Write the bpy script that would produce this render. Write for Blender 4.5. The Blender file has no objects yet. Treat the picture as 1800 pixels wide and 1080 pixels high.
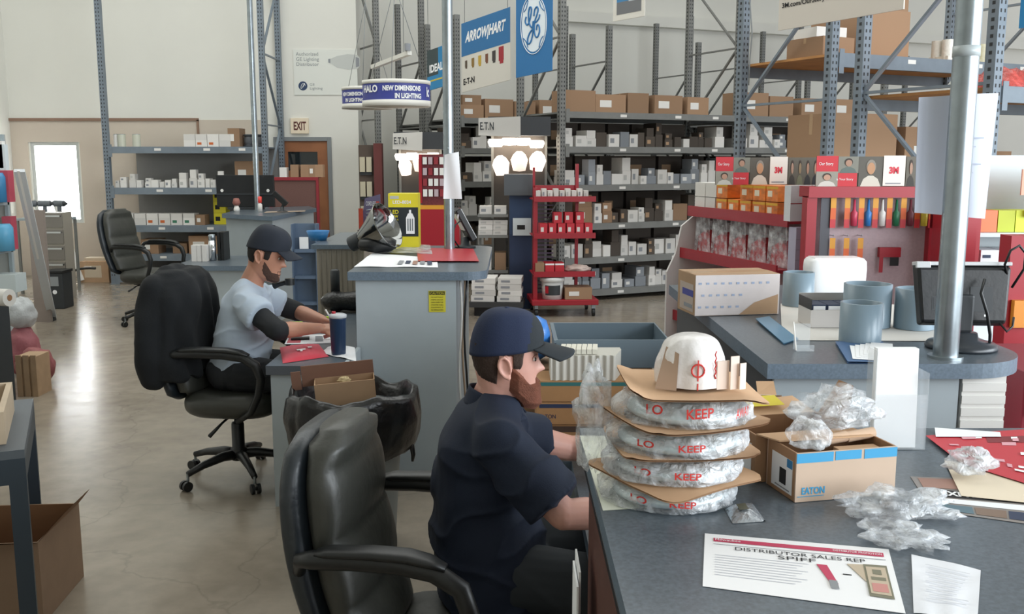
import bpy, bmesh, math, random
from mathutils import Vector, Matrix, Euler, noise as mnoise
random.seed(7)
SC = bpy.context.scene
COL = SC.collection
PI = math.pi
# ---------------------------------------------------------------- camera
FPX, EYE = 1700.0, 1.73
PITCH = math.atan(260/1700)
cd = bpy.data.cameras.new('camera'); cam = bpy.data.objects.new('camera', cd); COL.objects.link(cam)
cd.sensor_width = 36; cd.sensor_fit = 'HORIZONTAL'; cd.lens = 36*FPX/1800; cd.clip_start = .05; cd.clip_end = 200
cam.location = (0, 0, EYE); cam.rotation_euler = (PI/2-PITCH, 0, 0)
SC.camera = cam
CA, SA = math.cos(PITCH), math.sin(PITCH)
def ray(px, py):
    r = px-900; u = 540-py
    return Vector((r, FPX*CA+u*SA, -FPX*SA+u*CA))
def aY(px, py, Y):                      # photo pixel -> world point at depth Y
    v = ray(px, py); t = Y/v.y
    return Vector((v.x*t, Y, EYE+v.z*t))
def aZ(px, py, z):                      # photo pixel -> world point at height z
    v = ray(px, py); t = (z-EYE)/v.z
    return Vector((v.x*t, v.y*t, z))
# ---------------------------------------------------------------- world, lights, exposure
w = bpy.data.worlds.new('world'); SC.world = w; w.use_nodes = True
bg = w.node_tree.nodes['Background']; bg.inputs[0].default_value = (.93, .96, 1, 1); bg.inputs[1].default_value = 1.0
SC.view_settings.view_transform = 'Standard'; SC.view_settings.look = 'None'
SC.view_settings.exposure = 0.0; SC.view_settings.gamma = 1; SC.view_settings.use_curve_mapping = False
def area(name, loc, target, sx, sy, power, col=(1, 1, 1)):
    l = bpy.data.lights.new(name, 'AREA'); l.shape = 'RECTANGLE'; l.size = sx; l.size_y = sy; l.energy = power; l.color = col
    o = bpy.data.objects.new(name, l); COL.objects.link(o); o.location = loc
    o.rotation_euler = (Vector(target)-Vector(loc)).to_track_quat('-Z', 'Y').to_euler(); return o
area('storefront_daylight', (7.5, 1.5, 2.6), (0, 4.5, .8), 5, 3.2, 520, (.86, .94, 1))
area('entrance_daylight', (5.2, -2.2, 2.4), (.8, 3.2, .8), 3.5, 2.6, 300, (.9, .96, 1))
area('high_bay_daylight', (-1, 8.5, 7.2), (-1, 8.5, 0), 12, 7, 520, (.98, 1, .98))
area('window_daylight', (-7.02, 14.85, 1.45), (-6.2, 5, .4), 1.35, 2.3, 900, (.95, .98, 1))
# ---------------------------------------------------------------- materials
def srgb(h):
    if isinstance(h, str):
        h = h.lstrip('#'); c = [int(h[i:i+2], 16)/255 for i in (0, 2, 4)]
    else: c = list(h)
    return tuple((x/12.92 if x <= .04045 else ((x+.055)/1.055)**2.4) for x in c)+(1,)
_M = {}
def mat(name, col='#888888', rough=.6, metal=0, var=.0, vscale=12, bump=0, bscale=60, spec=.5, coat=0, trans=0, alpha=1, emit=None, estr=0, rnd=0, sheen=0, sss=0):
    if name in _M: return _M[name]
    m = bpy.data.materials.new(name); m.use_nodes = True; nt = m.node_tree; b = nt.nodes['Principled BSDF']
    c = srgb(col)
    b.inputs['Base Color'].default_value = c; b.inputs['Roughness'].default_value = rough; b.inputs['Metallic'].default_value = metal
    b.inputs['Specular IOR Level'].default_value = spec; b.inputs['Coat Weight'].default_value = coat
    b.inputs['Transmission Weight'].default_value = trans; b.inputs['Alpha'].default_value = alpha
    if sheen: b.inputs['Sheen Weight'].default_value = sheen
    if sss:
        b.inputs['Subsurface Weight'].default_value = sss; b.inputs['Subsurface Radius'].default_value = (.012, .005, .003); b.inputs['Subsurface Scale'].default_value = 1
    if emit: b.inputs['Emission Color'].default_value = srgb(emit); b.inputs['Emission Strength'].default_value = estr
    N = nt.nodes.new; L = nt.links.new
    if var or rnd:
        mix = N('ShaderNodeHueSaturation'); mix.inputs['Color'].default_value = c
        add = N('ShaderNodeMath'); add.operation = 'ADD'; add.inputs[0].default_value = 1; add.inputs[1].default_value = 0
        if var:
            tc = N('ShaderNodeTexCoord'); n = N('ShaderNodeTexNoise'); n.inputs['Scale'].default_value = vscale; n.inputs['Detail'].default_value = 5
            L(tc.outputs['Object'], n.inputs['Vector'])
            mr = N('ShaderNodeMapRange'); mr.inputs[1].default_value = .3; mr.inputs[2].default_value = .7; mr.inputs[3].default_value = 1-var; mr.inputs[4].default_value = 1+var
            L(n.outputs['Fac'], mr.inputs[0]); L(mr.outputs[0], add.inputs[0])
        if rnd:
            oi = N('ShaderNodeObjectInfo'); m2 = N('ShaderNodeMapRange'); m2.inputs[3].default_value = -rnd; m2.inputs[4].default_value = rnd
            L(oi.outputs['Random'], m2.inputs[0]); L(m2.outputs[0], add.inputs[1])
        L(add.outputs[0], mix.inputs['Value']); L(mix.outputs[0], b.inputs['Base Color'])
    if bump:
        tc2 = N('ShaderNodeTexCoord'); n2 = N('ShaderNodeTexNoise'); n2.inputs['Scale'].default_value = bscale; n2.inputs['Detail'].default_value = 4
        bp = N('ShaderNodeBump'); bp.inputs['Strength'].default_value = bump; bp.inputs['Distance'].default_value = .01
        L(tc2.outputs['Object'], n2.inputs['Vector']); L(n2.outputs['Fac'], bp.inputs['Height']); L(bp.outputs[0], b.inputs['Normal'])
    _M[name] = m; return m
def plastic_film(name, tint='#eef2f6', clear=.55, rough=.18):
    if name in _M: return _M[name]
    m = bpy.data.materials.new(name); m.use_nodes = True; nt = m.node_tree; N = nt.nodes.new; L = nt.links.new
    b = nt.nodes['Principled BSDF']; out = nt.nodes['Material Output']
    b.inputs['Base Color'].default_value = srgb(tint); b.inputs['Roughness'].default_value = rough; b.inputs['Specular IOR Level'].default_value = .9
    t = N('ShaderNodeBsdfTransparent'); mx = N('ShaderNodeMixShader')
    tc = N('ShaderNodeTexCoord'); n = N('ShaderNodeTexNoise'); n.inputs['Scale'].default_value = 22; n.inputs['Detail'].default_value = 4
    mr = N('ShaderNodeMapRange'); mr.inputs[1].default_value = .35; mr.inputs[2].default_value = .68; mr.inputs[3].default_value = min(1, clear+.3); mr.inputs[4].default_value = max(0, clear-.35)
    L(tc.outputs['Object'], n.inputs['Vector']); L(n.outputs['Fac'], mr.inputs[0]); L(mr.outputs[0], mx.inputs[0])
    bp = N('ShaderNodeBump'); bp.inputs['Strength'].default_value = .9; bp.inputs['Distance'].default_value = .012
    n2 = N('ShaderNodeTexNoise'); n2.inputs['Scale'].default_value = 38; n2.inputs['Detail'].default_value = 3; n2.inputs['Distortion'].default_value = 1.2
    L(tc.outputs['Object'], n2.inputs['Vector']); L(n2.outputs['Fac'], bp.inputs['Height']); L(bp.outputs[0], b.inputs['Normal'])
    L(b.outputs[0], mx.inputs[1]); L(t.outputs[0], mx.inputs[2]); L(mx.outputs[0], out.inputs['Surface'])
    _M[name] = m; return m
# ---------------------------------------------------------------- mesh builder
class MB:
    def __init__(s, M=None): s.v = []; s.f = []; s.m = []; s.s = []; s.mats = []; s.M = M
    def mi(s, m):
        if m not in s.mats: s.mats.append(m)
        return s.mats.index(m)
    def add(s, vs, fs, m, smooth=False, M=None):
        o = len(s.v); k = s.mi(m)
        for p in vs:
            p = Vector(p)
            if M: p = M @ p
            if s.M: p = s.M @ p
            s.v.append(p)
        for f in fs:
            s.f.append([i+o for i in f]); s.m.append(k); s.s.append(smooth)
        return s
    def box(s, x0, x1, y0, y1, z0, z1, m, M=None):
        vs = [(x0,y0,z0),(x1,y0,z0),(x1,y1,z0),(x0,y1,z0),(x0,y0,z1),(x1,y0,z1),(x1,y1,z1),(x0,y1,z1)]
        return s.add(vs, [(0,3,2,1),(4,5,6,7),(0,1,5,4),(1,2,6,5),(2,3,7,6),(3,0,4,7)], m, False, M)
    def bc(s, c, d, m, rz=0, M=None):
        R = Matrix.Translation(c) @ Matrix.Rotation(rz, 4, 'Z')
        if M: R = M @ R
        return s.box(-d[0]/2, d[0]/2, -d[1]/2, d[1]/2, -d[2]/2, d[2]/2, m, R)
    def beam(s, p0, p1, w, h, m, M=None):
        p0 = Vector(p0); p1 = Vector(p1); d = p1-p0; L = d.length
        q = d.to_track_quat('X', 'Z').to_matrix().to_4x4(); R = Matrix.Translation(p0) @ q
        if M: R = M @ R
        return s.box(0, L, -w/2, w/2, -h/2, h/2, m, R)
    def poly(s, pts, m, M=None): return s.add(pts, [tuple(range(len(pts)))], m, False, M)
    def prism(s, pts, z0, z1, m, M=None):
        n = len(pts); vs = [(x,y,z0) for x,y in pts]+[(x,y,z1) for x,y in pts]
        a = sum(pts[i][0]*pts[(i+1)%n][1]-pts[(i+1)%n][0]*pts[i][1] for i in range(n))
        fs = [tuple(range(n-1,-1,-1)), tuple(range(n,2*n))]+[(i,(i+1)%n,(i+1)%n+n,i+n) for i in range(n)]
        if a < 0: fs = [f[::-1] for f in fs]
        return s.add(vs, fs, m, False, M)
    def cyl(s, p0, p1, r0, m, r1=None, n=16, caps=True, M=None):
        r1 = r0 if r1 is None else r1; p0 = Vector(p0); p1 = Vector(p1)
        q = (p1-p0).to_track_quat('Z', 'Y'); X = q @ Vector((1,0,0)); Y = q @ Vector((0,1,0))
        ring = lambda p, r: [p+X*(r*math.cos(2*PI*i/n))+Y*(r*math.sin(2*PI*i/n)) for i in range(n)]
        s.add(ring(p0, r0)+ring(p1, r1), [(i,(i+1)%n,(i+1)%n+n,i+n) for i in range(n)], m, True, M)
        if caps:
            s.add(ring(p0, r0), [tuple(range(n-1,-1,-1))], m, False, M); s.add(ring(p1, r1), [tuple(range(n))], m, False, M)
        return s
    def tube(s, pts, r, m, n=8, M=None, caps=True):
        pts = [Vector(p) for p in pts]; k = len(pts); rs = r if isinstance(r, (list, tuple)) else [r]*k
        vs = []; up = Vector((0,0,1)); prev = None
        for i, p in enumerate(pts):
            d = (pts[min(i+1,k-1)]-pts[max(i-1,0)]).normalized()
            if prev is None:
                a = up if abs(d.dot(up)) < .95 else Vector((1,0,0)); X = d.cross(a).normalized()
            else: X = (prev-d*prev.dot(d)).normalized()
            prev = X; Y = d.cross(X)
            for j in range(n):
                t = 2*PI*j/n; vs.append(p+X*(rs[i]*math.cos(t))+Y*(rs[i]*math.sin(t)))
        fs = [(i*n+j, i*n+(j+1)%n, (i+1)*n+(j+1)%n, (i+1)*n+j) for i in range(k-1) for j in range(n)]
        if caps: fs += [tuple(range(n-1,-1,-1)), tuple(range((k-1)*n, k*n))]
        return s.add(vs, fs, m, True, M)
    def lathe(s, prof, m, n=24, M=None, smooth=True, caps=True):
        k = len(prof); vs = [(r*math.cos(2*PI*j/n), r*math.sin(2*PI*j/n), z) for r, z in prof for j in range(n)]
        fs = [(i*n+j, i*n+(j+1)%n, (i+1)*n+(j+1)%n, (i+1)*n+j) for i in range(k-1) for j in range(n)]
        if caps:
            if prof[0][0] > 1e-5: fs.append(tuple(range(n-1,-1,-1)))
            if prof[-1][0] > 1e-5: fs.append(tuple(range((k-1)*n, k*n)))
        return s.add(vs, fs, m, smooth, M)
    def grid(s, fn, nu, nv, m, smooth=True, M=None, flip=False):
        vs = [fn(i/nu, j/nv) for j in range(nv+1) for i in range(nu+1)]; W = nu+1
        fs = [(j*W+i, j*W+i+1, (j+1)*W+i+1, (j+1)*W+i) for j in range(nv) for i in range(nu)]
        if flip: fs = [f[::-1] for f in fs]
        return s.add(vs, fs, m, smooth, M)
    def ell(s, c, r, m, n=16, k=10, M=None):
        vs = []; c = Vector(c)
        for i in range(1, k):
            a = PI*i/k
            for j in range(n):
                t = 2*PI*j/n; vs.append(c+Vector((r[0]*math.sin(a)*math.cos(t), r[1]*math.sin(a)*math.sin(t), -r[2]*math.cos(a))))
        b = len(vs); vs += [c-Vector((0,0,r[2])), c+Vector((0,0,r[2]))]
        fs = [(i*n+j, i*n+(j+1)%n, (i+1)*n+(j+1)%n, (i+1)*n+j) for i in range(k-2) for j in range(n)]
        fs += [(b, (j+1)%n, j) for j in range(n)]+[(b+1, (k-2)*n+j, (k-2)*n+(j+1)%n) for j in range(n)]
        return s.add(vs, fs, m, True, M)
    def cap(s, p0, r0, p1, r1, m, n=14, M=None):      # tapered capsule
        p0 = Vector(p0); p1 = Vector(p1); s.cyl(p0, p1, r0, m, r1, n, True, M)
        s.ell(p0, (r0,)*3, m, n, 8, M); s.ell(p1, (r1,)*3, m, n, 8, M); return s
    def mesh(s, name):
        me = bpy.data.meshes.new(name); me.from_pydata([tuple(v) for v in s.v], [], s.f)
        for m in s.mats: me.materials.append(m)
        me.polygons.foreach_set('material_index', s.m); me.polygons.foreach_set('use_smooth', s.s); me.update(); return me
    def obj(s, name, parent=None, bevel=0, solid=0, sub=0):
        o = bpy.data.objects.new(name, s.mesh(name)); COL.objects.link(o)
        if parent: o.parent = parent
        if solid:
            d = o.modifiers.new('s', 'SOLIDIFY'); d.thickness = solid; d.offset = 0
        if bevel:
            b = o.modifiers.new('b', 'BEVEL'); b.width = bevel; b.segments = 2; b.limit_method = 'ANGLE'; b.angle_limit = .6
        if sub:
            b = o.modifiers.new('u', 'SUBSURF'); b.levels = sub; b.render_levels = sub
        return o
def tag(o, label=None, cat=None, group=None, kind=None):
    if label: o['label'] = label
    if cat: o['category'] = cat
    if group: o['group'] = group
    if kind: o['kind'] = kind
    return o
def T(name, label, cat, loc=(0,0,0), rz=0, group=None):
    o = bpy.data.objects.new(name, None); COL.objects.link(o); o.location = loc; o.rotation_euler = (0,0,rz)
    o.empty_display_size = .05
    return tag(o, label, cat, group)
def S(name, mb, **k): return tag(mb.obj(name, **k), kind='structure')
def copy_tree(o, parent=None):
    c = o.copy(); COL.objects.link(c)
    if parent: c.parent = parent
    for ch in list(o.children): copy_tree(ch, c)
    return c
FRONT = Matrix.Rotation(PI/2, 4, 'X')        # text/drawing plane facing -y
def textmesh(s, m, width=None, height=None, size=.1, bold=0, shear=0, align='LEFT', lh=1.0, thick=.0008):
    cu = bpy.data.curves.new('t', 'FONT'); cu.body = s; cu.size = size; cu.align_x = align; cu.offset = bold; cu.shear = shear; cu.space_line = lh
    cu.extrude = 0; cu.resolution_u = 3; cu.materials.append(m)
    ob = bpy.data.objects.new('t', cu); me = bpy.data.meshes.new_from_object(ob); bpy.data.objects.remove(ob); bpy.data.curves.remove(cu)
    xs = [v.co.x for v in me.vertices] or [0,1]; ys = [v.co.y for v in me.vertices] or [0,1]
    x0, x1, y0, y1 = min(xs), max(xs), min(ys), max(ys)
    sx = width/(x1-x0) if width else (height/(y1-y0) if height else 1); sy = height/(y1-y0) if height else sx
    for v in me.vertices: v.co.x = (v.co.x-x0)*sx; v.co.y = (v.co.y-y0)*sy
    return me
def text(s, m, parent, M, width=None, height=None, name='lettering', **k):
    me = textmesh(s, m, width, height, **k); me.transform(M); me.name = name
    o = bpy.data.objects.new(name, me); COL.objects.link(o); o.parent = parent; return o
def Tr(x, y, z): return Matrix.Translation((x, y, z))
def wob(p, s=8, a=1.0): return mnoise.noise(Vector(p)*s)*a
# common materials
M_panel = mat('grey_laminate', '#a9b3b8', .55, var=.03, vscale=6)
M_slab = mat('charcoal_laminate', '#59626a', .30, var=.22, vscale=140, spec=.5)
M_slabedge = mat('charcoal_edge', '#62717f', .45, var=.15, vscale=120)
M_steel = mat('galvanised_steel', '#9aa3a8', .3, .85, var=.12, vscale=14)
M_rack = mat('grey_rack_paint', '#787976', .5, var=.06, vscale=10)
M_rackb = mat('bluegrey_rack_paint', '#747f89', .45, var=.08, vscale=10)
M_rackd = mat('dark_rack_shadow', '#2c2e30', .7)
M_white = mat('white_card', '#e4e2dd', .7)
M_paper = mat('white_paper', '#eef0f2', .8)
M_kraft = mat('kraft_card', '#ab8c6e', .85, var=.06, vscale=9, rnd=.12)
M_kraftd = mat('kraft_inside', '#8a6648', .9)
M_red = mat('red_paint', '#b0202f', .42)
M_black = mat('black_plastic', '#16181a', .4, bump=.05)
M_dark = mat('dark_grey_plastic', '#2e3235', .5)
M_yel = mat('yellow_print', '#e0d32e', .5)
M_blue = mat('blue_print', '#2f7fb4', .55)
M_navy = mat('navy_print', '#23324f', .6)
M_ink = mat('black_ink', '#1b1b1d', .7)
M_gink = mat('grey_ink', '#8d9095', .8)
M_wht = mat('white_ink', '#f2f3f4', .6)
M_rink = mat('red_ink', '#c63039', .6)
M_chrome = mat('chrome', '#cfd3d6', .12, 1)
M_tape = mat('packing_tape', '#b99a78', .25)
# ================================================================= THE ROOM
def floor_mat():
    m = bpy.data.materials.new('polished_concrete'); m.use_nodes = True; nt = m.node_tree; N = nt.nodes.new; L = nt.links.new
    b = nt.nodes['Principled BSDF']; tc = N('ShaderNodeTexCoord')
    n1 = N('ShaderNodeTexNoise'); n1.inputs['Scale'].default_value = .8; n1.inputs['Detail'].default_value = 7; n1.inputs['Roughness'].default_value = .62
    n2 = N('ShaderNodeTexNoise'); n2.inputs['Scale'].default_value = 9; n2.inputs['Detail'].default_value = 6
    L(tc.outputs['Object'], n1.inputs['Vector']); L(tc.outputs['Object'], n2.inputs['Vector'])
    r1 = N('ShaderNodeValToRGB'); r1.color_ramp.elements[0].position = .3; r1.color_ramp.elements[0].color = srgb('#807668'); r1.color_ramp.elements[1].position = .7; r1.color_ramp.elements[1].color = srgb('#a29889')
    L(n1.outputs['Fac'], r1.inputs[0])
    mx = N('ShaderNodeMix'); mx.data_type = 'RGBA'; mx.blend_type = 'MULTIPLY'; mx.inputs[0].default_value = .5
    r2 = N('ShaderNodeValToRGB'); r2.color_ramp.elements[0].position = .3; r2.color_ramp.elements[0].color = (.72,.72,.72,1); r2.color_ramp.elements[1].position = .62; r2.color_ramp.elements[1].color = (1,1,1,1)
    L(n2.outputs['Fac'], r2.inputs[0]); L(r1.outputs[0], mx.inputs[6]); L(r2.outputs[0], mx.inputs[7])
    # hairline cracks
    ds = N('ShaderNodeTexNoise'); ds.inputs['Scale'].default_value = 2.2; ds.inputs['Detail'].default_value = 5; L(tc.outputs['Object'], ds.inputs['Vector'])
    vm = N('ShaderNodeVectorMath'); vm.operation = 'SCALE'; vm.inputs['Scale'].default_value = .55; L(ds.outputs['Color'], vm.inputs[0])
    va = N('ShaderNodeVectorMath'); va.operation = 'ADD'; L(tc.outputs['Object'], va.inputs[0]); L(vm.outputs[0], va.inputs[1])
    vo = N('ShaderNodeTexVoronoi'); vo.feature = 'DISTANCE_TO_EDGE'; vo.inputs['Scale'].default_value = .33; L(va.outputs[0], vo.inputs['Vector'])
    mr = N('ShaderNodeMapRange'); mr.inputs[1].default_value = .0; mr.inputs[2].default_value = .0035; mr.inputs[3].default_value = .2; mr.inputs[4].default_value = 0
    L(vo.outputs['Distance'], mr.inputs[0])
    m2 = N('ShaderNodeMix'); m2.data_type = 'RGBA'; m2.inputs[7].default_value = srgb('#463f36'); L(mr.outputs[0], m2.inputs[0]); L(mx.outputs[2], m2.inputs[6])
    L(m2.outputs[2], b.inputs['Base Color'])
    mr2 = N('ShaderNodeMapRange'); mr2.inputs[3].default_value = .17; mr2.inputs[4].default_value = .3; L(n2.outputs['Fac'], mr2.inputs[0]); L(mr2.outputs[0], b.inputs['Roughness'])
    bp = N('ShaderNodeBump'); bp.inputs['Strength'].default_value = .05; bp.inputs['Distance'].default_value = .02; L(n1.outputs['Fac'], bp.inputs['Height']); L(bp.outputs[0], b.inputs['Normal'])
    b.inputs['Specular IOR Level'].default_value = .6
    return m
S('floor', MB().box(-9, 14, -3, 26, -.1, 0, floor_mat()))
M_wall = mat('painted_block_wall', '#e0dfd7', .85, var=.02, vscale=1.2)
M_walllow = mat('tan_wall_panel', '#c9bdae', .8, var=.03, vscale=1.5)
WY = 14.45
wx0, wx1 = aY(56, 300, WY).x, aY(141, 300, WY).x      # window
wz1, wz0 = aY(100, 250, WY).z, aY(100, 392, WY).z
dx0, dx1 = aY(483, 300, WY).x, aY(584, 300, WY).x      # door frame outer
dz = aY(530, 241, WY).z
cx = aY(632, 300, WY).x
lowz = aY(200, 211, WY).z
b = MB()
b.box(-9, wx0, WY, WY+.2, 0, 8, M_wall); b.box(wx0, wx1, WY, WY+.2, 0, wz0, M_wall); b.box(wx0, wx1, WY, WY+.2, wz1, 8, M_wall)
b.box(wx1, dx0, WY, WY+.2, 0, 8, M_wall); b.box(dx0, dx1, WY, WY+.2, dz, 8, M_wall); b.box(dx1, cx, WY, WY+.2, 0, 8, M_wall)
S('wall_back', b)
px1 = aY(350, 211, WY).x
b = MB(); b.box(wx1+.02, dx0-.15, WY-.012, WY-.001, 0, lowz, M_walllow); b.box(-9, wx0-.02, WY-.012, WY-.001, 0, lowz, M_walllow)
b.box(wx0-.02, wx1+.02, WY-.012, WY-.001, wz1, lowz, M_walllow); b.box(wx0-.02, wx1+.02, WY-.012, WY-.001, 0, wz0, M_walllow)
S('wall_back_panel', b)
M_trim = mat('brown_trim', '#8c6f5c', .6)
S('trim_1', MB().box(-9, px1, WY-.035, WY-.012, lowz-.015, lowz+.025, M_trim).box(px1-.03, px1, WY-.035, WY-.012, 1.95, lowz, M_trim))
# side wall on the left
wl = aY(17, 210, WY).x
S('wall_left', MB().box(wl-.2, wl, -3, WY, 0, 8, M_wall))
# right wall behind the racks, turned away from the camera
ANG = math.radians(26.5); UX, UY = math.cos(ANG), math.sin(ANG)
WR = Tr(cx, 16.3, 0) @ Matrix.Rotation(math.radians(23), 4, 'Z')
S('wall_jog', MB().box(cx-.2, cx, WY+.2, 16.5, 0, 8, M_wall))
S('wall_right', MB().box(-.2, 20, 0, .2, 0, 8.5, M_wall, WR))
b = MB().box(3.4, 20, -.16, 0, 4.12, 4.3, M_wall, WR); S('trim_2', b)
S('baseboard_back', MB().box(dx1+.01, cx, WY-.02, WY, 0, .12, mat('blue_tape_base', '#3563ab', .5)))
# window
M_glass = mat('window_glass', '#ffffff', .02, trans=1, spec=.3)
M_frame = mat('aluminium_frame', '#c9ccc9', .4, .4)
wroot = tag(MB().box(wx0, wx0+.05, WY+.02, WY+.12, wz0, wz1, M_frame).box(wx1-.05, wx1, WY+.02, WY+.12, wz0, wz1, M_frame).box(wx0+.05, wx1-.05, WY+.02, WY+.12, wz0, wz0+.05, M_frame).box(wx0+.05, wx1-.05, WY+.02, WY+.12, wz1-.05, wz1, M_frame).obj('window_1'), kind='structure')
tag(MB().box(wx0+.05, wx1-.05, WY+.06, WY+.066, wz0+.05, wz1-.05, M_glass).obj('window_pane', wroot), kind='structure')
# door
M_door = mat('brown_wood_door', '#94603f', .5, var=.12, vscale=5)
M_dframe = mat('grey_door_frame', '#84888a', .5)
fw = .06
b = MB().box(dx0, dx0+fw, WY-.03, WY+.1, 0, dz, M_dframe).box(dx1-fw, dx1, WY-.03, WY+.1, 0, dz, M_dframe).box(dx0+fw, dx1-fw, WY-.03, WY+.1, dz-fw, dz, M_dframe)
droot = S('door_1', b, bevel=.005)
gx0, gx1 = aY(507, 300, WY).x, aY(559, 300, WY).x; gz0, gz1 = aY(530, 300, WY).z, aY(530, 267, WY).z
b = MB(); X0, X1 = dx0+fw, dx1-fw
b.box(X0, gx0, WY, WY+.045, .01, dz-fw, M_door).box(gx1, X1, WY, WY+.045, .01, dz-fw, M_door).box(gx0, gx1, WY, WY+.045, .01, gz0, M_door).box(gx0, gx1, WY, WY+.045, gz1, dz-fw, M_door)
tag(b.obj('door_leaf', droot), kind='structure')
tag(MB().box(gx0, gx1, WY+.015, WY+.02, gz0, gz1, mat('dark_door_glass', '#23292c', .05, spec=.8)).obj('door_window', droot), kind='structure')
tag(MB().cyl((X0+.09, WY-.06, .98), (X0+.09, WY, .98), .028, M_chrome).obj('door_handle', droot), kind='structure')
S('ceiling_unseen', MB().box(-9, 14, -3, 26, 8.6, 8.7, M_wall))  # out of view, added to cut the sky light from above
S('wall_rear_unseen', MB().box(-9, 2.2, -3.2, -3, 0, 8.6, M_wall))  # unseen behind the camera, added to keep sky light off the near left
# ================================================================= COUNTERS
def rounded_rect(x0, x1, y0, y1, rs, n=8):      # radii for corners (x0y0, x1y0, x1y1, x0y1)
    P = []
    for (cx_, cy_, a0, r) in ((x0, y0, PI, rs[0]), (x1, y0, 1.5*PI, rs[1]), (x1, y1, 0, rs[2]), (x0, y1, .5*PI, rs[3])):
        ox = cx_+(r if cx_ == x0 else -r); oy = cy_+(r if cy_ == y0 else -r)
        if r == 0: P.append((cx_, cy_)); continue
        for k in range(n+1):
            a = a0+PI/2*k/n; P.append((ox+r*math.cos(a), oy+r*math.sin(a)))
    return P
def slab(P, z, root, name='countertop', edge=None, t=.045):
    b = MB(); n = len(P); e = edge or M_slabedge
    b.add([(x,y,z) for x,y in P], [tuple(range(n))], M_slab); b.add([(x,y,z-t) for x,y in P], [tuple(range(n-1,-1,-1))], e)
    b.add([(x,y,z-t) for x,y in P]+[(x,y,z) for x,y in P], [(i,(i+1)%n,(i+1)%n+n,i+n) for i in range(n)], e)
    return b.obj(name, root)
CH = 1.14; ST = .045
# --- near counter, the one the photograph is taken over
nx0, ny1 = .150, 2.08
r = T('service_counter', 'charcoal topped service counter in the foreground holding the wrapped stack and flyers', 'counter')
slab(rounded_rect(nx0, 2.6, .45, ny1, (0,0,0,0)), CH, r)
M_wood = mat('dark_walnut_laminate', '#5b3b33', .5, var=.15, vscale=6)
b = MB().box(nx0+.02, nx0+.045, .5, ny1-.03, 0, CH-ST, M_wood); b.obj('side_panel', r, bevel=.002)
b = MB().box(nx0+.045, 2.55, ny1-.06, ny1-.035, 0, CH-ST, M_wood); b.obj('back_panel', r)
b = MB().box(2.5, 2.55, .5, ny1-.06, 0, CH-ST, M_wood); b.obj('end_panel', r)
b = MB().box(nx0-.001, nx0+.02, .5, ny1-.03, CH-ST-.001, CH-ST+.012, mat('black_edge', '#202225', .4)); b.obj('edge_strip', r)
# --- right counter with the pole
rx0, ry0, ry1 = .745, 2.76, 4.55
r = T('service_counter', 'long charcoal topped counter with a rounded corner carrying monitor and grey rings', 'counter')
slab(rounded_rect(rx0, 1.56, ry0, ry1, (0,.22,.0,0), 10), CH, r, edge=M_slabedge)
b = MB().box(rx0+.035, 1.33, ry0+.05, ry0+.07, 0, CH-ST, M_panel); b.obj('front_panel', r)
b = MB().box(1.34, 1.47, ry0+.05, ry0+.07, 0, CH-ST, M_white)
for k in range(28): b.box(1.34, 1.47, ry0+.046, ry0+.05, .02+k*.038, .045+k*.038, M_white)
b.obj('slotted_end_panel', r)
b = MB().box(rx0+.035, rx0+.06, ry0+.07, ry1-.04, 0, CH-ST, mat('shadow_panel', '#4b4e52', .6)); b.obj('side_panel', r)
b = MB().box(1.45, 1.47, ry0+.07, ry1-.04, 0, CH-ST, M_white); b.obj('outer_panel', r)
b = MB().box(rx0+.06, 1.45, ry1-.06, ry1-.04, 0, CH-ST, M_panel); b.obj('rear_panel', r)
# --- desk of the near man
r = T('work_desk', 'low charcoal topped desk in front of the man in the navy shirt', 'desk')
slab([(.2,ny1+.01),(rx0+.03,ny1+.01),(rx0+.03,3.76),(-.03,3.76),(-.03,3.12),(.2,3.12)], .73, r)
MB().box(.0, rx0+.03, 3.70, 3.73, 0, .685, M_panel).obj('end_panel', r)
# --- middle counter
r = T('service_counter', 'tall pale grey counter with a yellow caution sticker on its front', 'counter')
c2x0, c2x1, c2y0, c2y1 = -.835, -.30, 5.12, 6.62
slab(rounded_rect(-.87, -.135, 5.2-.12, 6.66, (0,.12,.12,.02)), CH, r)
MB().box(c2x0, c2x1, c2y0, c2y0+.02, 0, CH-ST, M_panel).obj('front_panel', r)
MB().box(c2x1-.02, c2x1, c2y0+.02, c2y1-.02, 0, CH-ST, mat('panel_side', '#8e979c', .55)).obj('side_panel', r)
MB().box(c2x0, c2x0+.02, c2y0+.02, c2y1-.02, .73, CH-ST, M_panel).obj('inner_panel', r)
MB().box(c2x0, c2x1, c2y1-.02, c2y1, 0, CH-ST, M_panel).obj('rear_panel', r)
stk = MB().box(-.445, -.355, c2y0-.003, c2y0-.001, .92, 1.035, mat('caution_yellow', '#d3c93a', .5)).obj('caution_sticker', r)
MB().box(-.441, -.359, c2y0-.004, c2y0-.003, 1.013, 1.032, M_ink).obj('sticker_header', stk)
text('CAUTION', M_yel, stk, Tr(-.436, c2y0-.005, 1.016) @ FRONT, width=.072, height=.012)
for k, s in enumerate(['DO NOT PLACE', 'ITEMS ON OR', 'LEAN OVER THE', 'COUNTER WHEN', 'EQUIPMENT IS', 'IN OPERATION']):
    text(s, M_ink, stk, Tr(-.432, c2y0-.005, .997-k*.0138) @ FRONT, width=.064, height=.007)
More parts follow.
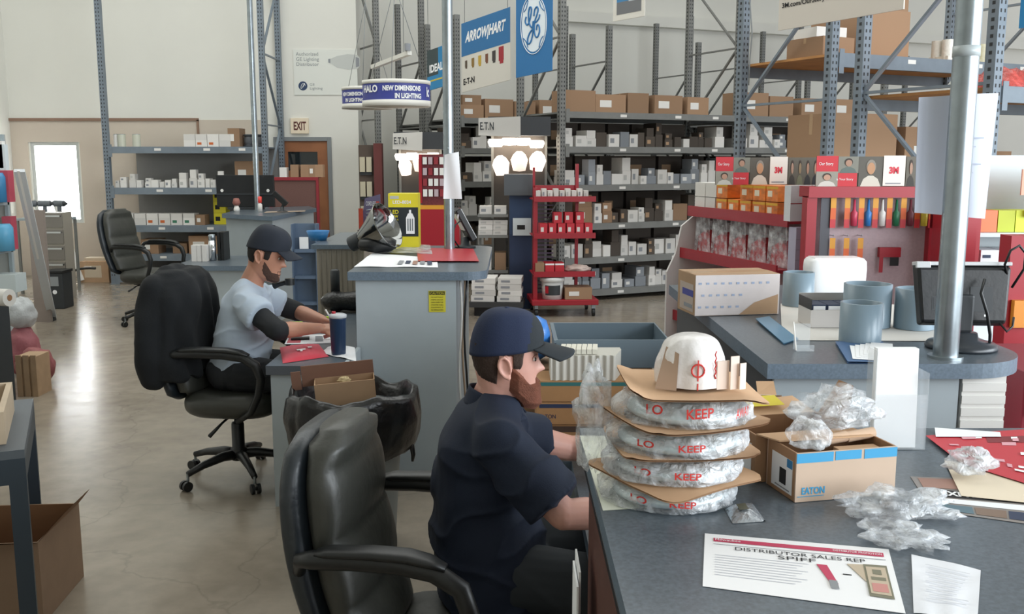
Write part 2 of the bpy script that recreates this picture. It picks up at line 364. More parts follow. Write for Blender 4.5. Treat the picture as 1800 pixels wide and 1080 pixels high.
# its low desk in front-left
r = T('work_desk', 'low desk with pale grey end panel where the man in grey works', 'desk')
d2 = rounded_rect(-1.205, c2x0-.002, 4.63, 6.5, (0,0,0,0)); slab(d2, .73, r, edge=mat('desk_edge', '#50555c', .5))
MB().box(-1.19, c2x0+.06, 4.66, 4.68, 0, .685, M_panel).obj('end_panel', r)
MB().box(c2x0, c2x0+.02, 4.68, 5.11, 0, .73, M_panel).obj('modesty_panel', r)
# --- far counter with the pole
r = T('service_counter', 'far grey counter block standing before the brown exit door', 'counter')
f0 = aZ(390, 376, CH); f1 = aZ(478, 381, CH); f2 = aZ(556, 366, CH)
P = [(f0.x, f0.y), (f1.x, f1.y), (f2.x, f2.y), (f2.x-.2, f2.y+.5), (f0.x-.1, f0.y+1.2)]
slab(P, CH, r)
cxm = sum(p[0] for p in P)/5; cym = sum(p[1] for p in P)/5
Q = [(cxm+(x-cxm)*.93, cym+(y-cym)*.93) for x, y in P]
MB().prism(Q, 0, CH-ST, M_panel).obj('cabinet', r)
# lower desk top in front of it
r = T('work_desk', 'low dark topped desk behind the empty far chair', 'desk')
g0 = aZ(300, 468, .73); g1 = aZ(440, 468, .73)
slab([(g0.x, g0.y), (g1.x, g1.y), (g1.x+.05, g1.y+1.0), (g0.x, g0.y+1.0)], .73, r)
MB().box(g0.x+.03, g1.x-.03, g0.y+.06, g0.y+.08, 0, .685, M_panel).obj('front_panel', r)
MB().box(g0.x+.03, g0.x+.05, g0.y+.08, g0.y+.95, 0, .685, M_panel).obj('side_panel', r)
# --- poles
def pole(loc, r_, label, h=8.4):
    t = T('power_pole', label, 'pole', loc)
    MB().cyl((0,0,.008), (0,0,h-loc[2]), r_, M_steel, n=24).obj('conduit', t)
    MB().cyl((0,0,0), (0,0,.008), r_*1.4, M_steel, n=24).obj('floor_flange', t)
    return t
pole((1.302, 2.85, CH), .036, 'thick galvanised steel conduit pole rising from the near right counter')
pole((-.41, 6.33, CH), .034, 'galvanised steel conduit pole rising from the middle counter beside the LED box')
pole((-2.96, 11.3, CH), .032, 'thin galvanised pole rising from the far counter block')
# ================================================================= RACKS
ORD = ['first','second','third','fourth','fifth','sixth','seventh','eighth','ninth','tenth','eleventh','twelfth','thirteenth','fourteenth','fifteenth','sixteenth','seventeenth','eighteenth','nineteenth','twentieth','twenty-first','twenty-second','twenty-third','twenty-fourth','twenty-fifth','twenty-sixth','twenty-seventh','twenty-eighth','twenty-ninth','thirtieth']
def post_mb(h, m, w=.075, holes=True, hn=None):
    b = MB(); t = w/2
    b.box(-t, t, -t, -t+.004, 0, h, m).box(-t, -t+.004, -t+.004, t, 0, h, m).box(t-.004, t, -t+.004, t, 0, h, m)
    b.box(-t*1.3, t*1.3, -t*1.3, t*1.6, 0, .008, m)
    if holes:
        z = .12; dz_ = .05
        while z < min(h, hn or h)-.05:
            for sx in (-.018, .018): b.box(sx-.006, sx+.006, -t-.001, -t+.0002, z, z+.022, M_rackd)
            b.box(-t-.001, -t+.0002, -.01, .012, z, z+.022, M_rackd)
            z += dz_
    return b
def rack(label, org, ang, bays, depth, h, levels, m, deck=None, beam_h=.075, braces=True, nobackleft=False, tall=None, label_tags=True, skip_beams=()):
    t = T('pallet_rack', label, 'rack', (org[0], org[1], 0), ang)
    xs = [0]
    for bl in bays: xs.append(xs[-1]+bl)
    pm = post_mb(h, m)
    first = None
    for i, x in enumerate(xs):
        for yy in (0, depth):
            if nobackleft and x == 0 and yy: continue
            if first is None: first = pm.obj('upright', t); o = first
            else: o = first.copy(); COL.objects.link(o)
            o.location = (x, yy, 0)
        if braces and not (nobackleft and x == 0):
            b = MB(); z = .3; up = True; k = 0
            while z < h-.1:
                b.beam((x, .0, z), (x, depth, z), .03, .02, m)
                if z+.95 < h-.1: b.beam((x, .02 if k % 2 else depth-.02, z), (x, depth-.02 if k % 2 else .02, z+.95), .032, .02, m)
                z += .95; k += 1
            b.obj('brace', t)
    for i in range(len(bays)):
        for j, z in enumerate(levels):
            if (i, j) in skip_beams: continue
            b = MB(); x0, x1 = xs[i]+.038, xs[i+1]-.038
            b.box(x0, x1, -.045, -.005, z-beam_h, z, m); b.box(x0, x1, depth+.005, depth+.045, z-beam_h, z, m)
            b.box(x0, x0+.05, -.05, -.045, z-beam_h-.05, z+.03, m)
            if label_tags:
                for fx in (.3, .62, .85): b.box(x0+fx*(x1-x0), x0+fx*(x1-x0)+.09, -.047, -.045, z-.055, z-.022, M_white)
            b.obj('beam', t)
            MB().box(x0, x1, -.005, depth+.005, z-.02, z, deck or m).obj('shelf_deck', t)
    return t, xs
# unit cartons (scaled per object)
def unit_carton(name, m, lab=None, seam=None, stripe=None):
    b = MB(); b.box(-.5, .5, -.5, .5, 0, 1, m)
    if seam: b.box(-.5, .5, -.035, .035, 1, 1.004, seam); b.box(-.501, -.5, -.035, .035, .72, 1, seam)
    if lab: b.box(-.36, .02, -.506, -.5, .3, .68, lab)
    if stripe: b.box(-.502, .502, -.503, -.5, .8, .95, stripe)
    me = b.mesh(name); return me
M_cw = mat('white_carton_card', '#dad7d2', .75, rnd=.12); M_cg = mat('grey_carton_card', '#8b9096', .7, rnd=.2)
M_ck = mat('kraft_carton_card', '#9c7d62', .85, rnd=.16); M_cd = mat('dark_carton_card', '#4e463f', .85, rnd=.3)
CM = dict(
    white=[unit_carton('c', M_cw), unit_carton('c', M_cw, M_gink), unit_carton('c', M_cw, mat('pale_label', '#b9b8b4', .7))],
    kraft=[unit_carton('c', M_ck, M_white, M_tape), unit_carton('c', M_ck, None, M_tape), unit_carton('c', M_ck, M_white)],
    grey=[unit_carton('c', M_cg), unit_carton('c', M_cg, M_white)],
    dark=[unit_carton('c', M_cd), unit_carton('c', M_cd, M_kraft)],
    red=[unit_carton('c', mat('red_carton_card', '#c22634', .5), M_white), unit_carton('c', mat('red_carton_card', '#c22634', .5), None, None, M_wht)],
    blackbin=[unit_carton('c', mat('black_bin', '#26272a', .5), M_dark)],
    yellow=[unit_carton('c', M_yel, M_ink)],
    green=[unit_carton('c', M_cw, mat('green_print', '#3f7a5e', .6))], orange=[unit_carton('c', M_cw, mat('orange_print', '#c9662f', .6))],
)
def carton(kind, W, loc, dims, rz, label, group=None, cat='box', name=None, v=None):
    me = CM[kind][random.randrange(len(CM[kind])) if v is None else v]
    o = bpy.data.objects.new(name or {'white': 'white_carton', 'kraft': 'cardboard_box', 'grey': 'grey_carton', 'dark': 'dark_carton', 'red': 'red_carton', 'blackbin': 'stock_bin', 'yellow': 'yellow_carton'}.get(kind, 'printed_carton'), me)
    COL.objects.link(o); M = W @ Tr(0, 0, .0012 if loc[2] not in (0,) else 0) @ Tr(*loc) @ Matrix.Rotation(rz, 4, 'Z')
    o.location = M.to_translation(); o.rotation_euler = M.to_euler(); o.scale = dims
    return tag(o, label, cat, group)
CNAME = dict(white='white carton', kraft='brown cardboard box', grey='grey carton', dark='dark carton', red='red carton', blackbin='black stock bin')
def stock(W, x0, x1, z, depth, clear, shelf, kinds, wr=(.09,.2), hr=(.08,.2), pstack=.45, gap=.03, yoff=.02, back=True, dr=(.15,.3)):
    g = 'cartons on the '+shelf; x = x0+.03; n = 0; cnt = {}
    while True:
        kd = random.choice(kinds); wd = random.uniform(*wr); hh = random.uniform(*hr); dd = random.uniform(*dr)
        if kd == 'kraft': wd *= 1.35; hh *= 1.15
        if x+wd > x1-.03: break
        hh = min(hh, clear-.02); cnt[kd] = cnt.get(kd, 0)+1; i = min(cnt[kd]-1, 29)
        yy = yoff+dd/2+random.uniform(0, .05); a = random.uniform(-.012, .012)
        st = random.random() < pstack and hh*1.9 < clear
        pos = 'lower ' if st else ''
        carton(kd, W, (x+wd/2, yy, z), (wd*.97, dd, hh), a, f'{ORD[i]} {pos}{CNAME[kd]} from left, {shelf}', g)
        if st:
            h2 = min(hh*random.uniform(.7, 1), clear-hh-.01)
            carton(kd, W, (x+wd/2, yy, z+hh+.001), (wd*random.uniform(.7, .95), dd*.95, h2), a+random.uniform(-.03,.03), f'upper {CNAME[kd]} stacked {ORD[i]} from left, {shelf}', g)
        x += wd+random.choice([.005, .01, gap, gap*2.5]); n += 1
    if back:
        x = x0+.05; i = 0
        while x < x1-.35:
            wd = random.uniform(.32, .5); wd = min(wd, x1-.05-x)
            carton('dark', W, (x+wd/2, depth-.32, z), (wd*.96, .42, min(clear-.03, .36)), 0, f'{ORD[i]} rear dark carton from left, {shelf}', 'large cartons at the back of the '+shelf); i += 1  # back row coloured dark to stand for the shade between the front boxes
            x += wd+.03
def WM(org, ang): return Tr(org[0], org[1], 0) @ Matrix.Rotation(ang, 4, 'Z')
# --- long middle rack
LV = [.13, .53, .95, 1.42, 1.88, 2.29]
OM = (.584, 11.67)
rack('long grey steel rack full of small white cartons behind the red merchandiser', OM, ANG, [2.62, 2.62], 1.07, 5.6, LV, M_rack)
WMm = WM(OM, ANG)
nm = ['bottom shelf', 'second shelf up', 'third shelf up', 'fourth shelf up', 'fifth shelf up', 'top shelf']
for j, z in enumerate(LV):
    clear = (LV[j+1]-.08-z) if j < 5 else 1
    for i in (0, 1):
        bay = ["long rack's left bay", "long rack's right bay"][i]
        sh = nm[j]+', '+bay; x0 = .04+2.62*i; x1 = 2.58+2.62*i
        if i == 1 and j < 3: continue
        if j == 5:
            stock(WMm, x0, x1, z, 1.07, .5, sh, ['kraft'], (.22, .36), (.14, .27), .1, .06, back=False, dr=(.3, .45))
        else:
            ks = {0: ['white','white','white','grey'], 1: ['white','white','white','dark'], 2: ['white','dark','kraft','dark','white'], 3: ['white','white','white','grey'], 4: ['white','white','grey','white','dark']}[j]
            stock(WMm, x0, x1, z, 1.07, clear, sh, ks, (.09,.17), (.09,.19), .65, .015)
# --- rear rack row
OL = (-.75, 13.45)
rack('rear grey steel rack row with tall bare frames above its stock', OL, ANG, [2.42, 2.42, 2.42, 2.42], 1.07, 3.65, LV, M_rack, label_tags=False)
WL = WM(OL, ANG)
for j, z in enumerate(LV):
    clear = (LV[j+1]-.08-z) if j < 5 else 1
    sh = nm[j]+', rear rack by middle pole'
    if j == 5: stock(WL, .04, 1.75, z, 1.07, .6, sh, ['kraft'], (.2, .34), (.15, .32), .2, .05, back=False, dr=(.3,.45))
    else: stock(WL, .04, 1.9, z, 1.07, clear, sh, ['white','white','dark','kraft'] if j < 3 else ['white','white','white','dark'], (.09,.18), (.1,.2), .6, .015)
OK_ = (OL[0]-UY*1.3, OL[1]+UX*1.3)
rack('rearmost tall steel rack frames close to the white wall', OK_, ANG, [2.42, 2.42, 2.42], 1.0, 4.1, [2.26], M_rack, label_tags=False)
# single tall frame beside the door
t = T('rack_frame', 'tall narrow steel rack frame standing right of the exit door', 'rack', (-1.93, 14.15, 0), ANG)
pf = post_mb(6.2, M_rack).obj('upright', t); pb = pf.copy(); COL.objects.link(pb); pb.location = (0, .85, 0)
b = MB(); z = .2; k = 0
while z < 6:
    b.beam((0,.03,z),(0,.82,z),.03,.02,M_rack); b.beam((0,.03 if k%2 else .82,z),(0,.82 if k%2 else .03,min(z+1.0,6.1)),.03,.02,M_rack); z += 1.05; k += 1
b.obj('brace', t)
# --- two near racks on the right with plywood decks
M_ply = mat('plywood_deck', '#b98550', .75, var=.12, vscale=7)
ON1 = (2.52, 7.84)
rack('blue-grey rack with plywood decks behind the red display, farther of the two', ON1, ANG, [2.6], 1.07, 5.6, [.6, 1.5, 2.56], M_rackb, deck=M_ply, beam_h=.11)
ON2 = (2.99, 6.16)
rack('blue-grey rack with a plywood deck nearest to the right pole', ON2, ANG, [2.6], 1.07, 5.4, [2.18], M_rackb, deck=M_ply, beam_h=.1)
WN1 = WM(ON1, ANG); WN2 = WM(ON2, ANG)
carton('kraft', WN1, (.28, .42, 2.56), (.36,.4,.16), .05, 'flat brown cardboard box at the left end of the upper plywood deck', v=1)
carton('white', WN1, (.27, .42, 2.722), (.3,.3,.08), -.1, 'small white box lying on the brown box on the upper plywood deck', v=0)
carton('kraft', WN1, (.85, .55, 2.56), (.6,.55,.42), 0, 'large brown cardboard box under the white banner on the upper plywood deck', v=1)
carton('kraft', WN1, (.9, .55, 2.983), (.5,.5,.35), .06, 'brown cardboard box standing on the large one below the white banner', v=1)
carton('kraft', WN1, (.5, .35, 1.5), (.7,.55,.6), 0, 'very large brown cardboard box behind the second display header', v=1)
carton('kraft', WN1, (1.3, .35, 1.5), (.75,.6,.5), 0, 'large brown cardboard box with a blue edge behind the hanging papers', v=0)
for i in range(3):
    carton('kraft', WN1, (2.05+.0*i, .35, 1.5+.0), (.6,.5,.3), 0, 'brown cardboard box at the right of the row behind the hanging papers', v=0) if i == 0 else None
# shrink-wrapped white bundles on the upper deck
M_wrap = mat('shrink_wrapped_white', '#dcdcd4', .3, var=.08, vscale=30, bump=.3)
def bundle(W, x, y, z, n, label, c=M_wrap):
    b = MB()
    for i in range(n):
        for j in range(2): b.cyl((x+i*.11, y+j*.11, z), (x+i*.11, y+j*.11, z+.2), .054, c, n=12)
    b.box(x-.05, x+(n-1)*.11+.05, y-.045, y+.155, z+.02, z+.06, c)
    W = Tr(0,0,.0015) @ W; o = b.obj('wrapped_roll_bundle'); o.matrix_world = W; return tag(o, label, 'wrapped rolls', 'shrink wrapped bundles on the upper plywood deck')
bundle(WN1, 1.55, .2, 2.56, 3, 'shrink wrapped bundle of white rolls left of the right pole on the upper deck')
bundle(WN1, 2.0, .3, 2.56, 3, 'lower shrink wrapped roll bundle next to the right pole on the upper deck', mat('shrink_wrapped_cream', '#c9c6a9', .35, var=.1, vscale=30, bump=.3))
for i, (x, c_, l) in enumerate([(.35, 'clear glass', 'crumpled clear wrapped parts bag at the left of the lower plywood deck'), (.75, 'x', 'dark green parts bag on the lower plywood deck')]):
    b = MB(); mm = mat('bag_clear', '#b9bdb8', .3, bump=.5) if i == 0 else mat('bag_dark', '#3f4a3a', .4, bump=.5)
    b.grid(lambda u, v: (x+u*.3, .48+v*.25, 2.18+.11*math.sin(PI*u)**.5*math.sin(PI*v)**.5*(1+.35*wob((u*3+x, v*3, i)))), 14, 10, mm)
    b.box(x+.02, x+.28, .5, .71, 2.18, 2.19, mm)
    o = b.obj('parts_bag'); o.matrix_world = Tr(0,0,.002) @ WN2; tag(o, l, 'bag')
M_redbag = plastic_film('red_parts_film', '#d85a52', .25)
for i, (x, yy, w_, h_) in enumerate([(.14, -.0, .40, .11), (.62, -.02, .5, .17), (1.2, -.02, .55, .18)]):
    b = MB(); rb = mat('red_caps', '#c8504a', .5, var=.2, vscale=60, bump=.5, bscale=90)
    b.grid(lambda u, v: (x+u*w_, yy+v*.4, 2.182+h_*(math.sin(PI*u)*math.sin(PI*v))**.45*(1+.3*wob((u*4+x*3, v*4, i)))), 20, 12, rb)
    b.grid(lambda u, v: (x-.02+u*(w_+.04), yy-.02+v*.44, 2.182+(h_+.012)*(math.sin(PI*u)*math.sin(PI*v))**.4*(1+.4*wob((u*6+x*3, v*6, i+5)))), 24, 14, M_redbag)
    o = b.obj('parts_bag'); o.matrix_world = Tr(0,0,.002) @ WN2
    tag(o, ['clear bag of red parts spilling over the left end of the plywood deck', 'bulging clear bag of red parts just behind the right pole', 'bulging clear bag of red parts at the right edge of the photo'][i], 'bag', 'clear bags of red parts')
# --- far left shelf unit on the back wall
sx0 = aY(190, 300, 13.45).x; sx1 = aY(466, 250, 13.45).x
LS = [.12, .42, .82, 1.34, 1.90]
t, xs = rack('wide grey shelf unit on the tan back wall left of the exit door', (sx0, 13.45), 0, [sx1-sx0], .95, 5.8, LS, M_rackb, beam_h=.09, nobackleft=True)
MB().box(.04, sx1-sx0-.04, .93, .945, .12, 1.88, mat('shelf_back_sheet', '#8d8b88', .7)).obj('back_sheet', t)
WS = Tr(sx0, 13.45, 0)
def sx(px, z): return aY(px, 300, 13.55).x-sx0
ws = 'top shelf of the tan wall unit'
for i, px_ in enumerate([207, 217, 243]):
    o = MB().cyl((0,0,0), (0,0,.165), .055 if i else .03, [M_white, mat('cream_can', '#c8c9b8', .4), mat('cream_can', '#c8c9b8', .4)][i], n=20).cyl((0,0,.165), (0,0,.172), .05 if i else .026, M_steel, n=20).obj('can')
    o.location = (aY(px_, 300, 13.6).x, 13.6, 1.9015); tag(o, ['thin white tube standing leftmost on the '+ws, 'cream can right beside the white tube on the '+ws, 'cream can standing alone on the '+ws][i], 'can')
for i in range(4):
    xx = sx(338+i*20.5, 0)
    carton(['white','orange','orange','white'][i] if i in (1,2) else 'white', WS, (xx, .15, 1.90), (.155,.22,.085), 0, f'{ORD[i]} lower coloured-base box, {ws}', 'coloured boxes on the top wall shelf', v=0)
    carton('white', WS, (xx, .15, 1.985), (.155,.22,.085), 0, f'{ORD[i]} upper coloured-base box, {ws}', 'coloured boxes on the top wall shelf', v=0)
carton('kraft', WS, (sx(415,0), .2, 1.90), (.16,.3,.25), 0, 'brown cardboard box beside the dark reels on the '+ws, v=0)
for i, px_ in enumerate([441, 461]):
    t = T('cable_reel', ['dark cable reel behind the pole on the '+ws, 'dark cable reel nearest the door on the '+ws][i], 'reel', (aY(px_, 300, 13.7).x, 13.65, 1.9015))
    MB().lathe([(.07,0),(.075,.02),(.055,.03),(.055,.14),(.075,.15),(.07,.17)], mat('dark_reel', '#3c4045', .5), n=20).obj('flange', t); MB().lathe([(.057,.031),(.066,.05),(.066,.12),(.057,.139)], mat('dark_wire', '#55585c', .6), n=20, caps=False).obj('wire', t)
stock(WS, sx(200,0), sx(385,0), 1.34, .9, .4, 'second tan wall shelf', ['white'], (.06,.11), (.05,.13), .55, .015, back=False, dr=(.1,.15))
for i in range(6):
    xx = sx(222+i*21.5, 0); k = ['white','white','orange','orange','green','green'][i]
    carton(k, WS, (xx, .16, .82), (.158,.22,.1), 0, f'{ORD[i]} white box with {["pink","pink","orange","orange","green","green"][i]} print from the left on the third shelf down', 'printed boxes on the third wall shelf', v=0)
    carton('white', WS, (xx, .16, .92), (.155,.22,.06), 0, f'{ORD[i]} flat white box lying on the printed boxes on the third shelf down', 'printed boxes on the third wall shelf', v=0)
carton('kraft', WS, (sx(349,0), .17, .82), (.13,.2,.14), 0, 'small brown box at the end of the printed boxes on the tan wall unit', v=0)
for i in range(3): carton('yellow', WS, (sx(379,0), .3, .82+i*.163), (.17,.2,.16), 0, ['lowest','middle','topmost'][i]+' yellow carton stacked behind the black backed screen', 'yellow cartons behind the black screen')
carton('kraft', WS, (sx(430,0), .35, 1.34), (.3,.4,.36), 0, 'brown cardboard box with red lettering by the door frame on the wall unit', v=0)
carton('kraft', WS, (sx(355,0), .2, .42), (.42,.35,.25), 0, 'large brown box with white labels on the lowest wall shelf', v=0)
carton('kraft', WS, (sx(258,0), .2, .42), (.24,.3,.2), 0, 'brown box with a white label behind the empty far chair', v=0)
carton('kraft', WS, (sx(309,0), .25, .42), (.2,.3,.14), 0, 'low brown box between the two labelled boxes on the wall unit', v=1)
# ================================================================= CHAIRS
M_leather = mat('black_blue_leather', '#20272d', .38, bump=.25, bscale=28, spec=.6)
M_leather2 = mat('sheen_toned_black_leather', '#3a3b36', .42, bump=.35, bscale=16, spec=.6)  # khaki tone is reflected light put into the cushion colour
M_chairpl = mat('chair_plastic', '#1b1d1e', .42)
def loft(b, rings, m, n=32, e=2.6, M=None):
    """rings: (centre, half vector a, half vector b); closed rounded body"""
    vs = []
    for c, A, B in rings:
        c = Vector(c); A = Vector(A); B = Vector(B)
        for j in range(n):
            t = 2*PI*j/n; ct, st = math.cos(t), math.sin(t)
            vs.append(c+A*(math.copysign(abs(ct)**(2/e), ct))+B*(math.copysign(abs(st)**(2/e), st)))
    k = len(rings)
    fs = [(i*n+j, i*n+(j+1)%n, (i+1)*n+(j+1)%n, (i+1)*n+j) for i in range(k-1) for j in range(n)]
    fs += [tuple(range(n-1,-1,-1)), tuple(range((k-1)*n, k*n))]
    return b.add(vs, fs, m, True, M)
def office_chair(label, loc, rz, seat_z=.52, top_z=1.05, arm_z=.78, recl=.10, alen=0, base_rot=.3, ash=0):
    t = T('office_chair', label, 'chair', loc, rz, None)
    for k in range(5):
        a = base_rot+2*PI*k/5; ca_, sa_ = math.cos(a), math.sin(a)
        b = MB(); b.tube([(.0,0,.13),(.1*ca_,.1*sa_,.135),(.22*ca_,.22*sa_,.115),(.31*ca_,.31*sa_,.088)], [.03,.026,.02,.016], M_chairpl, 10)
        b.cyl((.31*ca_,.31*sa_,.05),(.31*ca_,.31*sa_,.09),.008,M_steel,n=8)
        leg = b.obj('base_leg', t)
        b = MB()
        for s_ in (-1,1):
            o_ = Vector((-sa_, ca_, 0))*.016*s_; c_ = Vector((.31*ca_+.012*ca_,.31*sa_+.012*sa_,.027)); b.cyl(c_+o_*.45, c_+o_*1.5, .027, M_chairpl, n=16)
        b.cyl(c_-Vector((-sa_,ca_,0))*.02, c_+Vector((-sa_,ca_,0))*.02, .009, M_chairpl, n=10)
        b.obj('caster', leg)
    MB().lathe([(.04,.10),(.045,.12),(.045,.16),(.034,.17),(.034,.30),(.03,.31),(.018,.315),(.018,seat_z-.14)], M_chairpl, n=20).obj('gas_column', t)
    MB().box(-.13,.13,-.08,.08,seat_z-.145,seat_z-.115,M_chairpl).tube([(0,-.07,seat_z-.13),(.0,-.2,seat_z-.14),(-.03,-.30,seat_z-.185)],[.007,.006,.011],M_chairpl,8).obj('tilt_mechanism', t)
    b = MB(); rr = []
    for i in range(9):
        u = i/8; z = seat_z-.115+.125*u; k = 1-.16*abs(2*u-1)**3
        rr.append(((.02,0,z-(.0)), (.26*k,0,0), (0,.255*k,0)))
    loft(b, rr, M_leather2, 36, 3.4)
    o = b.obj('seat', t)
    for v in o.data.vertices:
        x, y = v.co.x, v.co.y
        if v.co.z > seat_z-.02: v.co.z += -.012*math.cos(x*26)*.3-.02*max(0, x-.17)*4*.3
    # backrest: outer shell + inner cushion panels
    H = top_z-seat_z; b = MB(); rr = []
    for i in range(17):
        u = i/16; w_ = .235+.02*math.sin(PI*u)-.06*max(0,(u-.75)/.25)**2; th = .035+.012*math.sin(PI*u)
        k = 1 if .04 < u < .96 else .7
        x = -.235-recl*u-.03*math.sin(PI*u)
        rr.append(((x-.02,0,seat_z-.03+(H+.03)*u), (th*k,0,0), (0,w_*k,0)))
    loft(b, rr, M_leather, 36, 3.0); sh = b.obj('backrest', t)
    segs = [(.03,.30,.05),(.30,.58,.055),(.58,.80,.052),(.78,.985,.06)]
    b = MB(); rr = []; n_ = 40
    for i in range(n_+1):
        u = .02+.97*i/n_; w_ = .215+.018*math.sin(PI*u)-.06*max(0,(u-.75)/.25)**2
        p = abs(math.sin(PI*(u*3.4+.1)))**.5
        k = 1 if .03 < i/n_ < .97 else .75
        x = -.19-recl*u-.03*math.sin(PI*u)
        rr.append(((x+.008*p,0,seat_z-.03+(H+.035)*u+.01), ((.045+.016*p)*k,0,0), (0,w_*k,0)))
    loft(b, rr, M_leather2, 36, 2.8); b.obj('back_cushion', t)
    for s_ in (-1, 1):
        y = .285*s_
        pts = [(-.25,y*.86,arm_z-.05),(-.235,y*.95,arm_z-.01),(-.2,y,arm_z),(-.1,y,arm_z+.006),(.05-alen*.6,y,arm_z+.004),(.16-alen,y,arm_z-.01),(.225-alen,y,arm_z-.05),(.25-alen,y,arm_z-.12),(.235-alen*.8,y,arm_z-.2),(.19,y,seat_z-.06),(.1,y*.85,seat_z-.12)]
        pts = [(x_+ash*(1 if x_ < .2 or z_ > seat_z+.05 else .4), y_, z_) for x_, y_, z_ in pts]; b = MB()
        b.tube(pts, [.016,.02,.024,.026,.026,.026,.025,.023,.021,.018,.015], M_chairpl, 12)
        ar = b.obj('armrest', t)
        b = MB(); loft(b, [((x_+ash,y,arm_z+.020+dz__), (.001,0,.012*k_), (0,.03*k_,0)) for x_, dz__, k_ in [(-.19,0,.6),(-.16,.004,1),(-.05,.008,1.1),(.08-alen*.7,.006,1.1),(.15-alen,-.004,1),(.19-alen,-.018,.6)]], M_chairpl, 20, 2.4); b.obj('arm_pad', ar)
    return t
office_chair('black leather office chair in the foreground behind the man in the navy shirt', (-.165, 2.45, 0), math.radians(-9), .47, 1.04, .775, .10, alen=.06, base_rot=.2, ash=-.075)
ch2 = office_chair('black office chair with a dark jacket draped over it, under the man in grey', (-1.50, 5.13, 0), math.radians(-6), .50, 1.06, .74, .07, base_rot=-2.2)
office_chair('empty high backed black office chair by the tan wall shelf unit', (-3.86, 10.2, 0), math.radians(-16), .56, 1.2, .83, .16, base_rot=1.9)
# ================================================================= PEOPLE
def bake(b, name, parent, vox, smooth=4, fold=None, mats=None):
    o = b.obj('tmp'); r = o.modifiers.new('r', 'REMESH'); r.mode = 'VOXEL'; r.voxel_size = vox; r.use_smooth_shade = True
    s_ = o.modifiers.new('s', 'SMOOTH'); s_.factor = .5; s_.iterations = smooth
    dg = bpy.context.evaluated_depsgraph_get(); dg.update()
    me = bpy.data.meshes.new_from_object(o.evaluated_get(dg)); m0 = b.mats
    bpy.data.objects.remove(o)
    if fold:
        ns = [v.normal.copy() for v in me.vertices]
        for v, n in zip(me.vertices, ns): v.co += n*fold(v.co)
    me.materials.clear()
    for m in (mats or m0): me.materials.append(m)
    me.name = name
    o = bpy.data.objects.new(name, me); COL.objects.link(o)
    for p in me.polygons: p.use_smooth = True
    if parent: o.parent = parent
    return o
LVH = [(-.122,.015,.062,.016),(-.114,-.012,.082,.032),(-.1,-.035,.093,.045),(-.08,-.055,.092,.054),(-.06,-.068,.086,.060),(-.04,-.078,.085,.066),(-.015,-.088,.086,.071),(.015,-.096,.083,.075),(.045,-.100,.089,.077),(.075,-.098,.084,.076),(.1,-.086,.066,.068),(.12,-.062,.04,.05),(.132,-.03,.015,.028),(.137,-.01,.0,.008)]
def hsec(z):
    z = max(LVH[0][0], min(LVH[-1][0], z))
    for a, b_ in zip(LVH, LVH[1:]):
        if z <= b_[0]:
            t = (z-a[0])/(b_[0]-a[0]); t = t*t*(3-2*t)*.5+t*.5
            return [a[i]+(b_[i]-a[i])*t for i in (1,2,3)]
    return LVH[-1][1:]
G = lambda d, s_: math.exp(-(d/s_)**2)
def hp(th, z, off=0):
    xb, xf, w_ = hsec(z); c, s_ = math.cos(th), math.sin(th)
    x0 = -.006; x = x0+((xf-x0) if c > 0 else (x0-xb))*math.copysign(abs(c)**.86, c); y = w_*math.copysign(abs(s_)**.9, s_)
    if c > 0:
        x += .013*G(y,.011)*G(z+.021,.012)+.017*G(y,.0085)*(max(0,min(1,(.040-z)/.055)) if z > -.02 else G(z+.020,.009))+.004*G(abs(y)-.013,.006)*G(z+.022,.008)      # nose
        x += .006*G(y,.02)*(G(z+.056,.006)+G(z+.068,.006))-.003*G(z+.062,.003)*G(y,.022)  # lips
        x -= .010*G(abs(y)-.032,.014)*G(z-.014,.012)                                     # sockets
        x += .004*G(abs(y)-.03,.02)*G(z-.04,.008)
        x += .005*G(y,.018)*G(z+.1,.012)
    n = Vector((x-x0, y, 0)); n = n.normalized() if n.length > 1e-5 else Vector((0,0,1))
    up = max(0, (z-.06)/.08); n = (n*(1-up*.6)+Vector((0,0,up))).normalized()
    return Vector((x, y, z))+n*off
def head_mesh(b, M, m):
    n = 72; zs = [-.122+.259*i/52 for i in range(53)]
    vs = [hp(2*PI*j/n, z) for z in zs for j in range(n)]
    k = len(zs); fs = [(i*n+j, i*n+(j+1)%n, (i+1)*n+(j+1)%n, (i+1)*n+j) for i in range(k-1) for j in range(n)]
    fs += [tuple(range(n-1,-1,-1)), tuple(range((k-1)*n, k*n))]
    b.add(vs, fs, m, True, M)
    for s_ in (-1, 1):
        E_ = M @ Tr(-.012, s_*.079, -.004) @ Matrix.Scale(1.04, 4) @ Matrix.Rotation(-.22, 4, 'Y') @ Matrix.Rotation(s_*.28, 4, 'Z')
        b.ell((0,0,0), (.017,.005,.027), m, 14, 10, E_)
        b.tube([(.012,s_*.004,-.018),(.014,s_*.006,.0),(.012,s_*.008,.018),(.002,s_*.010,.030),(-.010,s_*.011,.026),(-.017,s_*.011,.010),(-.015,s_*.010,-.008),(-.006,s_*.008,-.024),(.006,s_*.006,-.031),(.010,s_*.004,-.026)], [.003,.0035,.004,.005,.005,.005,.0045,.005,.006,.004], m, 8, E_)
        b.ell((.013,s_*.004,-.004), (.004,.004,.006), m, 8, 6, E_)
